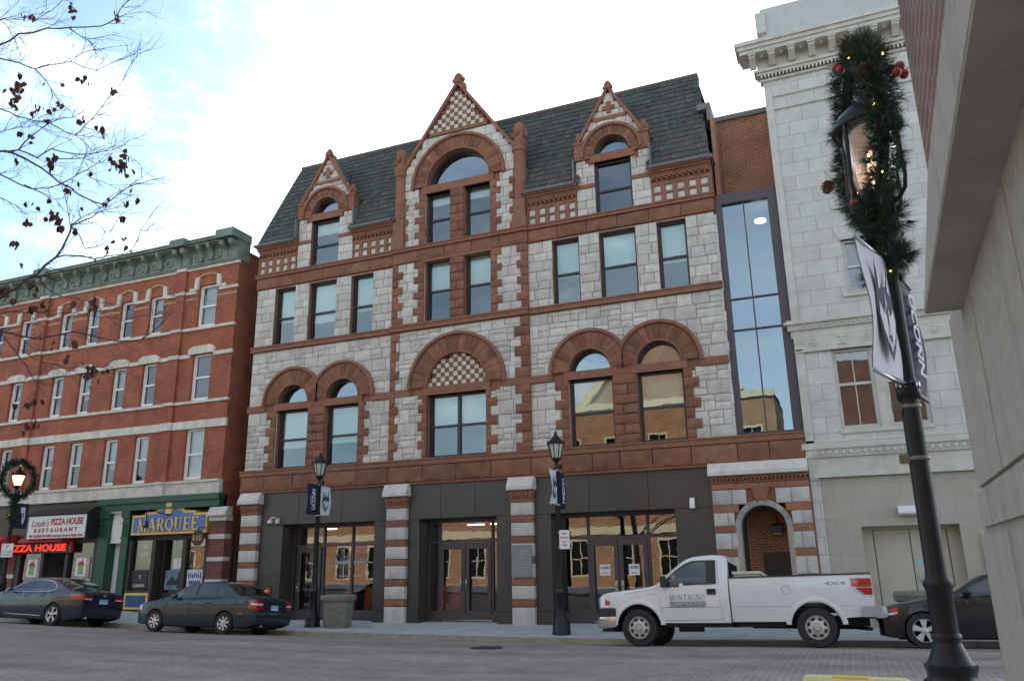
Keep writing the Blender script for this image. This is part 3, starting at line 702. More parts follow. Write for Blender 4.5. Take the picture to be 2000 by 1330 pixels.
# cornice with corbel table and lattice panels
def lattice(a, b):
    smooth.box(a, b, .0, .1, 11.78, 12.92)
    for (y, z0, z1) in ((-.10, 12.66, 12.72), (-.17, 12.72, 12.78), (-.24, 12.78, 12.86)): smooth.box(a-.04, b+.04, y, .1, z0, z1)
    n = max(3, round((b-a)/.155)); d = (b-a)/n
    for i in range(n):
        cx = a+(i+.5)*d; smooth.ring(cx, 12.52, .042, .078, -.085, .02, 5, -.1, pi+.1, 0, sub=1, gap=0, tones=(.9, 1)); smooth.box(cx-.078, cx-.042, -.085, .02, 12.44, 12.52)
    smooth.box(a, b, -.08, .02, 12.6, 12.67); smooth.box(a, b, -.06, .02, 12.36, 12.43)
    n = max(4, round((b-a)/.335)); d = (b-a)/n
    for z0, z1 in ((11.78, 11.84), (12.05, 12.12), (12.33, 12.37)): smooth.box(a, b, -.055, .02, z0, z1)
    for i in range(n+1):
        cx = a+i*d; smooth.box(max(a, cx-.065), min(b, cx+.065), -.052, .02, 11.8, 12.36)
    for i in range(n):
        for z0, z1 in ((11.84, 12.05), (12.12, 12.33)): wall.rock(a+i*d+.065, a+(i+1)*d-.065, z0, z1, .015-.02, .02, random.uniform(.9, 1.08), .002, back=.02)
for a, b in ((.0, 1.66), (4.0, 5.66), (10.5, 12.15), (14.47, 16.2)): lattice(a, b); flush('lattice_cornice')
smooth.box(16.2, 16.24, -.05, 2.0, 11.78, 12.9)
# right-hand return of the stone wall
wall_r = [(z, z+.29) for z in [4.74+.29*i for i in range(22)]]
for z0, z1 in wall_r: smooth.add([], []); wall.box(16.19, 16.25+random.uniform(0, .03), -.02, .5, z0+.006, z1-.006, 0, random.uniform(.88, 1.05))
wall.build('wall', white_stone, B); flush('cornice_return')
# rear hull and dark rooms behind the glass
hull = MB()
for (a, b) in ((0.02, .3), (15.9, 16.18)): hull.box(a, b, .37, 9, 0, 12.9)
hull.box(.02, 16.18, 9, 9.3, 0, 16.8)
for z in (4.1, 8.6, 11.5, ): hull.box(.3, 15.9, .4, 9, z, z+.25)
hull.box(.3, 15.9, 3.6, 3.7, 0, 16.6); hull.box(.3, 1.0, .5, 3.6, 12.8, 12.9)
for x in (5.6, 10.5): hull.box(x, x+.12, .5, 3.6, 0, 12.8)
hull.build('interior', darkm, B)

# slate mansard
TOPD, TOPZ, EAVZ = 1.67, 16.84, 12.86
def roofpt(x, s):
    y = lerp(-.2, TOPD, s); z = lerp(EAVZ, TOPZ, s); fl = max(0, 1-s/.28)
    return x, y+.0+.16*fl*fl*0-.10*s*(1-s), z-.10*fl*fl*0
rf = MB(); NR = 18
for j in range(NR):
    s0, s1 = j/NR, (j+1.25)/NR
    hip = .36*s0; x = .0+hip-(.14 if j % 2 else 0)-.1; xe = 16.2-hip+.05
    while x < xe:
        w = random.uniform(.235, .295); xa, xb = max(x+.004, hip-.05), min(x+w-.004, xe)
        xm = (xa+xb)/2; z = lerp(EAVZ, TOPZ, s0)
        skip = any(a+.03 < xm < b-.03 and z < 14.0 for a, b in ((1.67, 4.0), (12.15, 14.47))) or (abs(xm-8.08) < 2.1 and z < 14.7)
        skip = skip or abs(xm-8.08) < (17.4-z)/GS*.6-.3 or any(abs(xm-c) < min(1.0, (15.9-z)*.5)-.1 for c in (2.83, 13.31))
        if not skip and xb-xa > .03:
            o = random.uniform(.018, .034); dz = random.uniform(-.012, .012)
            p = [roofpt(xa, s0+dz/4), roofpt(xb, s0+dz/4), roofpt(xb, min(s1, 1)), roofpt(xa, min(s1, 1))]
            vs = [(q[0], q[1]-(o if i < 2 else .0), q[2]) for i, q in enumerate(p)]+[(q[0], q[1]+.02, q[2]) for q in p]
            c = random.uniform(.80, 1.20); tn = (c*random.uniform(.82, 1.22), c, c*random.uniform(.88, 1.10))
            rf.add(vs, [(0, 1, 2, 3), (0, 4, 5, 1), (1, 5, 6, 2), (3, 7, 4, 0)], 0, tn)
        x += w
for j in range(NR):
    s0, s1 = j/NR, (j+1)/NR
    for xe, sg in ((16.2, 1), (0, -1)):
        a = [(xe-sg*.36*s0+sg*.06, roofpt(0, s0)[1], lerp(EAVZ, TOPZ, s0)), (xe-sg*.36*s0+sg*.06, 7, lerp(EAVZ, TOPZ, s0)), (xe-sg*.36*s1+sg*.03, 7, lerp(EAVZ, TOPZ, s1)), (xe-sg*.36*s1+sg*.03, roofpt(0, s1)[1], lerp(EAVZ, TOPZ, s1))]
        for k in range(16):
            t0, t1 = k/16, (k+1)/16+.01
            q = [tuple(lerp(a[0][i], a[1][i], t0) for i in range(3)), tuple(lerp(a[0][i], a[1][i], t1-.01) for i in range(3)), tuple(lerp(a[3][i], a[2][i], t1-.01) for i in range(3)), tuple(lerp(a[3][i], a[2][i], t0) for i in range(3))]
            rf.add(q, [(0, 1, 2, 3) if sg > 0 else (3, 2, 1, 0)], 0, random.uniform(.75, 1.2))
rf.add([(.36, TOPD, TOPZ), (15.84, TOPD, TOPZ), (15.84, 9.3, TOPZ+.2), (.36, 9.3, TOPZ+.2)], [(0, 1, 2, 3)])
def ul(z): return -.13+1.87*(z-EAVZ)/(TOPZ-EAVZ)
for a, b, z0 in ((.02, 1.67, EAVZ), (1.67, 4.0, 14.05), (4.0, 6.05, EAVZ), (6.05, 10.1, 14.8), (10.1, 12.15, EAVZ), (12.15, 14.47, 14.05), (14.47, 16.18, EAVZ)):
    ha = .36 if a < .1 else 0; hb = .36 if b > 16 else 0
    rf.add([(a, ul(z0), z0), (b, ul(z0), z0), (b-hb, TOPD+.05, TOPZ-.01), (a+ha, TOPD+.05, TOPZ-.01)], [(0, 1, 2, 3)], 0, .6)
# gable roofs running back from the dormer fronts
for c, za, zf, hw, dep in ((2.835, 15.95, 14.2, 1.04, 1.5), (13.31, 15.95, 14.2, 1.04, 1.5), (8.08, 17.5, 14.7, 1.98, 3.2)):
    for s in (-1, 1):
        for j in range(8):
            t0, t1 = j/8, (j+1)/8
            a0 = (c+s*hw*(1-t0), lerp(zf, za, t0)); a1 = (c+s*hw*(1-t1), lerp(zf, za, t1))
            for k in range(6):
                y0, y1 = .2+dep*k/6, .2+dep*(k+1)/6
                q = [(a0[0], y0, a0[1]+.015), (a0[0], y1, a0[1]+.015), (a1[0], y1, a1[1]), (a1[0], y0, a1[1])]
                rf.add(q, [(0, 1, 2, 3) if s > 0 else (3, 2, 1, 0)], 0, random.uniform(.8, 1.2))
    for s in (-1, 1): rf.box(c+s*(hw+.1)-.05, c+s*(hw+.1)+.05, .2, dep, 12.9, zf, 0, .8)
roof = rf.build('roof', slate, B)
rt = MB(); rt.tube([(.3, TOPD-.02, TOPZ+.03), (15.9, TOPD-.02, TOPZ+.02)], .045, 8); rt.box(.3, 15.9, TOPD-.05, TOPD+.3, TOPZ-.05, TOPZ+.05)
rt.build('ridge_trim', copper_trim, roof)
for a, b in ((-.1, 1.66), (4.02, 5.66), (10.5, 12.13), (14.49, 16.3)):
    gu = MB(); gu.tube([(a, -.27, 12.87), (b, -.27, 12.87)], .055, 8); gu.box(a, b, -.3, -.1, 12.83, 12.9); gu.build('gutter', lead, B)
gu = MB(); gu.box(16.2, 16.34, -.3, 2.2, 12.8, 12.9); gu.build('gutter', lead, B)
for x in (1.62, 4.05, 12.1, 14.52): gu = MB(); gu.box(x-.02, x+.02, -.2, 1.1, 12.9, 13.7); gu.build('flashing', lead, B)

# windows ------------------------------------------------------------
def sash(x0, x1, z0, z1, y=.2, fm=bronze, gm=glass, mid=None, blind=.5, par=B, name='window', fw=.055, cols=1, bm=blindm, inner=None, K=U, muntin=False, off=.12):
    f = MB(K)
    for a, b, c, d in ((x0, x0+fw, z0, z1), (x1-fw, x1, z0, z1), (x0+fw, x1-fw, z0, z0+fw), (x0+fw, x1-fw, z1-fw, z1)): f.box(a, b, y-.03, y+.08, c, d)
    xm = [x0+(x1-x0)*k/cols for k in range(1, cols)]
    for q in xm: f.box(q-fw*.8, q+fw*.8, y-.025, y+.07, z0+fw, z1-fw)
    if mid:
        zm = z0+(z1-z0)*mid; edges = [x0+fw]+[q for q in xm]+[x1-fw]
        for a, b in zip(edges, edges[1:]):
            a2, b2 = a+(fw*.8 if a in xm else 0), b-(fw*.8 if b in xm else 0)
            f.box(a2, b2, y-.015, y+.05, zm-.035, zm+.035)
            for u in (a2, b2-.025): f.box(u, u+.025, y, y+.04, z0+fw, zm-.035); f.box(u, u+.025, y+.02, y+.06, zm+.035, z1-fw)
            f.box(a2+.025, b2-.025, y, y+.04, z0+fw, z0+fw+.04)
            if muntin: f.box((a2+b2)/2-.012, (a2+b2)/2+.012, y+.005, y+.035, z0+fw+.04, z1-fw)
    w = f.build(name, fm, par)
    g = MB(K); g.add([(x0+fw, y+.03, z0+fw), (x1-fw, y+.03, z0+fw), (x1-fw, y+.03, z1-fw), (x0+fw, y+.03, z1-fw)], [(0, 1, 2, 3)]); g.build('pane', gm, w)
    if blind:
        zb = z1-(z1-z0)*blind; bl = MB(K); bl.box(x0+fw+.01, x1-fw-.01, y+off, y+off+.01, zb, z1-.02); bl.box(x0+fw+.01, x1-fw-.01, y+off-.01, y+off+.02, zb-.03, zb); bl.build('blind' if bm is blindm else 'curtain', bm, w)
    return w
def lunette(c, zs, r, y=.2, fm=bronze, gm=glass, par=B, fw=.06, K=U):
    f = MB(K); f.ring(c, zs, r-fw, r, y-.03, y+.08, 16, 0, pi, 0, sub=1, gap=0, tones=(1, 1)); f.box(c-r+fw, c+r-fw, y-.03, y+.08, zs, zs+fw*.8)
    w = f.build('lunette_window', fm, par)
    g = MB(K); n = 20; g.add([(c-cos(pi*k/n)*(r-fw), y+.03, zs+.03+sin(pi*k/n)*(r-fw)) for k in range(n+1)], [tuple(range(n, -1, -1))]); g.build('pane', gm, w)
    return w
bl = {0: .42, 1: .56}
for i, (a, b) in enumerate(L1+R1): sash(a, b, 4.75, 6.73, .2, mid=.5, blind=(.62, .6, .48, .5)[i], gm=glass if i < 2 else shopglass)
for c, r, R in AC: lunette(c, 6.97, r, gm=coated)
sash(7.02, 9.03, 4.75, 6.71, .16, mid=.5, blind=.5, cols=2)
for i, (a, b) in enumerate(L3): sash(a, b, 9.08, 11.18, .2, mid=.48, blind=(.56, .66, .57)[i])
for i, (a, b) in enumerate(R3): sash(a, b, 9.08, 11.18, .2, mid=.48, blind=(.54, .52, .56)[i])
for a, b in C3: sash(a, b, 9.13, 11.25, .16, mid=.5, blind=.5); sash(a, b, 11.78, 13.63, .16, mid=.5, blind=.17)
lunette(8.07, 13.9, 1.14, .16, gm=coated)
sash(*LD, 11.76, 13.52, .14, mid=.46, blind=.26); sash(*RD, 11.76, 13.52, .14, mid=.46, blind=0, gm=shopglass)
for a, b in (LD, RD): lunette((a+b)/2, 13.78, .56, .14, gm=coated)
cl = MB(); cl.box(7.35, 7.85, 1.2, 1.26, 5.95, 5.975)
cl.build('ceiling_light', ceil_glow, B)

# shop fronts ----------------------------------------------------------
def pillar(x0, x1, y=-.15):
    pil = MB(); prd = MB()
    hs = [(.0, .45, 0), (.47, .65, 1), (.66, 1.02, 0), (1.03, 1.22, 1), (1.23, 1.61, 0), (1.62, 1.79, 1), (1.80, 2.16, 0), (2.16, 2.35, 1), (2.36, 2.73, 0), (2.74, 2.92, 1), (2.93, 3.29, 0)]
    for z0, z1, r in hs:
        if r: prd.rock(x0, x1, z0, z1, y, .012, random.uniform(.9, 1.15), .003, back=.4)
        else: pil.rock(x0, x1, z0-(.3 if z0 == 0 else 0), z1, y, .035, random.uniform(.86, 1.0), .003, back=.4)
    prd.box(x0-.01, x1+.01, y-.02, .2, 3.3, 3.5)
    for k in range(6): prd.box(x0+.02+k*(x1-x0)/6, x0-.0+(k+.75)*(x1-x0)/6, y-.07, .2, 3.42, 3.5)
    prd.box(x0-.03, x1+.03, y-.06, .2, 3.5, 3.64)
    pil.box(x0-.07, x1+.07, y-.17, .1, 3.64, 3.74, 0, 1.05)
    pil.prism([(y-.17, 3.74), (y-.02, 4.01), (.1, 4.01), (.1, 3.74)], x0-.07, x1+.07, 0, 1.08, axis='x')
    merge(pil, prd).build('striped_pillar', [white_stone, red_smooth], B, 40)
pillar(.14, .83); pillar(5.70, 6.39); pillar(9.82, 10.49)
pq = MB(); pq.box(9.86, 10.45, -.225, -.1, 1.26, 2.12); o = pq.build('memorial_plaque', plaque_m, B)
pw = MB()
for k in range(9): pw.box(9.98+.01*(k % 3), 10.33-.02*(k % 2), -.2285, -.224, 1.36+k*.075, 1.375+k*.075)
pw.build('plaque_lettering', mortar, o)
pn = MB()
OP = [(1.74, 5.2, -.4, 2.95), (6.77, 9.31, -.4, 2.95), (10.97, 14.48, -.4, 2.95)]
def panels(x0, x1, op, cuts):
    o = op; xsq = sorted([x0, x1]+cuts)
    for a, b in zip(xsq, xsq[1:]): pn.box(a+.006, b-.006, 0, .06, 2.956, 4.0)
    for a, b in ((x0, o[0]), (o[1], x1)): pn.box(a, b, 0, .06, .34, 2.944); pn.box(a, b, -.012, .06, -.4, .33)
    pn.box(x0, x1, .062, .3, 2.96, 4.0); pn.box(x0, o[0]-.02, .062, .3, -.4, 2.96); pn.box(o[1]+.02, x1, .062, .3, -.4, 2.96)
    pn.box(o[0]-.02, o[0], .062, .95, -.4, 2.956); pn.box(o[1], o[1]+.02, .062, .95, -.4, 2.956); pn.box(o[0], o[1], .062, .95, 2.957, 2.98)
panels(.83, 5.70, OP[0], [2.32, 3.97]); panels(6.39, 9.82, OP[1], [7.48, 8.62]); panels(10.49, 15.5, OP[2], [12.13, 13.8])
pn.build('shopfront_panel', panel_mat, B)
sf = MB(); sg = MB()
YG = .66
def mull(x0, x1, z0, z1): sf.box(x0, x1, YG-.05, YG+.05, z0, z1)
def frontframe(o, vs, door):
    x0, x1 = o[0], o[1]
    mull(x0, x1, 2.85, 2.956); mull(x0, x1, 2.25, 2.32)
    for a, b in zip([x0]+vs, vs+[x1]):
        pass
    for v in [x0+.03]+vs+[x1-.03]: mull(v-.035, v+.035, -.1, 2.25); mull(v-.035, v+.035, 2.32, 2.85)
    sg.add([(x0, YG, .0), (x1, YG, .0), (x1, YG, 2.9), (x0, YG, 2.9)], [(0, 1, 2, 3)])
    c = [x0+.03]+vs+[x1-.03]
    for a, b in zip(c, c[1:]):
        if not any(abs(a-d[0]) < .06 for d in door): mull(a+.035, b-.035, -.1, .30)
frontframe(OP[0], [1.93, 2.93, 4.02], [(1.93, 2.8)])
frontframe(OP[1], [7.14, 8.9], [(7.14, 8.9)])
frontframe(OP[2], [11.86, 13.58], [(11.86, 13.58)])
sfr = sf.build('shopfront_frame', plum_frame, B); sg.build('shopfront_glass', shopglass, sfr)
def door(x0, x1, bars='pull', hx=None):
    d = MB(); w = .12
    for a, b, c, e in ((x0, x0+w, .05, 2.24), (x1-w, x1, .05, 2.24), (x0+w, x1-w, .05, .32), (x0+w, x1-w, 2.06, 2.24)): d.box(a, b, YG-.075, YG-.045, c, e)
    o = d.build('door', plum_frame, B)
    h = MB()
    if bars == 'pull':
        x = hx; h.tube([(x, YG-.1, .9), (x, YG-.2, .92), (x, YG-.2, 1.2), (x, YG-.1, 1.22)], .018, 8)
    elif bars == 'push':
        h.box(hx-.035, hx+.035, YG-.1, YG-.075, .85, 1.12); h.tube([(hx, YG-.1, .93), (hx, YG-.17, .93), (hx, YG-.17, 1.05)], .016, 8)
        h.box(x0+w, x1-w, YG+.06, YG+.1, .9, .95)
    h.build('handle', steel, o); return o
door(1.97, 2.86, 'push', 2.03); door(7.18, 8.01, 'pull', 7.93); door(8.03, 8.86, 'pull', 8.11); door(11.9, 12.71, 'push', 12.63); door(12.73, 13.54, 'push', 12.81)
for c in (12.3, 13.13):
    p = MB(); p.box(c-.14, c+.14, YG-.084, YG-.079, 1.28, 1.55) if False else p.box(c-.15, c+.15, YG-.012, YG-.008, 1.26, 1.55)
    p = tag(p.build('paper_notice', sign_white), 'white paper notice on the glass door %s' % ('nearer the lamp with the parking sign' if c < 12.5 else 'nearer the pickup cab'), 'notice', 'paper notices on the glass doors')
    join(text_mb('UCONN', .075*U, (c*U, (YG-.0125)*U, 1.465*U), width=.24*U, bold=.02), text_mb('ENTRANCE', .03*U, (c*U, (YG-.0125)*U, 1.32*U), width=.17*U)).build('notice_lettering', navy, p)
# decal on the left shop window
d1 = serif_mb('MONTAGNO', .16*U, (3.95*U, (YG-.012)*U, 1.95*U), 1.25*U, depth=.001)
o = tag(d1.build('window_lettering', greyblue), 'grey builder lettering stuck on the shop window behind the planter', 'lettering')
q = MB(); q.box(3.33, 4.57, YG-.011, YG-.008, 1.68, 1.80); q.build('lettering_bar', greyblue, o)
text_mb('CONSTRUCTION', .075*U, (3.95*U, (YG-.013)*U, 1.74*U), width=1.18*U).build('bar_words', sign_white, o)
text_mb('WWW.MONTAGNO.COM', .05*U, (3.95*U, (YG-.012)*U, 1.33*U), width=.85*U).build('address_words', sign_white, o)
# inside: lit strips and traffic barrels
il = MB()
for x in (7.6, 8.4): il.box(x, x+.55, 1.6, 1.7, 2.80, 2.83)
il.box(2.4, 2.75, 1.5, 1.56, 2.83, 2.86)
il.build('shop_ceiling_light', ceil_glow, B)
def barrel(x, y, first=[None]):
    k = ['behind the planter in the shop window', 'in the shop window next to the striped pillar', 'against the dark side wall of the recessed entrance', 'just beside the pull handle doors'][first[0][1] if first[0] else 0]
    lab = 'orange and white traffic barrel standing '+k
    if first[0] is None:
        t = thing('traffic_barrel', lab, 'traffic barrel', (x*U, y*U, 0), 'traffic barrels inside the shop windows', local=True)
        b = MB(1); b.lathe(0, 0, [(.29, 0), (.29, .12), (.24, .12), (.22, 1.0), (.16, 1.08), (.05, 1.1)], 16); b.build('barrel_body', orange_pl, t, 40)
        for z in (.38, .72): b = MB(1); b.lathe(0, 0, [(.235-.02*z, z), (.232-.02*z, z+.16)], 16); b.build('white_band', sign_white, t, 40)
        first[0] = [t, 1]
    else: dup(first[0][0], (x*U, y*U, 0), label=lab); first[0][1] += 1
barrel(3.62, 1.25); barrel(4.32, 1.3); barrel(6.95, 1.2); barrel(7.3, 1.5)
# camera domes and fire connection on the dark panels
def cctv(x, y, z, lab, kind):
    t = thing('security_camera', lab, 'security camera', (x*U, y*U, z*U), 'security cameras on the dark panels')
    m = MB(); m.box(x-.03, x+.09, -.07, 0, z-.08, z+.08); m.tube([(x+.03, -.05, z+.04), (x+.02, -.2, z+.1), (x-.06, -.26, z+.08), (x-.08, -.27, z)], .025, 8); m.build('bracket', white_plastic, t)
    m = MB(); m.lathe(x-.08, -.27, [(.03, z+.02), (.075, z), (.08, z-.07), (.06, z-.1)], 14); h = m.build('housing', white_plastic, t)
    m = MB(); m.lathe(x-.08, -.27, [(.055, z-.1), (.045, z-.135), (.02, z-.15)], 12); m.build('dome', black_iron, t)
cctv(1.50, 0, 3.08, 'white dome camera on a bent arm above the fire hose connection', 'dome')
t = thing('security_camera', 'white upright camera box on the panel above the pickup cab', 'security camera', (14.98*U, 0, 3.05*U), 'security cameras on the dark panels')
m = MB(); m.box(14.93, 15.03, -.06, 0, 2.95, 3.2); m.build('bracket', white_plastic, t)
m = MB(); m.prism([(-.14, 3.2), (-.06, 3.2), (-.06, 2.93), (-.22, 2.93), (-.22, 3.03)], 14.92, 15.04, axis='x'); m.build('housing', white_plastic, t)
t = thing('fire_connection', 'red ringed brass fire hose connection on the dark panel', 'fire connection', (1.32*U, 0, .89*U))
m = MB(); m.lathe(1.32, .89, [(.11, 0), (.125, -.03), (.11, -.05), (.06, -.06)], 20, axis='y'); m.build('red_plate', sign_red, t, 40)
m = MB(); m.lathe(1.32, .89, [(.055, -.04), (.055, -.12), (.045, -.15), (.02, -.16)], 14, axis='y'); m.box(1.24, 1.29, -.13, -.05, .87, .91); m.build('brass_cap', gold, t, 40)
# arched side entrance
pe = MB(); pr = MB()
def stripes(x0, x1, zz, y=-.1):
    for z0, z1, r in zz:
        if r: pr.rock(x0, x1, z0, z1, y, .012, random.uniform(.95, 1.3), .003, back=.3)
        else:
            m = lerp(x0, x1, random.uniform(.4, .7))
            for a, b in ((x0, m), (m, x1)): pe.rock(a, b, z0, z1, y, .05, random.uniform(.72, .95), .004, back=.3)
ZS = [(-.3, .42, 0), (.42, .62, 1), (.62, 1.05, 0), (1.05, 1.25, 1), (1.25, 1.68, 0), (1.68, 1.86, 1), (1.86, 2.27, 0), (2.27, 2.45, 1)]
stripes(15.5, 16.08, ZS); stripes(17.36, 17.9, ZS)
for z0, z1, r in [(2.45, 2.78, 0), (2.78, 2.98, 1), (2.98, 3.36, 0)]:
    for a, b in ((15.5, 16.72-sqrt(max(0, .70**2-(max(z0-2.38, 0))**2)) if z0 < 3.08 else 16.55), (16.72+sqrt(max(0, .70**2-(max(z0-2.38, 0))**2)) if z0 < 3.08 else 16.9, 17.9)):
        stripes(a, b, [(z0, z1, r)])
pe.ring(16.72, 2.38, .56, .70, -.12, .2, 9, 0, pi, .02, tones=(.42, .60)); pe.box(16.02, 16.16, -.12, .2, -.3, 2.38, 0, (.60, .54, .49)); pe.box(17.28, 17.42, -.12, .2, -.3, 2.38, 0, (.60, .54, .49))
pr.prism([(16.6, 3.02), (16.84, 3.02), (16.95, 3.4), (16.49, 3.4)], -.13, .1)
for a, b in ((15.5, 16.1), (16.1, 16.7), (16.7, 17.35), (17.35, 17.9)): pr.rock(a, b, 3.37, 3.52, -.1, .01, random.uniform(1.1, 1.4), back=.3)
pr.box(15.48, 17.91, -.12, .2, 3.53, 3.58)
for k in range(24): pr.box(15.5+k*.1, 15.56+k*.1, -.17, .2, 3.58, 3.64)
pr.box(15.47, 17.92, -.16, .2, 3.64, 3.72)
pe.box(15.45, 17.93, -.3, .1, 3.72, 3.82, 0, 1.05); pe.prism([(-.3, 3.82), (-.12, 4.06), (.1, 4.06), (.1, 3.82)], 15.45, 17.93, 0, 1.1, axis='x')
merge(pe, pr).build('entrance_arch', [white_stone, red_smooth], B, 40)
ni = MB(); pe2 = MB(); pe2.strips(15.48, 17.945, -.4, 4.03, [(16.14, 17.30, -.4, 2.97)], -.03, .3)
pe2.build('entrance_core', red_smooth, B)
ni.box(15.9, 16.14, .2, 1.2, -.3, 3.2); ni.box(17.30, 17.5, .2, 1.2, -.3, 3.2); ni.box(16.14, 17.3, 1.0, 1.2, -.3, 3.2); ni.box(16.14, 17.3, .2, 1.0, 2.97, 3.2)
ni.strips(16.0, 17.45, 2.38, 3.1, [], .205, .24) if False else None
ni.build('entrance_niche', link_brick, B)
m = MB(); m.box(16.55, 17.28, .93, .99, -.2, 1.78); m.build('side_door', brown_paint, B)
t = thing('wall_light', 'black box lamp on the brick inside the arched side entrance', 'wall light', (16.95*U, .98*U, 2.45*U))
m = MB(); m.prism([(.98, 2.52), (.72, 2.46), (.7, 2.28), (.98, 2.26)], 16.82, 17.1, axis='x'); m.tube([(16.96, .9, 2.5), (16.96, .97, 2.75)], .012, 6); m.build('lamp_box', black_iron, t)
m = MB(); m.box(16.85, 17.07, .74, .94, 2.245, 2.262); m.build('lens', lamp_glass, t)
# glazed link and orange brick behind it
lk = MB(); lk.box(17.86, 17.96, .25, 1.6, 4.0, 4.75); lk.build('link_side', link_brick, B); lk = MB(); lk.box(16.3, 17.95, 1.5, 1.75, 11.3, 14.86); lk.box(16.3, 16.42, .3, 1.5, 11.6, 14.4); lk.build('link_brick_wall', link_brick, B)
m = MB(); m.box(16.3, 17.95, 1.42, 1.8, 14.86, 15.02); m.box(15.92, 16.32, .5, 1.8, 14.85, 15.05); m.box(16.2, 16.32, .5, 1.5, 14.45, 14.86); m.build('link_coping', lead, B)
cw = MB(); yq = .12
for a, b, c, d in ((16.24, 16.42, 4.75, 11.72), (17.68, 17.93, 4.75, 11.72), (16.42, 17.68, 11.42, 11.72), (16.42, 17.68, 4.75, 4.83)): cw.box(a, b, yq-.06, yq+.2, c, d)
cw.box(17.0, 17.03, yq-.005, yq+.1, 4.83, 11.42)
for z in (7.66, 8.56): cw.box(16.42, 17.0, yq-.004, yq+.1, z-.018, z+.018); cw.box(17.03, 17.68, yq-.004, yq+.1, z-.018, z+.018)
cwo = cw.build('curtain_wall_frame', plum_frame, B)
for z0, z1 in ((4.83, 7.64), (7.68, 8.54), (8.58, 11.42)):
    for a, b in ((16.42, 17.0), (17.03, 17.68)):
        m = MB(); m.add([(a, yq+.05, z0), (b, yq+.05, z0), (b, yq+.05, z1), (a, yq+.05, z1)], [(0, 1, 2, 3)]); m.build('pane', coated, cwo)
m = MB(); m.box(16.3, 17.95, 2.4, 2.5, 4.7, 11.7); m.box(16.3, 16.36, .4, 2.4, 4.7, 11.7); m.box(16.3, 17.95, .4, 2.4, 8.0, 8.3); m.box(16.3, 17.95, .4, 2.4, 11.55, 11.7); m.build('link_interior', lightint, B)
m = MB(); m.lathe(17.38, .9, [(.16, 11.05), (.16, 11.1), (.02, 11.11)], 20); m.build('pendant_light', ceil_glow, B)
#--PART3
# ------------------------------------------------------------------ red brick block on the left (u units)
LB = thing('brick_block', 'long red brick block with green metal cornice and white stone bands', 'building', (-5*U, 0, 0))
XR, XL = -.97, -30.0
cols = [(-2.77, -1.90)]
c5 = [(-5.19, -4.50), (-6.70, -6.03), (-8.50, -7.83), (-10.0, -9.34)]
cols += c5
x = -12.36
while x > -28:
    cols += [(x, x+.66), (x-1.62, x-.96)]; x -= 3.6
floors = [(4.62, 6.33), (7.45, 9.07), (10.22, 11.75)]
def fl(ix, z): return z+(.05 if ix == 0 else 0)
HB = []; arcs = []
for i, (a, b) in enumerate(cols):
    for k, (z0, z1) in enumerate(floors): HB.append((a, b, z0, z1+(.10 if (i == 0) else 0)))
bw = MB()
bw.strips(XL, XR, 4.1, 12.75, HB, 0, .35)
for a, b in ((-3.8, -3.4), (-11.2, -10.75), (-18.6, -18.15)): bw.box(a, b, -.10, 0, 4.5, 12.62)
bw.box(-1.3, XR+.0, -.07, 0, 4.5, 12.7) if False else None
bw.box(XR-.02, XR, .35, 9.5, -.3, 13.0); bw.box(XL, XR-.02, 9.2, 9.5, 0, 13)
bw.build('brick_wall', red_brick, LB)
rt = MB(); rt.box(XL, XR-.02, .0, 9.3, 12.8, 12.95); rt.box(XL, XR+.05, .3, 9.4, 13.0, 13.06); rt.build('roof', lead, LB)
rm = MB(); rm.box(XL, XR-.05, 2.5, 2.6, 0, 12.8)
for z in (4.2, 7.0, 9.6): rm.box(XL, XR-.05, .4, 2.5, z, z+.2)
rm.build('interior', darkm, LB)
st = MB(); bf = MB()
def bandl(z0, z1, p, cutw=None): 
    # stone band, jogging out round each brick strip
    gaps = cutw or []
    for a, b in cut(XL, XR+.03, gaps): st.box(a, b, -p, .05, z0, z1)
    for a, b in ((-3.83, -3.37), (-11.23, -10.72), (-18.63, -18.12)):
        if not any(g[0] < b and g[1] > a for g in gaps): st.box(a, b, -p-.1, -p, z0, z1)
bandl(4.10, 4.5, .12); bandl(4.5, 4.58, .18)
bandl(6.42, 6.70, .06)
bandl(7.33, 7.43, .08)
bandl(9.06, 9.2, .05, [(a-.1, b+.1) for a, b in cols])
bandl(10.1, 10.2, .07)
bandl(11.55, 11.66, .05, [(a-.1, b+.1) for a, b in cols])
bandl(12.5, 12.62, .06)
for i, (a, b) in enumerate(cols):
    z1 = floors[1][1]+(.1 if i == 0 else 0); c = (a+b)/2
    st.prism([(a-.17, z1), (b+.17, z1), (b+.17, z1+.2), (b-.05, z1+.30), (a+.05, z1+.30), (a-.17, z1+.2)], -.09, .05)
    z1 = floors[2][1]+(.1 if i == 0 else 0)
    for s, e in ((-1, a), (1, b)):
        st.prism([(e+s*.02, z1-.17), (e+s*.2, z1-.17), (e+s*.17, z1+.3), (e-s*.02, z1+.34)], -.085, .03)
        st.box(min(e+s*.18, e+s*.42), max(e+s*.18, e+s*.42), -.07, .03, z1-.2, z1-.08)
    n = 9
    for k in range(n):   # segmental head: brick arch with a yellow header course
        t0, t1 = k/n, (k+1)/n
        f = lambda t: z1+.0+.10*sin(pi*t)
        xa, xb = lerp(a, b, t0), lerp(a, b, t1)
        bf.add([(xa, -.05, f(t0)+.30), (xb, -.05, f(t1)+.30), (xb, -.05, f(t1)+.37), (xa, -.05, f(t0)+.37), (xa, .03, f(t0)+.30), (xb, .03, f(t1)+.30), (xb, .03, f(t1)+.37), (xa, .03, f(t0)+.37)], [(0, 1, 2, 3), (4, 5, 1, 0), (3, 2, 6, 7)])
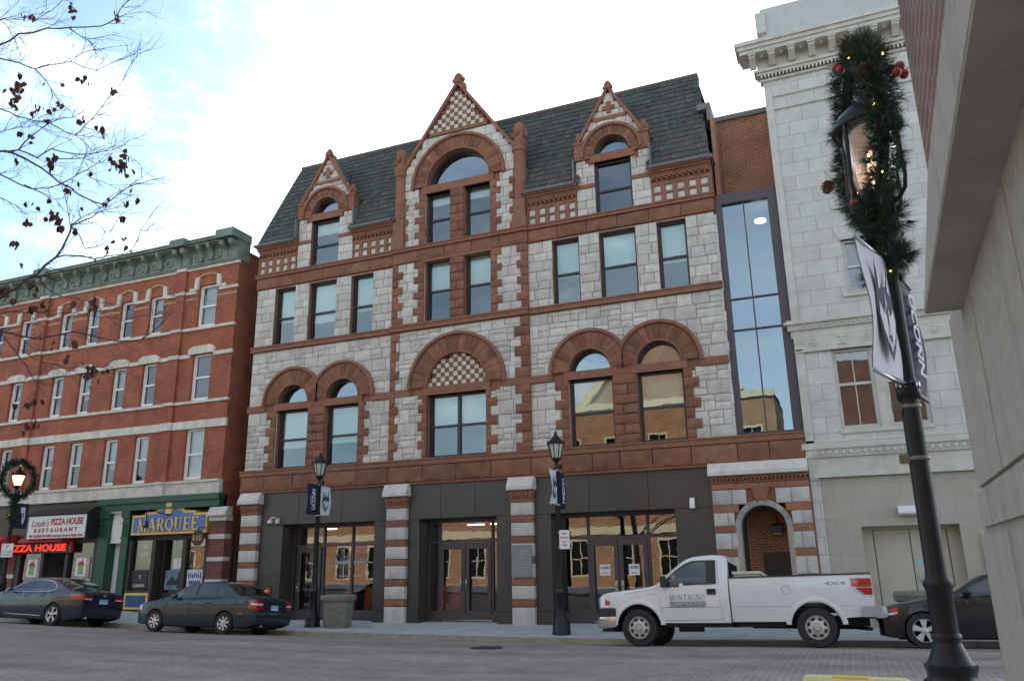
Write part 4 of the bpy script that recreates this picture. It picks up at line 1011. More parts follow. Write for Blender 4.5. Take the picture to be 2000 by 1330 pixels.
for a, b in cut(XL, XR, [(a-.02, b+.02) for a, b in cols]): bf.box(a, b, -.012, .01, 11.33, 11.40)
merge(st, bf).build('stone_band', [limestone, mat('yellow_brick', (.42, .27, .12), .85, .15)], LB)
for i, (a, b) in enumerate(cols):
    for k, (z0, z1) in enumerate(floors):
        zt = z1+(.10 if i == 0 else 0)
        sash(a, b, z0, zt, .13, window_white, dullglass, .5, ([.0, .48, .5, .3, .62][(i*2+k*3) % 5] if i else [.97, 0, .95][k]), LB, fw=.075, bm=curtainm, off=.16)
        st2 = None
# green metal cornice
gc = MB()
for y, z0, z1 in ((-.12, 12.62, 12.7), (-.16, 12.7, 12.76), (-.04, 12.76, 13.5), (-.10, 13.5, 13.58), (-.30, 13.66, 13.76), (-.42, 13.76, 13.86), (-.46, 13.86, 13.92)): gc.box(XL, XR-.02+(-.46-y)*-.0, y, .4, z0, z1)
gc.box(XL, XR, -.14, .3, 13.58, 13.66)
x = XR-.2; k = 0
while x > -20:
    gc.box(x-.035, x+.035, -.20, 0, 13.58, 13.655); x -= .115
def bracket(x, w=.09, z0=12.8, big=False):
    d = .40 if not big else .46
    gc.prism([(-.04, z0+.02), (-.14, z0+.06), (-.17, z0+.2), (-.13, z0+.36), (-.2, z0+.5), (-d+.04, z0+.66), (-d, z0+.86), (-.04, z0+.86)], x-w, x+w, axis='x')
for px_ in (-3.6, -11.0, -18.4):
    bracket(px_-.19, .1, 12.72, True); bracket(px_+.19, .1, 12.72, True); gc.box(px_-.36, px_+.36, -.55, .3, 13.68, 14.06); gc.box(px_-.34, px_+.34, -.108, .0, 12.625, 13.6)
bracket(XR-.13, .1, 12.72, True); bracket(XR-.55, .1, 12.72, True); gc.box(XR-.75, XR+.06, -.55, .5, 13.68, 14.1); gc.box(XR-.75, XR-.02, -.127, .5, 12.615, 13.68); gc.box(XR-.02, XR+.03, -.133, .5, 12.61, 13.7)
def bay(xa, xb, n):
    d = (xb-xa)/n
    for k in range(n):
        if k: bracket(xa+k*d, .075)
        cx = xa+(k+.5)*d
        gc.ring(cx, 13.1, .13, .2, -.08, 0, 14, 0, 2*pi, 0, sub=1, gap=0, tones=(1, 1)); gc.ring(cx, 13.1, .0, .06, -.075, 0, 8, 0, 2*pi, 0, sub=1, gap=0, tones=(1, 1))
bay(-3.2, -1.75, 3); bay(-10.6, -4.0, 9); bay(-18.0, -11.4, 9); bay(-25, -18.8, 8)
gc.v = [(x, y, z if z < 12.62 else 12.60+(z-12.62)*.755) for x, y, z in gc.v]
gc.build('cornice', green_cornice, LB)
# ground floor
gf = MB()
gf.box(XL, -9.9, .05, .3, 2.9, 4.1); gf.box(-9.9, -6.35, .05, .3, 2.6, 4.1); gf.build('signboard_fascia', mat('olive_fascia', (.075, .060, .033), .6, .2, 2), LB)
m = MB(); m.box(-6.4, -.83, -.22, .1, 3.9, 4.1); m.box(-6.36, -.87, -.12, .1, 3.72, 3.9); m.box(-6.4, -.85, -.16, .1, 3.66, 3.72)
for a, b in ((-6.33, -5.86), (-5.22, -4.9)):
    m.box(a, b, -.08, .3, -.3, 3.66); m.box(a-.03, b+.03, -.14, .1, 3.42, 3.66); m.box(a-.02, b+.02, -.11, .1, 3.2, 3.25); m.box(a-.02, b+.02, -.11, .1, 2.7, 2.76); m.box(a-.02, b+.02, -.12, .1, .2, .75)
    for k in range(3): m.box(a+.05+k*.12, a+.1+k*.12, -.105, .1, 2.78, 3.18)
m.build('green_shopfront', shop_green, LB)
m = MB(); m.box(-5.86, -5.22, .05, .2, 2.55, 3.62); m.box(-5.86, -5.45, .3, .4, -.3, 2.55); m.box(-5.9, -5.18, -.1, .25, 3.6, 3.66); m.build('white_panel', white_paint, LB)
m = MB(); m.box(-5.46, -5.22, .35, .45, -.3, 2.3); m.build('stair_door', black_paint, LB)
m = MB()
m.box(-4.9, -1.28, .25, .4, 2.62, 3.6); m.box(-4.85, -4.72, -.02, .3, -.3, 2.62); m.box(-1.42, -1.25, -.02, .3, -.3, 2.75); m.box(-3.78, -3.62, -.02, .3, -.3, 2.62); m.box(-2.42, -2.25, -.0, .3, -.3, 2.62)
m.box(-4.72, -3.78, -.01, .3, -.3, .95); m.box(-2.25, -1.42, -.01, .3, -.3, .95); m.box(-3.62, -3.5, .32, .42, .0, 2.6); m.box(-2.6, -2.48, .32, .42, .0, 2.6); m.box(-3.5, -2.6, .33, .41, .0, .85)
m.build('brown_shopfront', brown_paint, LB)
m = MB(); m.box(-4.78, -3.72, -.06, -.01, .32, .86); o = m.build('gold_edge', gold, LB); m = MB(); m.box(-4.70, -3.80, -.075, -.06, .40, .78); m.build('blue_infill', deep_blue, o)
m = MB(); m.add([(-4.72, .1, .95), (-3.78, .1, .95), (-3.78, .1, 2.62), (-4.72, .1, 2.62)], [(0, 1, 2, 3)]); m.build('bar_window', dullglass, LB); m = MB(); m.add([(-2.25, .1, .95), (-1.42, .1, .95), (-1.42, .1, 2.62), (-2.25, .1, 2.62)], [(0, 1, 2, 3)]); m.build('bar_window', dullglass, LB); m = MB(); m.add([(-3.5, .37, .85), (-2.6, .37, .85), (-2.6, .37, 2.6), (-3.5, .37, 2.6)], [(0, 1, 2, 3)]); m.build('bar_door_glass', dullglass, LB)
m = MB(); m.box(-4.7, -3.95, .3, .34, 1.75, 2.6); m.build('wooden_shutter', oak, LB); m = MB(); m.box(-2.2, -1.5, .3, .34, 1.9, 2.6); m.build('wooden_shutter', oak, LB)
def poster(x0, x1, z0, z1, y, mt, lab, deco=None, kind='poster', grp=None):
    m = MB(); m.box(x0, x1, y-.012, y, z0, z1); o = tag(m.build('poster' if kind == 'poster' else kind.replace(' ', '_'), mt), lab, kind, grp)
    return o
def on_poster(o, txt, h, x, y, z, mt, w=None, bold=.01): text_mb(txt, h*U, (x*U, (y-.013)*U, z*U), width=w*U if w else None, bold=bold, depth=.004).build('lettering', mt, o)
o = poster(-4.7, -3.95, 1.0, 1.62, .09, poster_dark, 'black poster with white lettering above the gold framed blue panel'); on_poster(o, 'GUINNESS', .09, -4.32, .09, 1.10, sign_white, .5); on_poster(o, 'T', .12, -4.3, .09, 1.38, sign_white)
o = poster(-3.42, -2.72, .95, 1.6, .355, poster_blue, 'blue mountain scene poster on the bar door')
m = MB(); m.prism([(-3.35, 1.1), (-3.1, 1.42), (-2.95, 1.25), (-2.85, 1.35), (-2.76, 1.1)], .338, .342); m.prism([(-2.86, 1.0), (-2.74, 1.0), (-2.76, 1.5), (-2.83, 1.55)], .333, .337); m.build('dark_hill', poster_dark, o)
o = poster(-3.1, -2.68, 1.65, 1.98, .355, sign_white, 'pair of white menu sheets taped to the bar door'); m = MB(); m.box(-2.895, -2.885, .338, .342, 1.65, 1.98); m.build('fold', poster_dark, o)
o = poster(-2.18, -1.5, 1.0, 1.6, .09, poster_pale, 'pale blue and white poster beside the banded brick pier')
m = MB()
for k in range(7): m.box(-2.12+k*.085, -2.08+k*.085, .07, .078, 1.32+.02*(k % 2), 1.5-.02*(k % 3))
for k in range(6): m.box(-2.08+k*.085, -2.03+k*.085, .07, .078, 1.12, 1.25)
m.build('dark_pattern', navy, o)
t = thing('neon_sign', 'round unlit neon ring sign hanging above the black poster', 'neon sign', (-4.3*U, .2*U, 1.9*U)); m = MB(); m.tube([(-4.3+.2*cos(2*pi*k/20), .2, 1.9+.22*sin(2*pi*k/20)) for k in range(21)], .018, 6, caps=False); m.build('ring_tube', lamp_glass, t); m = MB(); m.box(-4.35, -4.25, .18, .22, 1.62, 1.7); m.build('holder', black_paint, t)
t = thing('window_sign', 'red and white cloud shaped sign above the neon ring', 'window sign', (-4.3*U, .2*U, 2.3*U)); m = MB(); m.prism([(-4.5, 2.15), (-4.1, 2.15), (-4.06, 2.35), (-4.54, 2.35)], .18, .21); m.build('board', sign_red, t); m = MB(); m.prism([(-4.45, 2.35), (-4.12, 2.35), (-4.2, 2.42), (-4.28, 2.5), (-4.38, 2.42)], .175, .2); m.box(-4.48, -4.1, .17, .179, 2.1, 2.18); m.build('white_cap', sign_white, t)
t = thing('window_sign', 'orange and yellow leaf shaped sign in the window beside the brick pier', 'window sign', (-1.85*U, .2*U, 1.85*U)); m = MB(); m.prism([(-1.85, 2.2), (-1.62, 1.98), (-1.66, 1.72), (-1.85, 1.6), (-2.04, 1.72), (-2.08, 1.98)], .19, .22); m.build('board', gold, t); m = MB(); m.prism([(-1.85, 2.1), (-1.7, 1.95), (-1.75, 1.78), (-1.95, 1.78), (-2.0, 1.95)], .17, .185); m.box(-2.02, -1.78, .155, .168, 1.86, 1.94); m.build('orange_face', orange_pl, t)
# stone cap and banded brick pier at the corner
bp = MB(); bp.box(-1.2, -.55, -.10, .3, 1.0-1.3, 3.2)
m = MB()
for z0, z1 in ((2.58, 2.73), (1.86, 1.99), (1.16, 1.28), (.5, .62)): m.box(-1.215, -.535, -.12, .2, z0, z1)
m.box(-1.23, -.50, -.14, .2, 3.17, 3.33); m.prism([(-.26, 3.33), (-.26, 3.38), (-.12, 3.63), (.1, 3.63), (.1, 3.33)], -1.24, -.47, axis='x'); merge(bp, m).build('banded_pier', [dark_brick, white_stone], LB)
m = MB()
for z0, z1 in ((2.3, 2.44), (1.75, 1.9)): m.box(-11.05, -10.55, -.06, .2, z0-.9, z1-.9)
bp = MB(); bp.box(-11.03, -10.57, -.04, .2, -.3, 2.6); merge(bp, m).build('banded_pier', [dark_brick, white_stone], LB)
# pizza shop front
m = MB()
for a, b in ((-10.5, -10.3), (-9.2, -9.05), (-7.95, -7.8), (-6.55, -6.35)): m.box(a, b, -.02, .2, -.3, 2.6)
m.box(-10.3, -9.2, 0, .2, -.3, .7); m.box(-7.8, -6.55, 0, .2, -.3, .7); m.build('pizza_shopfront', brown_paint, LB)
m = MB(); m.add([(-10.3, .1, .7), (-9.2, .1, .7), (-9.2, .1, 2.6), (-10.3, .1, 2.6)], [(0, 1, 2, 3)]); m.build('pizza_window', dullglass, LB); m = MB(); m.add([(-7.8, .1, .7), (-6.55, .1, .7), (-6.55, .1, 2.6), (-7.8, .1, 2.6)], [(0, 1, 2, 3)]); m.build('pizza_window', dullglass, LB)
m = MB(); m.box(-6.95, -6.58, .14, .18, .75, 1.9); m.build('pale_board', white_paint, LB)
for x, lab in ((-10.15, 'pizza house poster in the window behind the wreathed lamp'), (-7.62, 'pizza house poster in the window next to the green shopfront column')):
    o = poster(x, x+.85, 1.35, 2.1, .085, poster_mat, lab, grp='posters in the pizza windows')
    m = MB(); m.box(x+.17, x+.68, .066, .072, 1.45, 2.08); m.build('white_sheet', sign_white, o)
    m = MB(); m.box(x+.29, x+.56, .060, .065, 1.5, 1.84); m.build('green_wall', poster_green, o)
    m = MB(); m.prism([(x+.24, 1.82), (x+.61, 1.82), (x+.5, 1.96), (x+.35, 1.96)], .058, .064); m.box(x+.46, x+.5, .056, .063, 1.95, 2.04); m.build('red_roof', sign_red, o)
m = MB(); 
t = thing('sign_box', 'white boxed shop sign with red pizza house lettering under a black hood', 'shop sign', (-8*U, -.3*U, 3.2*U))
m = MB(); m.box(-9.35, -6.40, -.60, -.05, 2.78, 3.58); m.build('sign_face', sign_white, t)
m = MB(); m.prism([(-.62, 3.58), (-.66, 3.62), (-.3, 3.86), (.05, 3.86), (.05, 3.58)], -9.4, -6.36, axis='x'); m.box(-6.4, -6.34, -.61, .05, 2.76, 3.6); m.build('black_hood', black_paint, t)
ys = -.606
text_mb("Louie's", .27*U, (-8.72*U, ys*U, 3.34*U), width=.92*U, shear=.45, bold=-.004).build('script_lettering', sign_red, t)
text_mb('PIZZA HOUSE', .24*U, (-7.36*U, ys*U, 3.36*U), width=1.62*U, bold=.03).build('lettering', sign_red, t)
text_mb('R E S T A U R A N T', .15*U, (-7.9*U, ys*U, 3.07*U), width=2.2*U, bold=.03).build('lettering', sign_red, t)
text_mb('WE DELIVER 764-2888  American-Greek & Italian Food', .10*U, (-7.87*U, ys*U, 2.87*U), width=2.75*U, bold=.02).build('lettering', sign_red, t)
t = thing('led_sign', 'glowing red scrolling letter sign under the white pizza sign', 'led sign', (-8.8*U, -.1*U, 2.5*U))
m = MB(); m.box(-11.2, -7.7, -.16, -.02, 2.28, 2.64); m.build('case', black_paint, t)
text_mb('PIZZA HOUSE', .25*U, (-9.35*U, -.165*U, 2.47*U), width=3.1*U, bold=.02, shear=0).build('led_lettering', led_red, t)
m = MB(); m.box(-7.7, -7.55, -.14, -.02, 2.28, 2.7); m.build('red_end', sign_red, t)
t = thing('shop_awning', 'red curved awning above the glowing letter sign', 'awning', (-9*U, -.3*U, 2.7*U)); m = MB(); m.prism([(-.02, 2.66), (-.02, 2.98), (-.2, 2.93), (-.45, 2.8), (-.55, 2.66)], -9.9, -7.6, axis='x'); m.build('canopy_cloth', red_awning, t); m = MB(); m.box(-9.9, -7.6, -.02, .04, 2.66, 2.72); m.build('rail', black_paint, t)
t = thing('shop_awning', 'red awning with white lettering behind the wreathed lamp', 'awning', (-12*U, -.4*U, 2.7*U)); m = MB(); m.prism([(-.02, 2.3), (-.02, 3.0), (-.5, 2.9), (-.9, 2.62), (-.9, 2.3), (-.88, 2.3)], -14.0, -10.6, axis='x'); m.build('canopy_cloth', sign_red, t); text_mb("LOUIE'S", .2*U, (-11.5*U, -.905*U, 2.48*U), width=1.3*U, bold=.03).build('lettering', sign_white, t)
# marquee bar sign
t = thing('bar_sign', 'blue stepped sign board with gold border and gold capital letters', 'shop sign', (-3*U, -.05*U, 3.2*U))
outl = [(-4.78, 2.80), (-1.38, 2.80), (-1.38, 3.48), (-1.92, 3.48), (-1.92, 3.56), (-2.42, 3.58), (-2.45, 3.65), (-2.95, 3.74), (-3.2, 3.74), (-3.7, 3.65), (-3.72, 3.58), (-4.2, 3.56), (-4.22, 3.48), (-4.78, 3.48)]
def inset(poly, d):
    cx = sum(p[0] for p in poly)/len(poly); cz = sum(p[1] for p in poly)/len(poly)
    return [(x-(d if x > cx else -d), z-(d if z > cz else -d)) for x, z in poly]
m = MB(); m.prism(outl, -.07, .25); m.build('gold_border', gold, t)
m = MB(); m.prism(inset(outl, .075), -.085, -.03); m.build('blue_board', blue_paint, t)
m = MB(); m.box(-3.2, -2.95, -.14, .2, 3.48, 3.86); m.box(-3.23, -2.92, -.12, .2, 3.54, 3.8); m.build('keystone', gold, t)
serif_mb('MARQUEE', .44*U, (-3.08*U, -.10*U, 3.13*U), 2.72*U, depth=.012, bold=1.45).build('gold_lettering', gold, t)
t = thing('sign_lamp', 'small black gooseneck lamp hanging over the blue bar sign', 'lamp', (-3*U, -.2*U, 3.45*U)); m = MB(); m.tube([(-3.05, -.1, 3.42), (-3.1, -.5, 3.5), (-3.3, -.72, 3.62), (-3.42, -.75, 3.5), (-3.42, -.72, 3.2)], .02, 6); m.build('gooseneck', black_paint, t); m = MB(); m.lathe(-3.42, -.72, [(.05, 3.22), (.06, 3.1), (.11, 3.0)], 10); m.build('shade', black_paint, t)
t = thing('hanging_sign', 'dark octagonal hanging sign with gold BAR letters', 'hanging sign', (-1.4*U, -.45*U, 2.6*U)); m = MB(); m.prism([(-1.42+.27*cos(radians(22.5+45*k)), 2.62+.27*sin(radians(22.5+45*k))) for k in range(8)], -.40, -.36); m.build('board', mat('maroon_board', (.05, .012, .010), .5), t); serif_mb('BAR', .17*U, (-1.42*U, -.405*U, 2.62*U), .40*U, depth=.005).build('lettering', gold, t); m = MB(); m.tube([(-1.42, -.38, 2.86), (-1.42, -.38, 2.95), (-1.42, .0, 2.98)], .015, 6); m.build('bracket', black_iron, t)
# gate in the gap between the two buildings
t = thing('alley_gate', 'dark iron bar gate closing the gap beside the brick pier', 'gate', (-.3*U, .3*U, 0)); m = MB()
for k in range(6): m.tube([(-.42+k*.09, .3, -.1), (-.42+k*.09, .3, 2.25)], .012, 6)
m.build('bars', sign_red if False else black_iron, t); m = MB(); m.box(-.46, .08, .28, .32, 2.02, 2.06); m.box(-.46, .08, .28, .32, .3, .34); m.build('rail', black_iron, t)

# ------------------------------------------------------------------ pale terracotta building on the right (u units)
TB = thing('terracotta_building', 'pale terracotta faced building with bracketed cornice and beige painted base', 'building', (20*U, 0, 0))
x0, x1 = 17.94, 25.5
w1 = [(19.36, 20.2)]; HT = []
cx3 = [(19.40, 20.34), (23.2, 24.1)]
for a, b in cx3: HT += [(a, b, 8.27, 9.76), (a, b, 10.76, 11.56)]
wide2 = [(18.82, 20.9), (22.0, 24.1)]
for a, b in wide2: HT.append((a, b, 4.72, 6.80))
DR = (18.98, 21.10, -.4, 2.34)
m = MB(); m.strips(x0, x1, 3.55, 15.1, HT, 0, .35); m.box(x0, x0+.3, .35, 8, 3.5, 16.5); m.strips(x0, x1, -.4, 3.55, [DR, (18.17, 26, -1, 3.6)], 0, .3); m.box(x0, x1, 8, 8.3, 0, 16); m.build('terracotta_wall', terracotta, TB)
m = MB(); m.strips(18.17, x1, -.4, 3.56, [DR], .05, .3); m.box(18.8, 18.98, .3, .7, -.4, 2.5); m.box(21.10, 21.3, .3, .7, -.4, 2.5); m.box(18.98, 21.1, .3, .7, 2.34, 2.5); m.build('painted_base', beige_block, TB)
m = MB(); m.box(18.98, 19.22, .5, .6, -.4, 2.34); m.box(20.86, 21.1, .5, .6, -.4, 2.34); m.box(19.22, 20.86, .5, .6, 2.27, 2.34); m.build('door_surround', beige_paint, TB)
for a, b, hx in ((19.24, 20.03, None), (20.05, 20.84, 20.15)):
    m = MB(); m.box(a, b, .53, .58, -.2, 2.26); m.box(a+.02, b-.02, .522, .53, -.2, 2.24); o = m.build('steel_door', beige_paint, TB)
    if hx: m = MB(); m.box(hx-.03, hx+.03, .49, .53, 1.05, 1.25); m.tube([(hx, .49, 1.1), (hx, .44, 1.1), (hx+.14, .44, 1.1)], .014, 6); m.build('door_handle', steel, o)
m = MB(); m.box(20.1, 20.22, .515, .5215, 1.45, 1.57); m.build('door_sticker', plate_blue, o)
m = MB(); m.box(x0+.3, x1, 3.0, 3.1, 0, 15)
for z in (4.0, 7.8, 10.2): m.box(x0+.3, x1, .4, 3.0, z, z+.2)
m.build('interior', darkm, TB)
tt = MB()
def cbox(y, z0, z1, xa=None): tt.box((x0 if xa is None else xa)+min(0, y), x1, y, .2, z0, z1)
for y, z0, z1 in ((-.05, 14.0, 14.1), (-.04, 14.42, 14.46)): tt.box(18.12, x1, y, .1, z0, z1)
tt.box(x0, 18.14, -.06, .2, 3.5, 14.6)
for y, z0, z1 in ((-.08, 14.95, 15.02), (-.22, 15.2, 15.28), (-.16, 15.12, 15.2), (-.55, 15.66, 15.78), (-.60, 15.78, 15.9), (-.66, 15.9, 16.02), (-.12, 15.28, 15.66)): cbox(y, z0, z1)
k = 0; x = x0-.05
while x < x1: tt.box(x, x+.05, -.16, 0, 15.03, 15.12); x += .10
x = x0-.22
while x < x1:
    tt.prism([(-.12, 15.36), (-.2, 15.36), (-.3, 15.46), (-.48, 15.55), (-.5, 15.66), (-.12, 15.66)], x-.09, x+.09, axis='x'); tt.box(x-.11, x+.11, -.53, -.1, 15.61, 15.66)
    tt.lathe(x+.27, -.32, [(.07, 15.655), (.06, 15.62), (.02, 15.60)], 10); x += .54
# parapet
tt.box(x0+.12, x1, .25, .5, 16.02, 17.6); tt.box(x0-.03, x0+.24, .1, .6, 16.7, 17.4)
for (y, z0, z1) in ((-.13, 7.62, 7.68), (-.20, 7.55, 7.62), (-.12, 7.40, 7.55), (-.05, 7.2, 7.40), (-.06, 6.84, 6.88), (-.09, 6.80, 6.84)): cbox(y, z0, z1, 18.02 if z1 < 7.3 else None)
tt.box(18.05, x1, -.04, .1, 6.88, 7.2)
x = 18.15
while x < x1: tt.lathe(x, 7.47, [(.045, -.12), (.03, -.15)], 6, axis='y'); x += .12
def rosette(x, z, r):
    tt.lathe(x, z, [(r, -.04), (r*.9, -.06), (r*.6, -.045), (r*.3, -.07), (.02, -.075)], 12, axis='y', flute=.25)
for x in (18.42, 19.75, 21.25, 22.7, 24): rosette(x, 7.04, .12)
tt.box(19.0, 19.24, -.065, 0, 7.12, 7.16); tt.box(19.09, 19.15, -.065, 0, 6.95, 7.12); tt.box(19.02, 19.22, -.065, 0, 6.92, 6.96)
for (y, z0, z1) in ((-.06, 4.42, 4.48), (-.16, 4.25, 4.40), (-.11, 4.05, 4.25), (-.04, 3.72, 4.05), (-.08, 3.55, 3.62), (-.05, 3.62, 3.72)): cbox(y, z0, z1, 18.02 if z1 < 4.1 else None)
x = 18.15
while x < x1: tt.lathe(x, 4.15, [(.07, -.11), (.05, -.14), (.01, -.145)], 6, axis='y'); tt.box(x+.075, x+.095, -.13, 0, 4.07, 4.23); x += .165
for a, b in cx3:
    for z0, z1 in ((8.27, 9.76), (10.76, 11.56)):
        tt.box(a-.1, b+.1, -.07, .2, z0-.10, z0); tt.prism([(a-.14, z1+.26), (b+.14, z1+.26), (b+.02, z1), (a-.02, z1)], -.035, .1)
for a, b in wide2: tt.box(a-.02, b+.02, -.05, .2, 4.62, 4.72)
tt.build('moulded_trim', terra_trim, TB, 40)
m = MB(); m.box(x0+.12, x1, .24, .25, 16.03, 17.6); m.build('parapet_sheet', lead if False else mat('parapet_metal', (.46, .46, .44), .6, .06), TB)
for a, b in cx3:
    for z0, z1 in ((8.27, 9.76), (10.76, 11.56)): sash(a, b, z0, z1, .12, terra_trim, shopglass, .5, 0, TB, fw=.07, muntin=True)
for a, b in wide2:
    m_ = (a+b)/2; mm_ = MB(); mm_.box(m_-.1, m_+.1, .05, .3, 4.72, 6.8); mm_.build('window_mullion', terra_trim, TB)
    sash(a, m_-.1, 4.72, 6.8, .12, terra_trim, shopglass, .56, 0, TB, fw=.07, muntin=True); sash(m_+.1, b, 4.72, 6.8, .12, terra_trim, shopglass, .56, 0, TB, fw=.07, muntin=True)
t = thing('vent_lamp', 'flat white box lamp above the beige double doors', 'wall light', (20.07*U, .05*U, 2.66*U)); m = MB(); m.prism([(.05, 2.78), (-.2, 2.78), (-.22, 2.62), (-.18, 2.58), (.05, 2.58)], 19.84, 20.28, axis='x'); m.build('lamp_box', white_plastic, t); m = MB(); m.box(19.88, 20.24, -.16, .03, 2.568, 2.578); m.build('diffuser', lamp_glass, t)
t = thing('yellow_pole', 'yellow vertical pipe against the beige wall beside the black car', 'pipe', (21.52*U, -.06*U, 0)); m = MB(); m.tube([(21.54, -.05, -.2), (21.54, -.05, 2.12)], .045, 10); m.build('pipe', yellow_b, t); m = MB(); m.box(21.47, 21.6, -.07, .05, 1.9, 1.94); m.build('clamp', yellow_b, t)
#--PART4
# ------------------------------------------------------------------ near building at the right edge (metres, local frame)
NB = thing('corner_building', 'beige concrete and rough brick building nearest the camera with an overhanging cornice', 'building', (21.444, -18.889, 0), local=True, rot=(0, 0, radians(-2)))
m = MB(1); m.box(.0, 5, -14, 0, 2.115, 3.06); m.box(-.012, 5, -14, .02, 1.905, 2.085); m.box(.02, 5, -14, -.02, 2.085, 2.115); m.box(.01, 5, -14, .2, 1.87, 1.905); m.box(-.0, 5, -14, .26, -.3, 1.87)
m.build('concrete_wall', concrete_wall, NB)
m = MB(1)
for y in (-1.05, -2.2, -3.3): m.box(-.0025, .05, y-.005, y+.005, 2.12, 2.94)
for y in (-.5, -1.75, -3.0): m.box(-.0145, .05, y-.005, y+.005, 1.91, 2.08); m.box(-.0025, .05, y-.4, y-.39, -.3, 1.87)
m.build('panel_joint', soffit_conc, NB)
m = MB(1); m.prism([(-.62, 2.955), (-1.85, 3.19), (-14, 3.19), (-14, 2.955)], -.165, 5, axis='x'); m.build('cornice_band', concrete_wall, NB)
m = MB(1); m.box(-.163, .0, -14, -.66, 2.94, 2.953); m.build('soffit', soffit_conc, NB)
m = MB(1); m.box(-.16, 5, -14, -1.78, 3.19, 12); m.build('brick_wall', near_brick, NB)

# ------------------------------------------------------------------ across the street, seen only mirrored in the glass
opp_brick = brickmat('sunny_brick', (.38, .18, .085), (.32, .145, .065), (.44, .33, .23), bw=.42, rh=.14, ms=.022, var=.25)
cream = mat('cream_trim', (.68, .60, .42), .7, .08)
def opposite(name, lab, x0, x1, h, gable=None, y=-27.0):
    t = thing(name, lab, 'building', ((x0+x1)/2, y, 0))
    holes = []; n = int((x1-x0)/2.6); fl_ = [(1.0, 3.2)]+[(z, z+1.7) for z in (4.9, 8.1, 11.0) if z+2.2 < h]
    for k in range(n):
        c = x0+(k+.5)*(x1-x0)/n
        for z0, z1 in fl_: holes.append((c-.55, c+.55, z0, z1))
    m = MB(1); m.strips(x0, x1, -.3, h, holes, y-.3, y)
    m.box(x0, x0+.3, y-8, y-.3, -.3, h); m.box(x1-.3, x1, y-8, y-.3, -.3, h); m.box(x0, x1, y-8.3, y-8, -.3, h); m.box(x0, x1, y-8, y-.3, h-.3, h-.01)
    if gable: m.prism([(gable[0], h), (gable[1], h), ((gable[0]+gable[1])/2, gable[2])], y-8, y)
    m.build('brick_wall', opp_brick, t)
    m = MB(1); m.box(x0-.1, x1+.1, y, y+.25, h-.5, h-.05); m.box(x0-.05, x1+.05, y, y+.12, 3.6, 4.1); m.build('cream_band', cream, t)
    if gable:
        gx = (gable[0]+gable[1])/2
        m = MB(1)
        for s, a in ((-1, gable[0]), (1, gable[1])): m.prism([(gx, gable[2]), (gx, gable[2]+.7), (a+s*.5, h+.1), (a, h-.1)], y-.2, y+.3)
        m.build('gable_coping', cream, t)
    for a, b, z0, z1 in holes:
        f = MB(1); f.strips(a-.12, b+.12, z0-.1, z1+.12, [(a, b, z0, z1)], y-.02, y+.06); f.box((a+b)/2-.03, (a+b)/2+.03, y-.1, y-.05, z0, z1); f.box(a, b, y-.1, y-.05, (z0+z1)/2-.03, (z0+z1)/2+.03)
        w = f.build('window', cream, t); g = MB(1); g.box(a, b, y-.16, y-.12, z0, z1); g.build('pane', carglass, w)
opposite('cream_gable_building', 'sunlit orange brick building with cream gable seen mirrored in the shop glass', 2.5, 17.4, 12.2, (5.2, 15.2, 17.6))
opposite('low_brick_building', 'low sunlit orange brick block seen mirrored in the shop glass', -30, 3.3, 7.4)

# ------------------------------------------------------------------ banners and street lamps (metres)
DOG = [(.20, 1.0), (.37, .76), (.5, .74), (.63, .76), (.80, 1.0), (.88, .64), (.93, .44), (.82, .24), (.68, .10), (.5, -.03), (.32, .10), (.18, .24), (.07, .44), (.12, .64)]
DOGW = [[(.19, .55), (.33, .47), (.44, .52), (.47, .34), (.38, .14), (.24, .27), (.14, .42)], [(.81, .55), (.67, .47), (.56, .52), (.53, .34), (.62, .14), (.76, .27), (.86, .42)], [(.25, .90), (.36, .72), (.24, .68)], [(.75, .90), (.64, .72), (.76, .68)], [(.5, .70), (.535, .56), (.5, .50), (.465, .56)], [(.5, .34), (.6, .16), (.5, .06), (.4, .16)]]
DOGN = [[(.28, .50), (.40, .44), (.38, .50)], [(.72, .50), (.60, .44), (.62, .50)], [(.43, .24), (.57, .24), (.5, .15)]]
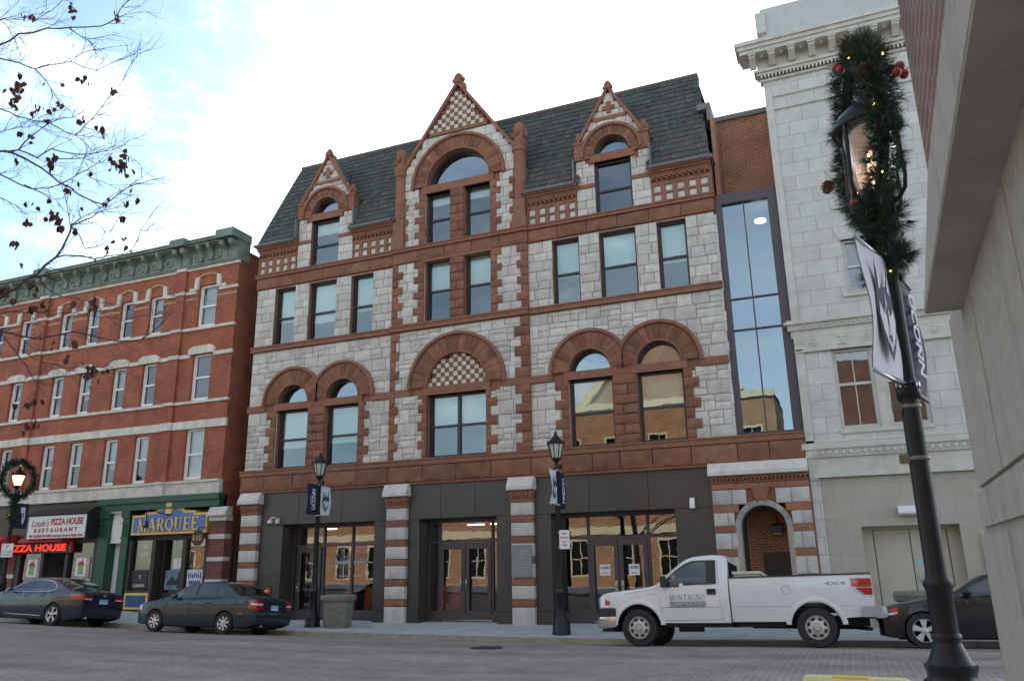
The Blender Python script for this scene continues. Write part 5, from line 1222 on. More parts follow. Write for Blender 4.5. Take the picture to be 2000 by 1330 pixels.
def banner(root, ya, yb, z0, z1, x, face, kind, lean=.0, text='UCONN', up=True, turn=0.0):
    w = abs(yb-ya); n = 8; P = []
    for j in range(n+1):
        r = []
        for i in range(5):
            u = i/4; v = j/n; r.append((x+.05*sin(v*pi)*(u)*lean+.012*sin(5*u+7*v), lerp(ya, yb, u), lerp(z0, z1, v)))
        P.append(r)
    m = MB(1); m.grid(P, smooth=True); m.grid([[(a+.006, b, c) for a, b, c in r] for r in P], smooth=True, flip=True)
    cloth = m.build('banner', white_cloth if kind == 'dog' else navy, root)
    yc = (ya+yb)/2; zc_ = (z0+z1)/2; off = face*(.03+.03*abs(lean)); rt_ = 1 if face > 0 else -1
    if kind == 'dog':
        sc = w*.74; h = w*1.15
        for polys, d, mt in (([DOG], 0, navy), (DOGW, .004, white_cloth), (DOGN, .008, navy)):
            m = MB(1)
            for p in polys:
                m.add([(x+off+face*d, yc+rt_*(a-.5)*sc, zc_+(b-.5)*h) for a, b in p], [tuple(range(len(p)))])
            m.build('dog_head_emblem', mt, cloth)
    else:
        if up: xd, zd = (0, 0, 1), (0, -rt_, 0)
        else: xd, zd = (0, 0, -1), (0, rt_, 0)
        text_mb(text, w*.36, (x+off, yc+(.04*w), zc_), xd, zd, .002, .03, 1, (z1-z0)*.72).build('lettering', white_cloth, cloth)
        b = MB(1); s = -1 if up else 1
        b.box(x+off-.001, x+off+.001, yc-s*rt_*.22*w*-1-.012, yc-s*rt_*.22*w*-1+.012, zc_-(z1-z0)*.18, zc_+(z1-z0)*.12); b.build('small_lettering', white_cloth, cloth)
    for z in (z0-.015, z1+.015):
        m = MB(1); m.tube([(x, 0 if abs(ya) < abs(yb) else 0, z), (x, max(ya, yb, key=abs)*1.03, z)], .014, 8); m.lathe(x, 0, [(.085, z-.02), (.085, z+.02)], 14)
        ar = m.build('banner_arm', steel if kind == 'dog' else black_iron, root); ar.rotation_euler.z = turn
    cloth.rotation_euler.z = turn
def street_lamp(x, y, z, lab, banners=(), lit=False, h=5.3, grp='black street lamps'):
    t = thing('street_lamp', lab, 'street lamp', (x, y, z), grp, local=True)
    m = MB(1)
    m.lathe(0, 0, [(.25, 0), (.25, .06), (.235, .08), (.235, .30), (.215, .34), (.2, .36), (.165, .42), (.15, .47)], 8, smooth=False, ph=.5)
    m.lathe(0, 0, [(.15, .45), (.135, .5), (.13, 1.0), (.15, 1.04), (.15, 1.09), (.12, 1.12), (.11, 1.2), (.12, 1.23), (.095, 1.27)], 16, flute=.03)
    m.build('base', black_iron, t, 50)
    m = MB(1); m.lathe(0, 0, [(.092, 1.2), (.062, 4.35), (.075, 4.37), (.075, 4.42), (.055, 4.46), (.05, 4.55), (.09, 4.6), (.13, 4.64), (.13, 4.67)], 14, flute=.04); m.box(.05, .15, -.05, .05, 4.36, 4.5); m.build('pole', black_iron, t, 50)
    l = MB(1); rb, rt2, zb, zt = .13, .235, 4.67, 5.08
    for k in range(8):
        a = 2*pi*k/8; l.tube([(rb*cos(a), rb*sin(a), zb), (rt2*cos(a), rt2*sin(a), zt)], .013, 5)
    l.lathe(0, 0, [(.26, zt-.01), (.27, zt+.03), (.22, zt+.06), (.13, zt+.16), (.06, zt+.24), (.035, zt+.26), (.05, zt+.3), (.02, zt+.36), (.004, zt+.41)], 8, smooth=False)
    for k in range(8): a = 2*pi*k/8; l.lathe(.25*cos(a), .25*sin(a), [(.018, zt+.02), (.022, zt+.06), (.004, zt+.1)], 6)
    l.lathe(0, 0, [(rb+.01, zb-.02), (rb+.01, zb+.02)], 8)
    lo = l.build('lantern', black_iron, t, 40)
    g = MB(1); g.lathe(0, 0, [(rb-.012, zb+.01), (rt2-.016, zt)], 8, smooth=False); g.build('lamp_glass', lamp_glow if lit else lamp_glass, lo)
    for b in banners: banner(t, *b)
    return t
LP1 = (4.93, -2.08); LP2 = (13.38, -2.70)
z = walk_z(*LP1); street_lamp(*LP1, z, 'black street lamp by the concrete planter with a navy and a white banner', [(-.08, -.62, 3.45, 4.35, 0, 1, 'txt', .5), (.08, .62, 3.42, 4.35, 0, 1, 'dog', .6)])
z = walk_z(*LP2); t2 = street_lamp(*LP2, z, 'black street lamp in front of the notice doors with banners and parking sign', [(-.08, -.62, 3.40, 4.32, 0, 1, 'dog', 1.2), (.08, .62, 3.32, 4.27, 0, 1, 'txt', .8, 'UCONN', False)])
s = thing('parking_sign', 'small white no parking sign with red letters fixed to the lamp post', 'sign', (LP2[0]+.16, LP2[1]-.02, z+2.45), local=True, rot=(0, 0, radians(22)))
m = MB(1); m.box(-.13, .15, -.012, 0, -.25, .25); m.build('plate', sign_white, s); m = MB(1); m.box(-.16, -.1, -.03, .03, -.2, -.16); m.box(-.16, -.1, -.03, .03, .16, .2); m.build('clamp', steel, s)
for w_, zz, hh in (('NO', .16, .07), ('PARKING', .05, .06), ('ANY', -.06, .05), ('TIME', -.15, .05)): text_mb(w_, hh, (.01, -.013, zz), depth=.002, bold=.02, width=.22 if w_ == 'PARKING' else None).build('lettering', sign_red, s)

# evergreen garlands -----------------------------------------------------
seed_ = 2.0
def garland(mb, pts, R, per_m, ln, wd, rnd):
    pts = [Vector(p) for p in pts]
    for a, b in zip(pts, pts[1:]):
        d = (b-a); n = int(d.length*per_m); d.normalize(); e = d.orthogonal().normalized(); f = d.cross(e)
        for _ in range(n):
            # each sprig: a little fan of needles leaving the core
            th = rnd.uniform(0, 2*pi); rad = e*cos(th)+f*sin(th); p = a.lerp(b, rnd.random()); cl_ = .78+.28*sin(p.x*23+p.y*31+p.z*27+seed_)*sin(p.z*17-p.y*13+1.7); p = p+rad*R*rnd.uniform(.1, .85)*cl_
            ax = (rad+d*rnd.uniform(-.9, .9)+Vector((0, 0, rnd.uniform(-.3, .1)))).normalized(); o = ax.orthogonal().normalized(); q = ax.cross(o)
            tone = rnd.uniform(.45, 1.5); tn = (tone*rnd.uniform(.8, 1.3), tone, tone*rnd.uniform(.8, 1.5))
            for _k in range(9):
                t1 = rnd.uniform(0, 2*pi); s = rnd.uniform(.25, .75); dr = (ax+(o*cos(t1)+q*sin(t1))*s).normalized(); l = ln*rnd.uniform(.6, 1.15); sd_ = dr.cross(Vector((rnd.random()-.5, rnd.random()-.5, rnd.random()-.5))).normalized()*wd
                c0 = p+ax*rnd.uniform(0, .4)*ln
                mb.add([c0-sd_*.5, c0+sd_*.5, c0+dr*l], [(0, 1, 2)], 0, tn)
def cone_mesh(p, ax, L, r):
    m = MB(1); p = Vector(p); ax = Vector(ax).normalized(); o = ax.orthogonal().normalized(); q = ax.cross(o)
    prof = [(.25, 0), (.8, .15), (1, .35), (.9, .6), (.6, .85), (.15, 1)]
    m.tube([p+ax*L*h for _, h in prof], [r*.75*k for k, _ in prof], 10)
    for j in range(9):
        h = .05+j*.1; k = interp([(a, b) for b, a in prof], h)
        for i in range(9):
            t = 2*pi*(i+.5*(j % 2))/9; d = o*cos(t)+q*sin(t); s = o*-sin(t)+q*cos(t); c = p+ax*L*h+d*r*k*.7
            m.add([c-s*r*.2, c+s*r*.2, c+d*r*.42*k+ax*-.0+s*r*.14-ax*L*.03, c+d*r*.42*k-s*r*.14-ax*L*.03, c+ax*L*.05], [(0, 1, 2, 3), (0, 3, 4), (1, 4, 2)])
    return m
def wreath(base, R, rt_, dens, ln, wd, lab, seed, drop, nb, deco, zc_, zrot=0):
    t = thing('garland', lab, 'garland', base, 'evergreen garlands on lamp posts', local=True, rot=(0, 0, zrot)); rnd = random.Random(seed)
    ox = -.035 if deco else 0
    circ = [(ox, R*sin(2*pi*k/36), zc_+R*cos(2*pi*k/36)) for k in range(37)]
    post = [((.09 if deco else .05)*sin(k*1.3), (.09 if deco else .05)*cos(k*1.3), zc_-R-k*drop/10) for k in range(11)]
    m = MB(1); garland(m, circ, rt_, dens, ln, wd, rnd); garland(m, post, rt_*1.0, dens*1.1, ln, wd, rnd); m.build('foliage', needles, t)
    m = MB(1); m.tube(circ, rt_*.33, 8, caps=False); m.tube(post, rt_*.45, 8); m.build('wire_core', mat('garland_core', (.006, .014, .007), .9), t)
    for k in range(nb):
        if rnd.random() < .72: a = 2*pi*rnd.random(); c = Vector((0, R*sin(a), zc_+R*cos(a)))
        else: c = Vector((0, 0, zc_-R-rnd.random()*drop))
        d = Vector((rnd.uniform(-1, .2), rnd.uniform(-1, .3), rnd.uniform(-.8, .4))).normalized(); p = c+d*rt_*1.0
        b = MB(1); s = .0072 if deco else .013; b.tube([p, p+d*s*.8, p+d*s*1.7, p+d*s*2.4], [s*.6, s*.8, s*.55, s*.1], 6); b.build('fairy_light', bulb_glow, t)
    return t
NLX, NLY = 21.27, -17.78; nz = nearz(NLX, NLY)
gt = wreath((NLX, NLY, 0), .63, .128, 800, .095, .0048, 'large evergreen garland with pine cones and red baubles on the near lamp post', 3, .60, 15, True, 4.91, radians(9))
for p, ax in (((-.16, -.36, 5.46), (.3, -.5, -.4)), ((-.22, .56, 4.80), (-.3, -.3, -.8)), ((-.10, -.62, 5.00), (-.2, -.4, .8))): cone_mesh(p, ax, .13, .05).build('pine_cone', conem, gt)
for c in ((.10, -.70, 5.02), (.06, -.74, 4.95), (.12, -.69, 4.96), (-.2, -.20, 5.40), (-.18, -.24, 5.35), (-.16, .05, 4.36)):
    m = MB(1); m.tube([(c[0], c[1], c[2]+.034*h) for h in (-1, -.8, -.4, 0, .4, .8, 1)], [.034*k for k in (.05, .6, .92, 1, .92, .6, .05)], 10); m.build('red_bauble', berry, gt)
# near lamp post
t = thing('street_lamp', 'big black fluted street lamp nearest the camera under thick garland', 'street lamp', (NLX, NLY, 0), local=True, rot=(0, 0, radians(9)))
m = MB(1)
m.lathe(0, 0, [(.27, nz), (.27, nz+.1), (.24, nz+.15), (.22, .72), (.2, .80), (.17, .86), (.165, .90), (.175, .93), (.175, .98), (.15, 1.0), (.145, 1.05), (.158, 1.07), (.158, 1.10)], 8, smooth=False, ph=.5)
m.lathe(0, 0, [(.15, 1.09), (.125, 1.12), (.105, 1.17), (.085, 1.22), (.082, 1.235), (.09, 1.25), (.09, 1.275), (.08, 1.285)], 24)
for k in range(10):
    a = 2*pi*k/10; m.lathe(.165*cos(a), .165*sin(a), [(.02, .90), (.03, .95), (.012, 1.0)], 6)
m.build('base', black_iron, t, 45)
m = MB(1); m.lathe(0, 0, [(.079, 1.28), (.082, 1.55), (.094, 1.58), (.094, 1.60), (.075, 1.62), (.068, 1.66), (.056, 4.2), (.075, 4.23), (.075, 4.3), (.05, 4.34)], 28, flute=.07); m.build('pole', black_iron, t, 60)
for z in (2.88, 3.86): m = MB(1); m.lathe(0, 0, [(.078, z-.06), (.078, z+.06)], 20); m.box(-.03, .03, -.11, .11, z-.045, z+.045); m.build('banner_bracket', black_iron, t)
strapm = mat('dull_strap', (.25, .22, .17), .5, .1, metal=.8)
for z in (2.77, 2.41): m = MB(1); m.lathe(0, 0, [(.069 if z > 2.5 else .0715, z-.014), (.069 if z > 2.5 else .0715, z+.014)], 22); m.box(-.115, -.06, -.03, .03, z-.03, z+.03); m.build('steel_strap', strapm, t)
banner(t, -.10, -.70, 2.93, 3.82, 0, 1, 'dog', .5, turn=radians(-28)); banner(t, .10, .70, 2.93, 3.82, 0, 1, 'txt', .5, 'UCONN', False, radians(-24))
# lantern: hood ring, four curved arms, glass bowl
zt, zb = 4.95, 4.26
m = MB(1); m.tube([(.235*cos(2*pi*k/24), .235*sin(2*pi*k/24), zt) for k in range(25)], .028, 8, caps=False)
m.lathe(0, 0, [(.24, zt), (.25, zt+.04), (.21, zt+.10), (.14, zt+.17), (.06, zt+.2), (.04, zt+.28), (.01, zt+.33)], 20)
for k in range(4):
    a = radians(38+90*k); c, s = cos(a), sin(a)
    m.tube([(.235*c, .235*s, zt), (.25*c, .25*s, zt-.35), (.255*c, .255*s, zb+.18), (.24*c, .24*s, zb+.09), (.18*c, .18*s, zb+.03), (.07*c, .07*s, zb+.0)], .017, 8); m.lathe(.253*c, .253*s, [(.022, zt-.45), (.022, zt-.41)], 8)
    m.tube([(.10*c, .10*s, zb-.1), (.12*c, .12*s, zb+.0), (.10*c, .10*s, zb+.1), (.13*c, .13*s, zb+.16)], .025, 6)
m.lathe(0, 0, [(.05, zb-.05), (.09, zb), (.10, zb+.1), (.085, zb+.14)], 16)
lo = m.build('lantern', black_iron, t, 50)
bowl = bpy.data.materials.new('clear_bowl'); bowl.use_nodes = True; P = bowl.node_tree.nodes['Principled BSDF']; P.inputs['Base Color'].default_value = (.9, .88, .86, 1); P.inputs['Roughness'].default_value = .12; P.inputs['Transmission Weight'].default_value = .75; P.inputs['IOR'].default_value = 1.2
m = MB(1); m.lathe(0, 0, [(.19, zt-.02), (.185, zt-.1), (.165, zt-.3), (.13, zt-.5), (.095, zb+.13)], 24); m.build('lamp_glass', bowl, lo)
m = MB(1); m.lathe(0, 0, [(.03, zb+.15), (.045, zb+.3), (.05, zb+.42), (.03, zb+.5)], 12); m.build('bulb', mat('warm_bulb', (1, .8, .65), .4, 0, emit=5, emc=(1, .55, .32)), lo)
# far lamp on the left with round wreath
lx, ly = -8.95, -2.45; z = walk_z(lx, ly)
street_lamp(lx, ly, z, 'lit black street lamp inside a round evergreen wreath outside the pizza shop', [(.08, .62, 3.1, 4.0, 0, 1, 'txt', .4, 'P', False)], lit=True)
wreath((lx, ly, z), .68, .15, 220, .12, .014, 'round evergreen wreath with tiny lights around the lit lamp by the pizza shop', 5, .95, 9, False, 4.93)
s = thing('parking_sign', 'white street sign with grey letters on the wreathed lamp post', 'sign', (lx+.12, ly-.09, z+2.25), local=True, rot=(0, 0, radians(35)))
m = MB(1); m.box(-.2, .2, -.012, 0, -.25, .25); m.build('plate', sign_white, s); m = MB(1); m.box(-.03, .03, 0, .05, -.2, .2); m.build('clamp', steel, s)
text_mb('P', .14, (0, -.013, .13), depth=.002).build('lettering', greyblue, s); text_mb('2 HOUR', .07, (0, -.013, -.05), depth=.002, bold=.02).build('lettering', greyblue, s); text_mb('PARKING', .06, (0, -.013, -.16), depth=.002, bold=.02, width=.3).build('lettering', greyblue, s)

# planter ------------------------------------------------------------------
px0, py0 = 5.83, -2.05; z = walk_z(px0, py0); PS = .92
t = thing('concrete_planter', 'weathered octagonal concrete planter beside the lamp post', 'planter', (px0, py0, z), local=True)
t.scale = (.76, .76, .93)
m = MB(1); m.lathe(0, 0, [(.54, 0), (.55, .08), (.575, .1), (.64, .82)], 8, smooth=False, ph=.5); m.build('tub', conc, t)
m = MB(1); m.lathe(0, 0, [(.64, .80), (.70, .84), (.75, .90), (.755, .97), (.72, 1.03), (.62, 1.04), (.58, .95), (.02, .93)], 8, smooth=False, ph=.5); m.build('rim', conc, t)
m = MB(1); m.lathe(0, 0, [(.6, .95), (.3, 1.0), (.02, 1.02)], 12); m.build('soil', mat('soil', (.05, .04, .03), .95, .3, 30, .6), t)
# yellow block in the near foreground
t = thing('yellow_block', 'pale yellow painted block with a brighter patch near the big garlanded lamp', 'block', (20.66, -15.05, road_z(20.6, -15)+.0), local=True, rot=(0, 0, radians(-4)))
m = MB(1); P = []
prof = [(-.16, 0), (-.16, .18), (-.13, .27), (-.08, .30), (.08, .30), (.13, .27), (.16, .18), (.16, 0)]
for x, k in ((-.47, .55), (-.465, .8), (-.44, .95), (-.40, 1), (.40, 1), (.44, .95), (.465, .8), (.47, .55)): P.append([(x, y*(.8+.2*k), zz*1.56*(.92+.08*k)) for y, zz in prof])
m.grid(P, smooth=True); m.add(P[0], [tuple(range(7, -1, -1))]); m.add(P[-1], [tuple(range(8))]); m.build('concrete_body', yellow_pl, t, 40)
m = MB(1); m.box(-.2, .12, -.09, .09, .460, .4715); m.build('fresh_paint', yellow_b, t)
# heavy stone bench and bin behind the pickup tail
t = thing('litter_bin', 'low dark grey concrete planter tub behind the pickup tailgate', 'planter', (22.3, -2.3, walk_z(22.3, -2.3)), local=True)
m = MB(1); m.lathe(0, 0, [(.5, 0), (.52, .75)], 8, smooth=False, ph=.5); m.build('tub', conc, t); m = MB(1); m.lathe(0, 0, [(.74, .76), (.80, .80), (.80, .92), (.74, .98), (.6, .99)], 8, smooth=False, ph=.5); m.build('rim', conc, t)
#--PART5
# ------------------------------------------------------------------ vehicles (metres; x runs from nose to tail, y<0 is the side we see)
class Body:
    def __init__(s, top, bot, hw, belt, tumble, arches, rnd=.06, crown=.05, tuck=.10):
        s.top, s.bot, s.hw, s.belt, s.tumble, s.arches, s.rnd, s.crown, s.tuck = top, bot, hw, belt, tumble, arches, rnd, crown, tuck
    def T(s, x): return smoothi(s.top, x)
    def Bt(s, x):
        b = smoothi(s.bot, x)
        for c, r, zc_ in s.arches:
            if abs(x-c) < r: b = max(b, zc_+sqrt(r*r-(x-c)**2))
        return b
    def Wd(s, x, z):
        w = smoothi(s.hw, x); zb = smoothi(s.belt, x)
        if z > zb: return w-(z-zb)*s.tumble-.018*min(1, (z-zb)/.08)
        t = (zb-.16-z)/.5
        return w-s.tuck*.35*max(0, t)**2-.02*max(0, (z-(zb-.16))/.16)**2
    def section(s, x, n=12, k=6):
        t = s.T(x); b = min(s.Bt(x), t-.05); r = min(s.rnd, (t-b)*.4); pts = []
        for i in range(n+1):
            z = lerp(b, t-r, i/n); pts.append((s.Wd(x, z), z))
        we = pts[-1][0]
        for i in range(1, 4):
            a = pi/2*i/3; pts.append((we-r*1.1*(1-cos(a)), t-r+r*sin(a)))
        wt = pts[-1][0]
        for i in range(1, k+1):
            u = 1-i/k; pts.append((wt*u, t+s.crown*(1-u*u)))
        return pts
    def mesh(s, x0, x1, dx=.035):
        mb = MB(1); n = int((x1-x0)/dx); P = []
        for i in range(n+1):
            x = lerp(x0, x1, i/n); p = s.section(x)
            P.append([(x, -y, z) for y, z in p]+[(x, y, z) for y, z in p[-2::-1]])
        mb.grid(P, smooth=True, flip=True)
        mb.add(P[0], [tuple(range(len(P[0])))], smooth=True); mb.add(P[-1], [tuple(range(len(P[0])-1, -1, -1))], smooth=True)
        return mb
    def patch(s, x0, x1, lo, hi, off=.006, n=16, m=6, side=-1, mb=None):
        mb = mb or MB(1); P = []
        for i in range(n+1):
            x = lerp(x0, x1, i/n); a, b = lo(x), hi(x); b = max(a, b)
            P.append([(x, side*(s.Wd(x, z)+off), z) for z in [lerp(a, b, j/m) for j in range(m+1)]])
        mb.grid(P, smooth=True, flip=side < 0); return mb
    def topgrid(s, x0, x1, inset=.07, off=.006, n=14):
        mb = MB(1); P = []
        for i in range(n+1):
            x = lerp(x0, x1, i/n); t = s.T(x); r = min(s.rnd, .1); w = s.Wd(x, t-r)-r*.9-inset
            P.append([(x, -w*u, t+s.crown*(1-(u*w/(w+inset))**2)+off) for u in [1-2*j/10 for j in range(11)]])
        mb.grid(P, smooth=True, flip=True); return mb
    def line(s, pts, w=.008, off=.004, side=-1, mb=None):
        mb = mb or MB(1)
        mb.tube([(x, side*(s.Wd(x, z)+off), z) for x, z in pts], w, 5); return mb
def smoothi(tab, x):
    if x <= tab[0][0]: return tab[0][1]
    if x >= tab[-1][0]: return tab[-1][1]
    for i in range(len(tab)-1):
        if x <= tab[i+1][0]:
            x0, y0 = tab[i]; x1, y1 = tab[i+1]; h = x1-x0
            def sl(j):
                if j <= 0 or j >= len(tab)-1:
                    k = min(max(j, 0), len(tab)-2); return (tab[k+1][1]-tab[k][1])/(tab[k+1][0]-tab[k][0])
                a = (tab[j][1]-tab[j-1][1])/(tab[j][0]-tab[j-1][0]); b = (tab[j+1][1]-tab[j][1])/(tab[j+1][0]-tab[j][0])
                return 0 if a*b <= 0 else 2*a*b/(a+b)
            m0, m1 = sl(i), sl(i+1); t = (x-x0)/h
            return (2*t**3-3*t**2+1)*y0+(t**3-2*t**2+t)*h*m0+(-2*t**3+3*t**2)*y1+(t**3-t**2)*h*m1
def wheel(root, x, y, r, w, kind, side, rim_r=None):
    rr = rim_r or r*.66
    m = MB(1); s = side; yo = y+s*w/2; yi = y-s*w/2
    prof = [(rr*.98, yi), (r*.93, yi), (r, yi+s*.03), (r*1.0, yo-s*.035), (r*.965, yo-s*.008), (r*.86, yo), (rr*1.05, yo-s*.004), (rr, yo-s*.015), (rr*.97, yo-s*.06)]
    if s < 0: prof = prof
    m.lathe(x, r, prof, 40, axis='y', caps=False)
    t = m.build('wheel', rubber, root, 40)
    m = MB(1)
    if kind == 'steel':
        m.lathe(x, r, [(rr*1.0, yo-s*.01), (rr*.97, yo-s*.004), (rr*.9, yo-s*.035), (rr*.84, yo-s*.05), (rr*.7, yo-s*.03), (rr*.42, yo-s*.0), (rr*.36, yo+s*.01), (rr*.3, yo-s*.01), (rr*.28, yo+s*.02), (rr*.22, yo+s*.035), (.01, yo+s*.036)], 32, axis='y', caps=False)
        h = MB(1)
        for k in range(8):
            a = 2*pi*(k+.5)/8; q = [(rr*.60, -.17), (rr*.80, -.25), (rr*.84, 0), (rr*.80, .25), (rr*.60, .17), (rr*.57, 0)]
            h.add([(x+d*cos(a+e), yo-s*.020, r+d*sin(a+e)) for d, e in q], [tuple(range(6)) if s < 0 else tuple(range(5, -1, -1))])
        merge(m, h).build('rim', [steel_wheel, under], t, 40)
    else:
        m.lathe(x, r, [(rr, yo-s*.012), (rr*.97, yo-s*.004), (rr*.91, yo-s*.02), (rr*.88, yo-s*.07)], 36, axis='y', caps=False)
        n, wd, dual = kind
        for k in range(n):
            a0 = 2*pi*(k+.25)/n
            for e in ((-dual, dual) if dual else (0,)):
                a = a0+e; u = Vector((cos(a), 0, sin(a))); v = Vector((-sin(a), 0, cos(a))); c = Vector((x, 0, r))
                vs = []
                for d, ww, yy in ((rr*.12, wd*.9, .015), (rr*.5, wd, .022), (rr*.94, wd*1.25, .015)):
                    for q in (-1, 1): p = c+u*d*rr/rr+v*q*ww*.5; vs.append((p.x, yo-s*yy, p.z))
                    for q in (-1, 1): p = c+u*d+v*q*ww*.5; vs.append((p.x, yo-s*(yy+.03), p.z))
                fs = [(0, 4, 5, 1), (4, 8, 9, 5), (0, 2, 6, 4), (4, 6, 10, 8), (1, 5, 7, 3), (5, 9, 11, 7)]
                m.add(vs, fs if s < 0 else [f[::-1] for f in fs])
        m.lathe(x, r, [(rr*.24, yo-s*.03), (rr*.22, yo-s*.005), (rr*.12, yo-s*.0), (.005, yo)], 16, axis='y', caps=False)
        m.build('rim', alloy, t, 40)
        d = MB(1); d.lathe(x, r, [(rr*.9, yo-s*.085), (.01, yo-s*.085)], 24, axis='y'); d.build('brake', under, t)
    return t
def place_car(root, xf, xr, y, wb, fa, half):
    # stand the car on the cross slope of the road: near wheels at y, far wheels near the kerb
    zf, zr = road_z(xf, y), road_z(xr, y); zfar = road_z((xf+xr)/2, y+2*half); zn = (zf+zr)/2
    roll = atan2(zfar-zn, 2*half); pitch = atan2(zr-zf, wb)
    Rm = Matrix.Rotation(roll, 4, 'X') @ Matrix.Rotation(-pitch, 4, 'Y')
    # near wheel contact points in local space sit at (fa,-half,0),(fa+wb,-half,0)
    loc = Vector(((xf+xr)/2, y, zn))-(Rm @ Vector((fa+wb/2, -half, 0)))
    root.rotation_euler = Rm.to_euler(); root.location = loc
def sedan(label, spec):
    t = thing('parked_car', label, 'car', (0, 0, 0), 'cars parked along the kerb', local=True)
    b = spec['body']; L = spec['L']; pm = spec['paint']
    bo = b.mesh(0, L).build('body', pm, t, 38)
    g = spec['glass']
    for sd in (-1, 1):
        for nm, x0, x1, lo, hi in g: b.patch(x0, x1, lo, hi, .006, 18, 6, sd).build('side_window', carglass, t)
    if spec.get('chrome'):
        for pts in spec['chrome']: b.line(pts, .011, .008).build('chrome_trim', chrome, t)
    b.topgrid(*spec['ws'], inset=.05).build('windscreen', carglass, t); b.topgrid(*spec['rw'], inset=.06).build('rear_window', carglass, t)
    ln = MB(1)
    for pts in spec['lines']: b.line(pts, .005, .001, -1, ln)
    ln.build('door_seam', under, bo)
    for x, z in spec['handles']:
        m = MB(1); y = -(b.Wd(x, z)+.012); m.tube([(x-.09, y+.01, z), (x-.06, y-.015, z+.004), (x+.06, y-.015, z+.004), (x+.09, y+.01, z)], .014, 6); m.build('door_handle', pm, t)
    for sd in (-1, 1):
        mx_, mz = spec['mirror']; y = sd*(b.Wd(mx_, mz)); m = MB(1); m.tube([(mx_, y, mz-.04), (mx_-.01, y+sd*.05, mz-.03)], .02, 6); m.tube([(mx_-.10, y+sd*.12, mz+.01), (mx_-.07, y+sd*.13, mz+.015), (mx_+.02, y+sd*.13, mz+.02), (mx_+.05, y+sd*.12, mz+.02)], [.03, .07, .075, .06], 10); m.build('mirror', spec.get('mirrormat', pm), t)
    fa, wb, half, r = spec['fa'], spec['wb'], spec['half'], spec['r']
    for x in (fa, fa+wb):
        for sd in (-1, 1): wheel(t, x, sd*(half-.10), r, .2, spec['rim'], sd, r*spec.get('rimk', .66))
    m = MB(1); m.box(.35, L-.35, -half+.22, half-.22, .16, .45); m.box(.2, L-.2, -half+.3, half-.3, .22, .6)
    for x in (fa, fa+wb): m.box(x-.36, x+.36, -half+.20, half-.20, .3, .72)
    m.build('underbody', under, t)
    return t, b
# green-black sedan in front of the bar
vb = Body(top=[(0, .62), (.06, .68), (.3, .80), (.9, .90), (1.18, .96), (1.30, 1.01), (1.75, 1.27), (2.05, 1.385), (2.5, 1.42), (2.95, 1.405), (3.25, 1.35), (3.75, 1.09), (3.95, 1.02), (4.3, .99), (4.42, .95), (4.48, .88)],
          bot=[(0, .26), (.3, .20), (4.0, .20), (4.48, .30)], hw=[(0, .62), (.08, .71), (.25, .79), (.6, .835), (1.2, .855), (3.2, .855), (4.0, .83), (4.3, .80), (4.44, .76), (4.48, .72)],
          belt=[(0, .84), (1.3, .88), (2.5, .92), (4.48, .95)], tumble=.36, arches=[(.87, .345, .30), (3.43, .345, .30)], rnd=.05)
bw_ = lambda x: interp([(1.3, .935), (3.4, .975)], x)
sp = dict(body=vb, L=4.48, paint=teal_paint, fa=.87, wb=2.56, half=.85, r=.30, rim=(8, .045, 0), ws=(1.32, 1.98), rw=(3.06, 3.80), mirror=(1.62, .98),
   glass=[('f', 1.42, 2.24, bw_, lambda x: min(vb.T(x)-.075, interp([(1.42, 1.0), (2.24, 1.40)], x)+.2)), ('r', 2.32, 2.98, bw_, lambda x: vb.T(x)-.085), ('q', 3.03, 3.30, lambda x: bw_(x)+.0+max(0, (x-3.2))*.9, lambda x: vb.T(x)-.10-max(0, x-3.1)*.5)],
   lines=[[(1.28, .90), (1.22, .7), (1.24, .45), (1.30, .26)], [(2.28, .95), (2.30, .6), (2.28, .26)], [(3.0, .97), (2.98, .8), (2.86, .62), (2.84, .6)], [(1.3, .905), (3.4, .95)], [(2.28, 1.0), (2.26, 1.36)], [(1.3, .27), (2.84, .27)]],
   handles=[(2.08, .80), (2.80, .83)])
t, b = sedan('dark green grey sedan parked between the bar and the concrete planter', sp)
P = [(.02, .60, .90), (.30, .66, .80)]
m = b.patch(.03, .28, lambda x: .58+(x)*.1, lambda x: min(b.T(x)-.03, .72+x*.1), .008, 8, 4); m.build('headlight', lens_white, t); b.patch(.03, .20, lambda x: .52+x*.05, lambda x: .57+x*.05, .012, 6, 2).build('indicator', lens_amber, t)
for sd in (-1, 1):
    m = b.patch(4.22, 4.475, lambda x: .70-(4.48-x)*.0, lambda x: min(.93, b.T(x)-.02), .010, 8, 4, sd); yy = b.Wd(4.475, .8)+.01
    m.grid([[(4.487, sd*lerp(yy, yy-.22, i/4), z) for z in (.70, .78, .86, .92)] for i in range(5)], smooth=False, flip=sd < 0); o = m.build('tail_lamp', lens_red, t)
    m = b.patch(4.30, 4.478, lambda x: .80, lambda x: .845, .014, 8, 2, sd); m.grid([[(4.491, sd*lerp(yy, yy-.2, i/4), z) for z in (.80, .845)] for i in range(5)], smooth=False, flip=sd < 0); m.build('clear_band', lens_white, o)
m = MB(1); m.grid([[(4.485+.05*sin(pi*min(1, max(0, (z-.30)/.34))), y*(.74+.0), z) for z in (.30, .36, .44, .52, .60, .64)] for y in [-1, -.96, -.7, 0, .7, .96, 1]], smooth=True); 
for sd in (-1, 1): b.patch(3.84, 4.486, lambda x: .30, lambda x: .62, .022, 12, 5, sd, m)
m.build('rear_bumper', teal_paint, t, 40)
m = b.patch(3.92, 4.08, lambda x: .545, lambda x: .585, .028, 4, 2); m.build('side_marker', lens_red, t)
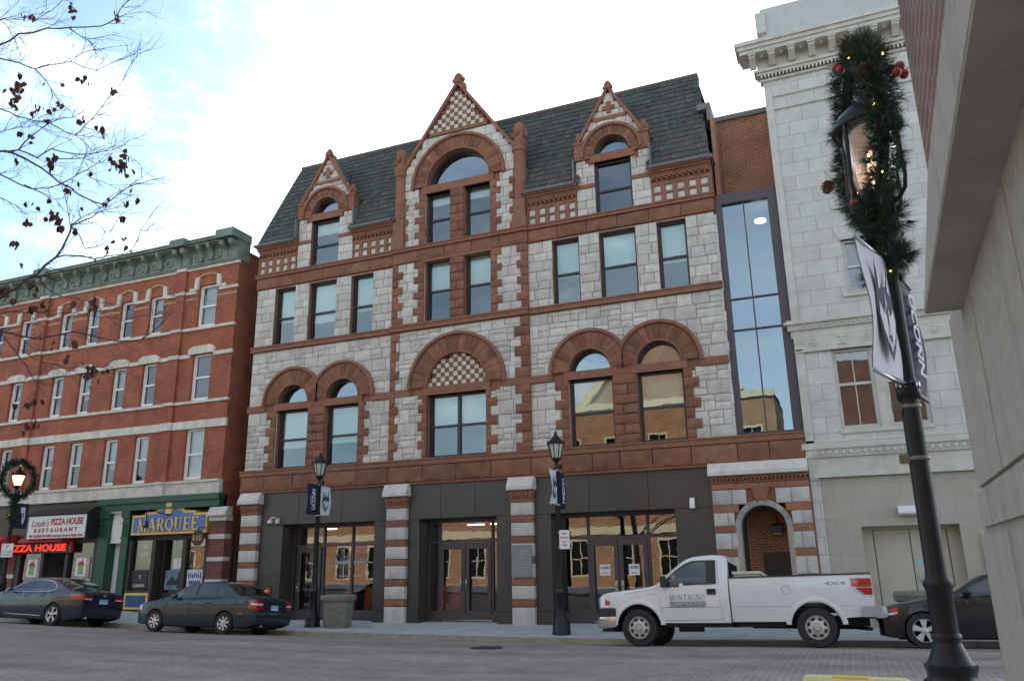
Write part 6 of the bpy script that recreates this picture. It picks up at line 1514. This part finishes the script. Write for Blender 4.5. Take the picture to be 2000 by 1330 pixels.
m = MB(1); m.box(4.487, 4.495, -.16, .16, .68, .82); o = m.build('number_plate', plate_blue, t); m = MB(1); m.box(4.495, 4.497, -.155, .155, .685, .735); m.build('plate_band', sign_white, o)
m = MB(1); m.tube([(4.3, -.45, .26), (4.5, -.47, .25)], .025, 8); m.build('exhaust', steel, t)
b.patch(1.24, 2.88, lambda x: .215, lambda x: .265, .012, 12, 2).build('sill_strip', steel if False else teal_paint, t)
place_car(t, 1.64, 4.21, -5.3, 2.56, .87, .85)
# navy sedan in front of the pizza shop
lb = Body(top=[(0, .60), (.08, .68), (.4, .82), (1.0, .93), (1.35, .985), (1.5, 1.03), (2.0, 1.28), (2.4, 1.405), (2.85, 1.43), (3.3, 1.39), (3.8, 1.24), (4.2, 1.09), (4.45, 1.045), (4.7, 1.03), (4.8, .98), (4.83, .92)],
          bot=[(0, .26), (.3, .19), (4.3, .19), (4.83, .28)], hw=[(0, .62), (.1, .74), (.3, .84), (.7, .89), (1.4, .905), (3.6, .91), (4.3, .875), (4.65, .835), (4.79, .77), (4.83, .72)],
          belt=[(0, .86), (1.4, .92), (3, .97), (4.83, 1.0)], tumble=.40, arches=[(.9, .37, .335), (3.75, .37, .335)], rnd=.05)
bl2 = lambda x: interp([(1.5, .965), (3.6, 1.005)], x)
sp = dict(body=lb, L=4.83, paint=navy_paint, fa=.9, wb=2.85, half=.90, r=.335, rim=(5, .032, .14), rimk=.70, ws=(1.54, 2.32), rw=(3.3, 4.20), mirror=(1.78, 1.02),
   glass=[('f', 1.65, 2.55, bl2, lambda x: lb.T(x)-.075), ('r', 2.62, 3.22, bl2, lambda x: lb.T(x)-.08), ('q', 3.26, 3.62, lambda x: bl2(x)+max(0, x-3.4)*.45, lambda x: lb.T(x)-.095)],
   chrome=[[(1.60, .975)]+[(x, lb.T(x)-.068) for x in (1.7, 1.85, 2.0, 2.2, 2.4, 2.7, 3.0, 3.25, 3.45)]+[(3.62, 1.21), (3.66, 1.15), (3.62, 1.08), (3.48, 1.0), (3.2, .995), (2.4, .98), (1.60, .965)], [(1.6, .30), (3.25, .285)]],
   lines=[[(1.42, .95), (1.38, .6), (1.42, .28)], [(2.58, .97), (2.60, .6), (2.58, .26)], [(3.3, .99), (3.3, .85), (3.2, .7)], [(1.45, .95), (3.6, .99)]], handles=[(2.42, .86), (3.14, .88)])
t, b = sedan('dark navy sedan with chrome window trim parked in front of the pizza shop', sp)
for sd in (-1, 1):
    m = b.patch(4.38, 4.825, lambda x: .84-(x-4.38)*.05, lambda x: min(.98-.02*(4.83-x), b.T(x)-.03), .010, 8, 4, sd); yy = b.Wd(4.82, .85)+.01
    m.grid([[(4.838, sd*lerp(yy, yy-.34, i/4), z) for z in (.80+.02*i*.5, .86, .91)] for i in range(5)], smooth=False, flip=sd < 0); o = m.build('tail_lamp', lens_red, t)
    m = MB(1); m.grid([[(4.842, sd*lerp(yy-.02, yy-.30, i/4), z) for z in (.81, .845)] for i in range(5)], smooth=False, flip=sd < 0); m.build('clear_band', lens_white, o)
m = MB(1); m.box(4.835, 4.846, -.16, .16, .70, .84); o = m.build('number_plate', plate_blue, t); m = MB(1); m.box(4.846, 4.848, -.155, .155, .705, .75); m.build('plate_band', sign_white, o)
m = MB(1); m.lathe(0, 0, [(.05, 0), (.05, .0)], 8) if False else None; m.tube([(4.85, .055*cos(2*pi*k/14), .945+.038*sin(2*pi*k/14)) for k in range(15)], .007, 5, caps=False); m.tube([(4.85, -.02, .965), (4.85, -.02, .93), (4.85, .03, .93)], .006, 5); m.build('badge', chrome, t)
m = MB(1); m.grid([[(4.83+.045*sin(pi*min(1, max(0, (z-.28)/.38))), y*.75, z) for z in (.28, .36, .44, .52, .60, .66)] for y in [-1, -.96, -.7, 0, .7, .96, 1]], smooth=True)
for sd in (-1, 1): b.patch(4.2, 4.836, lambda x: .28, lambda x: .63, .02, 12, 5, sd, m)
m.build('rear_bumper', navy_paint, t, 40)
m = MB(1); m.tube([(4.6, -.52, .27), (4.86, -.54, .27)], .035, 8); m.build('exhaust', steel, t)
b.patch(.05, .4, lambda x: .58+x*.12, lambda x: min(b.T(x)-.03, .70+x*.2), .008, 8, 4).build('headlight', lens_white, t)
place_car(t, -5.33, -2.48, -5.4, 2.85, .9, .90)
# black sedan behind the near lamp post
bb = Body(top=[(0, .58), (.05, .68), (.2, .76), (.7, .86), (1.15, .94), (1.32, .985), (1.8, 1.24), (2.2, 1.38), (2.7, 1.42), (3.2, 1.38), (3.8, 1.12), (4.1, 1.03), (4.45, 1.0), (4.53, .9)],
          bot=[(0, .24), (.25, .19), (4.1, .19), (4.53, .3)], hw=[(0, .60), (.08, .72), (.25, .81), (.6, .87), (1.2, .90), (3.4, .905), (4.2, .86), (4.45, .80), (4.53, .72)],
          belt=[(0, .82), (1.3, .89), (3, .95), (4.53, .98)], tumble=.38, arches=[(.79, .36, .325), (3.55, .36, .325)], rnd=.05)
bl3 = lambda x: interp([(1.4, .94), (3.4, .985)], x)
sp = dict(body=bb, L=4.53, paint=jet_paint, fa=.79, wb=2.76, half=.905, r=.325, rim=(5, .05, .16), rimk=.68, ws=(1.36, 2.12), rw=(3.25, 3.95), mirror=(1.62, 1.0),
   glass=[('f', 1.5, 2.36, bl3, lambda x: bb.T(x)-.08), ('r', 2.44, 3.3, bl3, lambda x: bb.T(x)-.085)], lines=[[(1.3, .92), (1.27, .6), (1.3, .26)], [(2.4, .96), (2.4, .6), (2.4, .26)], [(1.3, .925), (3.5, .97)]], handles=[(2.25, .84), (3.1, .86)])
t, b = sedan('black sedan partly hidden behind the near lamp post and the concrete corner', sp)
for sd in (-1, 1):
    m = b.patch(.03, .36, lambda x: .575+x*.17, lambda x: min(.69+x*.16, b.T(x)-.02), .010, 8, 4, sd); o = m.build('headlight', lens_white, t)
    b.patch(.16, .37, lambda x: .62+x*.13, lambda x: min(.695+x*.16, b.T(x)-.015), .014, 6, 3, sd).build('indicator', lens_red, o)
m = MB(1)
for k in (-1, 1):
    for q in range(4): m.box(-.012, .01, k*.05+k*.05*q-.012, k*.05+k*.05*q+.012, .52, .64)
m.box(-.008, .02, -.27, .27, .50, .66); m.build('grille', trim_black, t)
m = MB(1); m.tube([(-.016, y, z) for y, z in ((-.03, .52), (-.26, .51), (-.28, .58), (-.24, .66), (-.04, .66), (-.03, .52))], .010, 6); m.build('chrome_kidney', chrome, t)
m = b.patch(1.02, 1.2, lambda x: .635, lambda x: .665, .014, 5, 2); m.build('side_repeater', lens_white, t)
place_car(t, 21.9, 24.66, -5.9, 2.76, .79, .905)

# white pickup -------------------------------------------------------------
t = thing('pickup_truck', 'white regular cab pickup truck lettered for a construction firm', 'pickup truck', (0, 0, 0), local=True)
fa, wb, half, r = .93, 3.67, .985, .385
cab = Body(top=[(.0, .98), (.04, 1.06), (.18, 1.115), (.6, 1.165), (1.0, 1.21), (1.28, 1.26), (1.38, 1.31), (1.62, 1.52), (1.86, 1.71), (2.0, 1.80), (2.2, 1.86), (2.55, 1.885), (2.80, 1.865), (2.90, 1.80)],
           bot=[(0, .62), (.3, .60), (.35, .50), (1.3, .48), (2.9, .48)], hw=[(0, .80), (.06, .90), (.2, .955), (.5, .985), (1.4, .985), (2.9, .985)],
           belt=[(0, 1.02), (1.3, 1.20), (1.8, 1.25), (2.9, 1.27)], tumble=.26, arches=[(fa, .49, .385)], rnd=.07, crown=.045, tuck=.12)
cab.mesh(0, 2.905).build('cab', truck_white, t, 36)
blw = lambda x: interp([(1.55, 1.225), (1.78, 1.225), (2.02, 1.265), (2.6, 1.285)], x)
for sd in (-1, 1):
    cab.patch(1.50, 2.66, lambda x: blw(x)-.015, lambda x: min(cab.T(x)-.085, 1.775), .003, 20, 6, sd).build('window_rubber', trim_black, t)
    cab.patch(1.60, 2.45, blw, lambda x: min(cab.T(x)-.13, 1.74), .007, 20, 6, sd).build('side_window', carglass, t)
    cab.patch(2.50, 2.64, lambda x: 1.30, lambda x: 1.745, .007, 4, 4, sd).build('quarter_panel_glass', trim_black, t)
cab.topgrid(1.42, 1.94, .07).build('windscreen', carglass, t)
m = MB(1); m.grid([[(2.912, y, z) for z in (1.38, 1.5, 1.62, 1.74)] for y in (-.70, 0, .70)], smooth=False, flip=False); m.build('rear_window', carglass, t)
ln = MB(1)
for pts in ([(1.45, 1.21), (1.42, 1.0), (1.43, .7), (1.47, .53)], [(2.68, 1.78), (2.71, 1.3), (2.71, .9), (2.76, .56)], [(1.47, .53), (2.76, .545)], [(1.42, .80), (2.71, .80)], [(.2, 1.03), (.7, 1.10), (1.38, 1.19)], [(1.45, 1.21), (1.62, 1.47), (1.9, 1.70)]): cab.line(pts, .005, .001, -1, ln)
ln.build('door_seam', grey_bumper, t)
# flared wheel-arch lip and lower crease
def lip(body, c, R, mb, w=.05):
    P = []
    for k in range(25):
        a = pi*(.035+.93*k/24); row = []
        for rr, o in ((R-.004, .008), (R+.012, .022), (R+w*.8, .019), (R+w+.05, .003)):
            x = c-cos(a)*rr; z = .385+sin(a)*rr; row.append((x, -(body.Wd(x, max(z, .5))+o), z))
        P.append(row)
    mb.grid(P, smooth=True)
m = MB(1); lip(cab, fa, .49, m); m.build('wheel_arch_lip', truck_white, t)
for sd in (-1, 1):
    m = MB(1); y = sd*cab.Wd(1.6, 1.22); m.tube([(1.60, y, 1.25), (1.58, y+sd*.12, 1.26)], .03, 6); m.box(1.50, 1.60, min(y+sd*.08, y+sd*.25), max(y+sd*.08, y+sd*.25), 1.21, 1.44); m.build('mirror', trim_black, t)
m = MB(1); y = -(cab.Wd(2.5, 1.1)); m.box(2.45, 2.64, y-.02, y+.01, 1.05, 1.17); o = m.build('door_handle', trim_black, t); m = MB(1); m.box(2.475, 2.615, y-.035, y-.02, 1.11, 1.14); m.build('grip', under, o)
# front end: grille, lamps, bumpers
m = MB(1); m.grid([[(-.02+.03*abs(y), y, z) for z in (.66, .74, .82, .90, .98, 1.04)] for y in (-.62, -.3, 0, .3, .62)], smooth=False, flip=False); m.build('grille', trim_black, t)
m = MB(1)
for z in (.74, .85, .96): m.box(-.045, .0, -.6, .6, z-.02, z+.02)
m.build('grille_bar', chrome, t)
for sd in (-1, 1):
    m = cab.patch(.0, .30, lambda x: .80+.02*x, lambda x: 1.035-.0*x if x < .2 else 1.035-(x-.2)*1.0, .012, 8, 4, sd); yy = cab.Wd(.02, .9)+.01
    m.grid([[(-.012, sd*lerp(yy, yy-.18, i/3), z) for z in (.80, .9, 1.0)] for i in range(4)], smooth=False, flip=sd > 0); o = m.build('headlight', lens_white, t)
    cab.patch(.17, .29, lambda x: .86, lambda x: 1.0-(x-.17)*.5, .016, 4, 3, sd).build('indicator', lens_red, o)
bc = Body(top=[(-.06, .60), (0, .62), (.3, .64), (.42, .66)], bot=[(-.06, .40), (.05, .37), (.42, .40)], hw=[(-.06, .78), (0, .90), (.1, .96), (.3, .99), (.42, .99)], belt=[(0, .9), (1, .9)], tumble=0, arches=[(fa, .51, .385)], rnd=.03, crown=0)
bc.mesh(-.06, .42, .04).build('front_bumper', chrome, t, 40)
bf_ = Body(top=[(-.04, .80), (.38, .80), (.44, .78)], bot=[(-.04, .60), (.44, .62)], hw=[(-.04, .78), (.02, .90), (.12, .965), (.3, .995), (.44, .995)], belt=[(0, .9), (1, .9)], tumble=0, arches=[], rnd=.02, crown=0)
bf_.mesh(-.04, .42, .04).build('bumper_cover', trim_black, t, 40)
m = MB(1); m.box(.05, .3, -.8, .8, .30, .40); m.build('air_dam', trim_black, t)
# cargo bed
x0, x1 = 2.93, 5.72; R = fa+wb
bed = Body(top=[(x0, 1.375), (x1, 1.40)], bot=[(x0, .50), (R+.5, .50), (R+.52, .56), (x1, .60)], hw=[(x0, .985), (5.5, .985), (x1, .965)], belt=[(x0, 1.6), (x1, 1.6)], tumble=0, arches=[(R, .50, .385)], tuck=.10)
for sd in (-1, 1):
    mb_ = MB(1); P = []; n = 80
    for i in range(n+1):
        x = lerp(x0, x1, i/n); tz = bed.T(x); bz = bed.Bt(x); row = []
        for j in range(13):
            z = lerp(bz, tz-.02, j/12); row.append((x, sd*(bed.Wd(x, min(z, 1.2))), z))
        row += [(x, sd*(.985-.015), tz), (x, sd*(.985-.11), tz), (x, sd*(.985-.12), .85)]
        P.append(row)
    mb_.grid(P, smooth=True, flip=sd < 0)
    for E_, rv in ((P[0], sd > 0), (P[-1], sd < 0)): mb_.add(E_, [tuple(range(len(E_))) if not rv else tuple(range(len(E_)-1, -1, -1))])
    mb_.build('bed_side', truck_white, t, 36)
m = MB(1); lip(bed, R, .50, m); m.build('wheel_arch_lip', truck_white, t)
m = MB(1); m.box(x0, x1-.02, -.87, .87, .80, .86); m.build('bed_floor', trim_black, t)
m = MB(1); m.box(x0, x0+.04, -.87, .87, .86, 1.37); m.build('bed_front', truck_white, t)
m = MB(1); m.box(x1-.06, x1+.02, -.84, .84, .66, 1.40); m.build('tailgate', truck_white, t)
for sd in (-1, 1): m = MB(1); m.prism([(x0, 1.375), (x1+.01, 1.40), (x1+.01, 1.425), (x0, 1.40)], sd*.93-.065, sd*.93+.065); m.build('bed_rail', trim_black, t)
for sd in (-1, 1):
    m = bed.patch(x1-.38, x1-.0, lambda x: 1.0 if x > x1-.14 else 1.0+(x1-.14-x)*.75, lambda x: 1.31, .010, 10, 5, sd); o = m.build('tail_lamp', lens_red, t)
    bed.patch(x1-.40, x1-.0, lambda x: 1.135, lambda x: 1.155, .014, 6, 2, sd).build('lamp_divider', chrome, o)
    e = MB(1); bed.line([(x1-.39, 1.315), (x1-.395, 1.18), (x1-.15, .99), (x1-.01, .985)], .012, .008, sd, e); bed.line([(x1-.39, 1.32), (x1-.01, 1.325)], .012, .008, sd, e); e.build('lamp_bezel', chrome, o)
m = MB(1); bed.line([(4.08+.09*cos(2*pi*k/20), 1.13+.085*sin(2*pi*k/20)) for k in range(21)], .004, .001, -1, m); bed.line([(x0+.03, .80), (R-.48, .80)], .004, .001, -1, m); bed.line([(R+.49, .80), (x1-.1, .80)], .004, .001, -1, m); m.build('panel_crease', grey_bumper, t)
m = MB(1); P = []
for y in (-.96, -.93, -.5, 0, .5, .93, .96): P.append([(x1+.02+o*(1 if abs(y) < .95 else .6), y, z) for o, z in ((0, .56), (.16, .56), (.20, .60), (.20, .73), (.17, .78), (0, .78))])
m.grid(P, smooth=False); m.add(P[0], [(5, 4, 3, 2, 1, 0)]); m.add(P[-1], [(0, 1, 2, 3, 4, 5)]); m.box(x1-.25, x1+.02, -.985, .985, .58, .78) if False else None; m.build('rear_bumper', grey_bumper, t, 40)
for sd in (-1, 1): m = MB(1); m.box(x1-.22, x1+.02, min(sd*.95, sd*.99), max(sd*.95, sd*.99), .58, .78); m.build('bumper_end', grey_bumper, t)
m = MB(1); m.box(.5, 5.6, -.5, .5, .42, .62); m.box(1.5, 2.9, -.85, .85, .40, .50); m.box(1.75, 2.25, -.72, -.4, .30, .42); m.box(3.0, 4.0, -.75, -.4, .40, .55); m.tube([(3.2, .3, .42), (5.3, .55, .40), (5.6, -.75, .36)], .04, 8); m.tube([(R, -.8, .385), (R, .8, .385)], .07, 8); m.tube([(fa, -.8, .385), (fa, .8, .385)], .06, 8); m.lathe(R, 0, [(.18, .3), (.2, .38), (.15, .5)], 10)
for x in (fa, R): m.box(x-.5, x+.5, -.80, .80, .70, .92)
m.build('chassis', under, t)
for x in (fa, R):
    for sd in (-1, 1): wheel(t, x, sd*(half-.125), r, .26, 'steel', sd, r*.60)
# lettering
yd = -(cab.Wd(2.0, .97)+.004)
serif_mb('MONTAGNO', .125, (2.02, yd, 1.0), .76, depth=.003, K=1).build('door_lettering', greyblue, t)
m = MB(1); m.box(1.64, 2.41, yd-.004, yd+.004, .83, .915); o = m.build('lettering_bar', greyblue, t); text_mb('CONSTRUCTION', .062, (2.025, yd-.004, .872), width=.73, depth=.002).build('bar_words', sign_white, o)
m = MB(1)
for k in range(24): m.box(1.65+k*.0315, 1.672+k*.0315, yd-.003, yd+.004, .80, .815)
m.build('small_lettering', greyblue, t)
text_mb('4X4', .075, (5.03, -(bed.Wd(5.0, 1.2)+.003), 1.235), width=.42, bold=.03, depth=.002).build('bed_lettering', grey_bumper, t)
text_mb('F150', .04, (1.24, -(cab.Wd(1.24, 1.08)+.002), 1.075), width=.20, bold=.02, depth=.002).build('fender_badge', steel_wheel, t)
place_car(t, 16.28, 19.96, -5.9, wb, fa, half)
# tool chest lying in the bed
tcx = thing('tool_chest', 'pale tool chest with overhanging lid lying across the pickup bed', 'tool chest', t.location, local=True, rot=t.rotation_euler)
m = MB(1); m.box(3.02, 3.55, -.80, .80, .865, 1.47); m.build('chest', yellow_pl if False else beige_paint, tcx); m = MB(1); m.box(2.99, 3.58, -.83, .83, 1.47, 1.52); m.build('lid', mat('cream_lid', (.60, .57, .46), .5, .05), tcx)
#--PART6
# ------------------------------------------------------------------ bare tree leaning in from the left
def px2w(x, y, d): return CAMP+(CF+CR*((x-1000)/1544.51)-CU*((y-665)/1544.51))*d
rnd = random.Random(21)
KZ = lambda x, y: (x/2.77, y/2.77)
LZ = lambda x, y: (x/3.0222, 420+y/3.0222)
BR = [  # boughs: (zoom, radius px at start, depth start/end, points)
 (KZ, 3.4, 8.6, 7.6, [(-60, 275), (0, 245), (100, 185), (250, 155), (380, 150), (550, 143), (620, 105), (660, 40), (700, -5)]),
 (KZ, 2.8, 8.8, 8.2, [(-60, 300), (0, 318), (100, 340), (190, 375), (290, 350), (380, 333), (440, 290), (540, 268)]),
 (KZ, 2.2, 8.5, 8.7, [(190, 375), (240, 430), (270, 470), (290, 508)]), (KZ, 1.8, 8.3, 8.0, [(380, 333), (450, 365), (520, 385), (600, 345), (655, 325)]),
 (KZ, 1.8, 8.0, 8.2, [(370, 152), (440, 200), (470, 215), (490, 240)]), (KZ, 1.2, 8.1, 8.1, [(470, 215), (505, 210)]),
 (KZ, 2.8, 8.9, 8.0, [(-60, 570), (0, 590), (90, 630), (180, 655), (270, 668), (340, 640), (420, 620)]),
 (KZ, 4.2, 8.6, 8.2, [(-60, 822), (0, 820), (100, 812), (180, 730), (270, 668)]), (KZ, 2.2, 8.2, 7.7, [(270, 668), (350, 715), (405, 730), (480, 742)]),
 (KZ, 1.8, 7.9, 7.5, [(405, 730), (450, 690), (520, 620), (580, 540), (640, 470), (675, 410)]),
 (KZ, 4.0, 8.5, 7.6, [(0, 820), (60, 825), (180, 885), (270, 945), (380, 1015), (470, 1075), (550, 1105), (600, 1085), (700, 1010), (790, 985)]),
 (KZ, 2.6, 8.5, 7.9, [(100, 812), (200, 855), (280, 805), (380, 830), (480, 835), (560, 820), (640, 800), (720, 860)]),
 (KZ, 2.0, 8.2, 7.9, [(280, 860), (380, 860), (450, 855), (520, 885), (580, 880)]),
 (KZ, 3.0, 8.8, 8.0, [(-60, 915), (0, 945), (100, 995), (180, 1025), (260, 1020), (380, 970), (470, 920), (520, 890)]), (KZ, 1.6, 8.0, 7.7, [(470, 945), (520, 975), (590, 1000), (700, 1000)]),
 (KZ, 2.2, 8.9, 8.6, [(-60, 1050), (0, 1070), (60, 1100), (110, 1130)]), (KZ, 2.0, 8.5, 8.3, [(130, 1000), (220, 1040), (300, 1080), (330, 1120)]),
 (LZ, 5.6, 8.2, 7.6, [(-70, 540), (0, 490), (100, 430), (220, 350), (330, 250), (400, 130), (420, 60), (500, 30), (560, 0)]),
 (LZ, 2.6, 7.9, 7.5, [(330, 250), (440, 240), (560, 260), (650, 240), (760, 220), (800, 170), (880, 20)]),
 (LZ, 4.0, 8.6, 7.9, [(-70, 680), (0, 690), (120, 715), (250, 725), (420, 690), (560, 715), (700, 745), (830, 740), (960, 640), (975, 600)]),
 (LZ, 3.2, 8.6, 8.2, [(-40, 640), (0, 690), (80, 790), (150, 880), (210, 990), (270, 1005)]), (LZ, 2.0, 8.4, 8.0, [(130, 800), (250, 870), (400, 905), (520, 890), (600, 900)]),
 (LZ, 2.0, 8.0, 7.8, [(220, 390), (330, 470), (450, 490), (600, 520)]), (LZ, 1.4, 7.7, 7.5, [(420, 60), (470, 120), (500, 200), (560, 190), (650, 100)]),
 (KZ, 2.0, 7.7, 7.9, [(420, 1270), (380, 1220), (360, 1100), (345, 1040)]), (KZ, 1.6, 7.8, 7.8, [(380, 1220), (460, 1170), (545, 1150)]), (KZ, 1.6, 7.9, 8.1, [(-20, 112), (70, 105), (140, 95), (190, 120), (250, 70)]), (KZ, 1.8, 8.3, 8.3, [(-20, 100), (10, 118), (80, 180)]),
 (LZ, 2.4, 8.3, 8.0, [(-40, 600), (60, 570), (150, 575), (300, 590), (420, 575), (560, 600), (740, 610)]), (LZ, 1.6, 8.0, 7.9, [(290, 310), (420, 330), (560, 310), (720, 280)]), (KZ, 1.6, 8.3, 8.0, [(-20, 720), (60, 700), (150, 690), (210, 640)]),
]
tk = px2w(-330, 900, 9.2); TX, TY = tk.x, tk.y
def trunk_at(z): return Vector((TX+.12*sin(z*.9), TY+.1*sin(z*.7+1), z))
tree = thing('street_tree', 'bare grey tree with dry maroon leaf clusters hanging in front of the sky', 'tree', (TX, TY, nearz(TX, TY)), local=False)
ORG[tree.name] = tuple(tree.location)
tw = MB(1); bo = MB(1)
tips = []
def jit(P, k):
    out = [P[0]]
    for a, b in zip(P, P[1:]):
        m_ = (a+b)/2; l = (b-a).length; out += [m_+Vector((rnd.uniform(-1, 1), rnd.uniform(-1, 1), rnd.uniform(-1, 1)))*l*k, b]
    return out
def twig(p, d, l, r, dep):
    n = 4; P = [p]; q = p.copy(); dd = d.copy()
    for i in range(n):
        dd = (dd+Vector((rnd.uniform(-.22, .22), rnd.uniform(-.22, .22), rnd.uniform(-.16, .2)))).normalized(); q = q+dd*l/n; P.append(q.copy())
        if dep and rnd.random() < .55: twig(q, (dd+Vector((rnd.uniform(-.8, .8), rnd.uniform(-.8, .8), rnd.uniform(-.6, .7)))).normalized(), l*.6, r*.6, dep-1)
    tw.tube(P, [r*(1-.75*i/n) for i in range(n+1)], 4)
for zf, r0, d0, d1, pts in BR:
    n = len(pts); P = [px2w(*zf(*p), lerp(d0, d1, i/(n-1))) for i, p in enumerate(pts)]
    rm_ = r0*8.3/1544.51*.58
    if pts[0][0] < 0:      # carry the bough back to where it leaves the trunk, rising in an easy curve
        h = (P[0]-Vector((TX, TY, P[0].z))).length; o = trunk_at(max(2.3, P[0].z-.45*h-rnd.uniform(0, .5))); dr = (P[1]-P[0]).normalized()
        c = P[0]-dr*h*.45; pre = []
        for q in range(7):
            t = q/7; pre.append(o*(1-t)**2+c*2*t*(1-t)+P[0]*t*t+Vector((rnd.uniform(-.03, .03), rnd.uniform(-.03, .03), rnd.uniform(-.03, .03)))*(q > 0))
        n0 = len(pre); P = pre+P
    else: n0 = 0
    P = jit(P, .05); N = len(P); k0 = n0*2
    bo.tube(P, [rm_*(1+2.2*(1-i/k0)) if i < k0 else rm_*(1-.72*((i-k0)/max(1, N-1-k0))) for i in range(N)], 6)
    for i in range(max(2, k0-6), N-1):
        for _ in range(1):
            if rnd.random() < .85:
                d = (P[min(i+1, N-1)]-P[i-1]).normalized(); d = (d*.8+CR*rnd.uniform(-.2, .6)+CU*rnd.uniform(-.7, .7)+CF*rnd.uniform(-.4, .4)).normalized()
                twig(P[i], d, rnd.uniform(.16, .42), .0034, 2)
    twig(P[-1], (P[-1]-P[-2]).normalized(), .28, .004, 2)
bo.build('bough', bark, tree); tw.build('twigs', bark, tree)
zb0 = nearz(TX, TY)-.1; zs_ = [zb0, zb0+.4, 1.2, 2, 3, 4, 5, 6, 7, 8, 9.2]; m = MB(1); m.tube([trunk_at(z_) for z_ in zs_], [.24, .18, .165, .155, .145, .13, .11, .085, .06, .038, .012], 12); m.build('trunk', bark, tree)
CL = [(KZ, p) for p in [(155,95,25),(390,45,25),(400,110,18),(640,95,22),(120,415,16),(110,460,30),(80,500,40),(80,560,30),(240,460,12),(340,460,12),(445,445,28),(605,505,18),(205,580,24),(275,605,18),(320,575,18),(190,610,20),(430,670,16),(460,650,14),(255,660,12),(550,710,22),(565,740,12),(110,730,14),(165,755,18),(285,855,26),(285,900,30),(600,870,20),(660,900,45),(670,845,20),(600,922,12),(715,930,12),(490,942,12),(85,875,14),(365,1025,20),(420,1000,10),(385,1048,12),(712,1035,12),(740,1080,14),(590,1080,10),(570,1108,16),(695,1105,18),(660,1190,18),(150,1115,22),(265,1088,12),(205,1128,12),(270,1155,16),(250,1190,12),(320,1190,26),(148,1205,16),(330,1250,10),(445,1130,12),(405,1250,16),(85,1320,14),(670,1295,10),(610,1308,10)]]
CL += [(LZ, p) for p in [(160,48,18),(275,30,18),(350,50,26),(360,95,12),(440,95,14),(720,30,18),(630,195,22),(735,140,12),(668,158,10),(738,193,12),(90,185,18),(130,315,18),(565,270,10),(680,305,10),(770,220,10),(205,420,26),(30,455,26),(90,515,16),(195,545,24),(255,540,26),(550,525,40),(205,475,12),(430,525,10),(235,730,12),(320,755,12),(437,770,20),(390,855,22),(490,875,12),(310,795,10),(540,935,40),(515,965,20),(585,985,10),(622,912,14),(150,1130,22),(80,1130,16),(200,1110,24),(245,1105,10),(155,1250,20),(210,1235,18),(133,1290,14)]]
lf = MB(1)
for zf, (x, y, s) in CL:
    px_, py_ = zf(x, y); sc = (2.77 if zf is KZ else 3.0222); d = rnd.uniform(7.5, 8.4); c = px2w(px_, py_, d); R_ = s/sc*d/1544.51
    n = max(1, int((s/9.5)**1.85))
    tw.v  # twigs already built; each cluster hangs from its own short stalk
    for _ in range(n):
        o = Vector((rnd.gauss(0, .45), rnd.gauss(0, .45), rnd.gauss(0, .6)))*R_ if n > 1 else Vector((0, 0, 0))
        p = c+o; L_ = rnd.uniform(.050, .078); wd = L_*rnd.uniform(.34, .46)
        ax = Vector((rnd.uniform(-.6, .6), rnd.uniform(-.6, .6), -1)).normalized(); sd_ = ax.cross(Vector((rnd.uniform(-1, 1), rnd.uniform(-1, 1), .2))).normalized(); nn = ax.cross(sd_)
        tn = rnd.uniform(.5, 1.6); tn = (tn*rnd.uniform(.9, 1.3), tn, tn)
        prof = [(0, .05), (.12, .7), (.35, 1.0), (.62, .8), (.85, .35), (1, .02)]
        vs = []; 
        for h, w_ in prof:
            for q in (-1, 0, 1): vs.append(p+ax*(h-.4)*L_+sd_*q*w_*wd+nn*(abs(q)*w_*wd*.5+.15*L_*(h-.4)**2))
        lf.add(vs, [(i*3+j, i*3+j+1, i*3+j+4, i*3+j+3) for i in range(5) for j in range(2)], 0, tn)
    lf.tube([c+Vector((0, 0, R_*1.2+.03)), c], .0016, 4)
o = lf.build('dry_leaves', leafm, tree)
# ------------------------------------------------------------------ end
for o in list(bpy.data.objects):
    if o.type == 'MESH' and o.parent is None and 'kind' not in o.keys() and 'label' not in o.keys(): print('UNPARENTED', o.name)
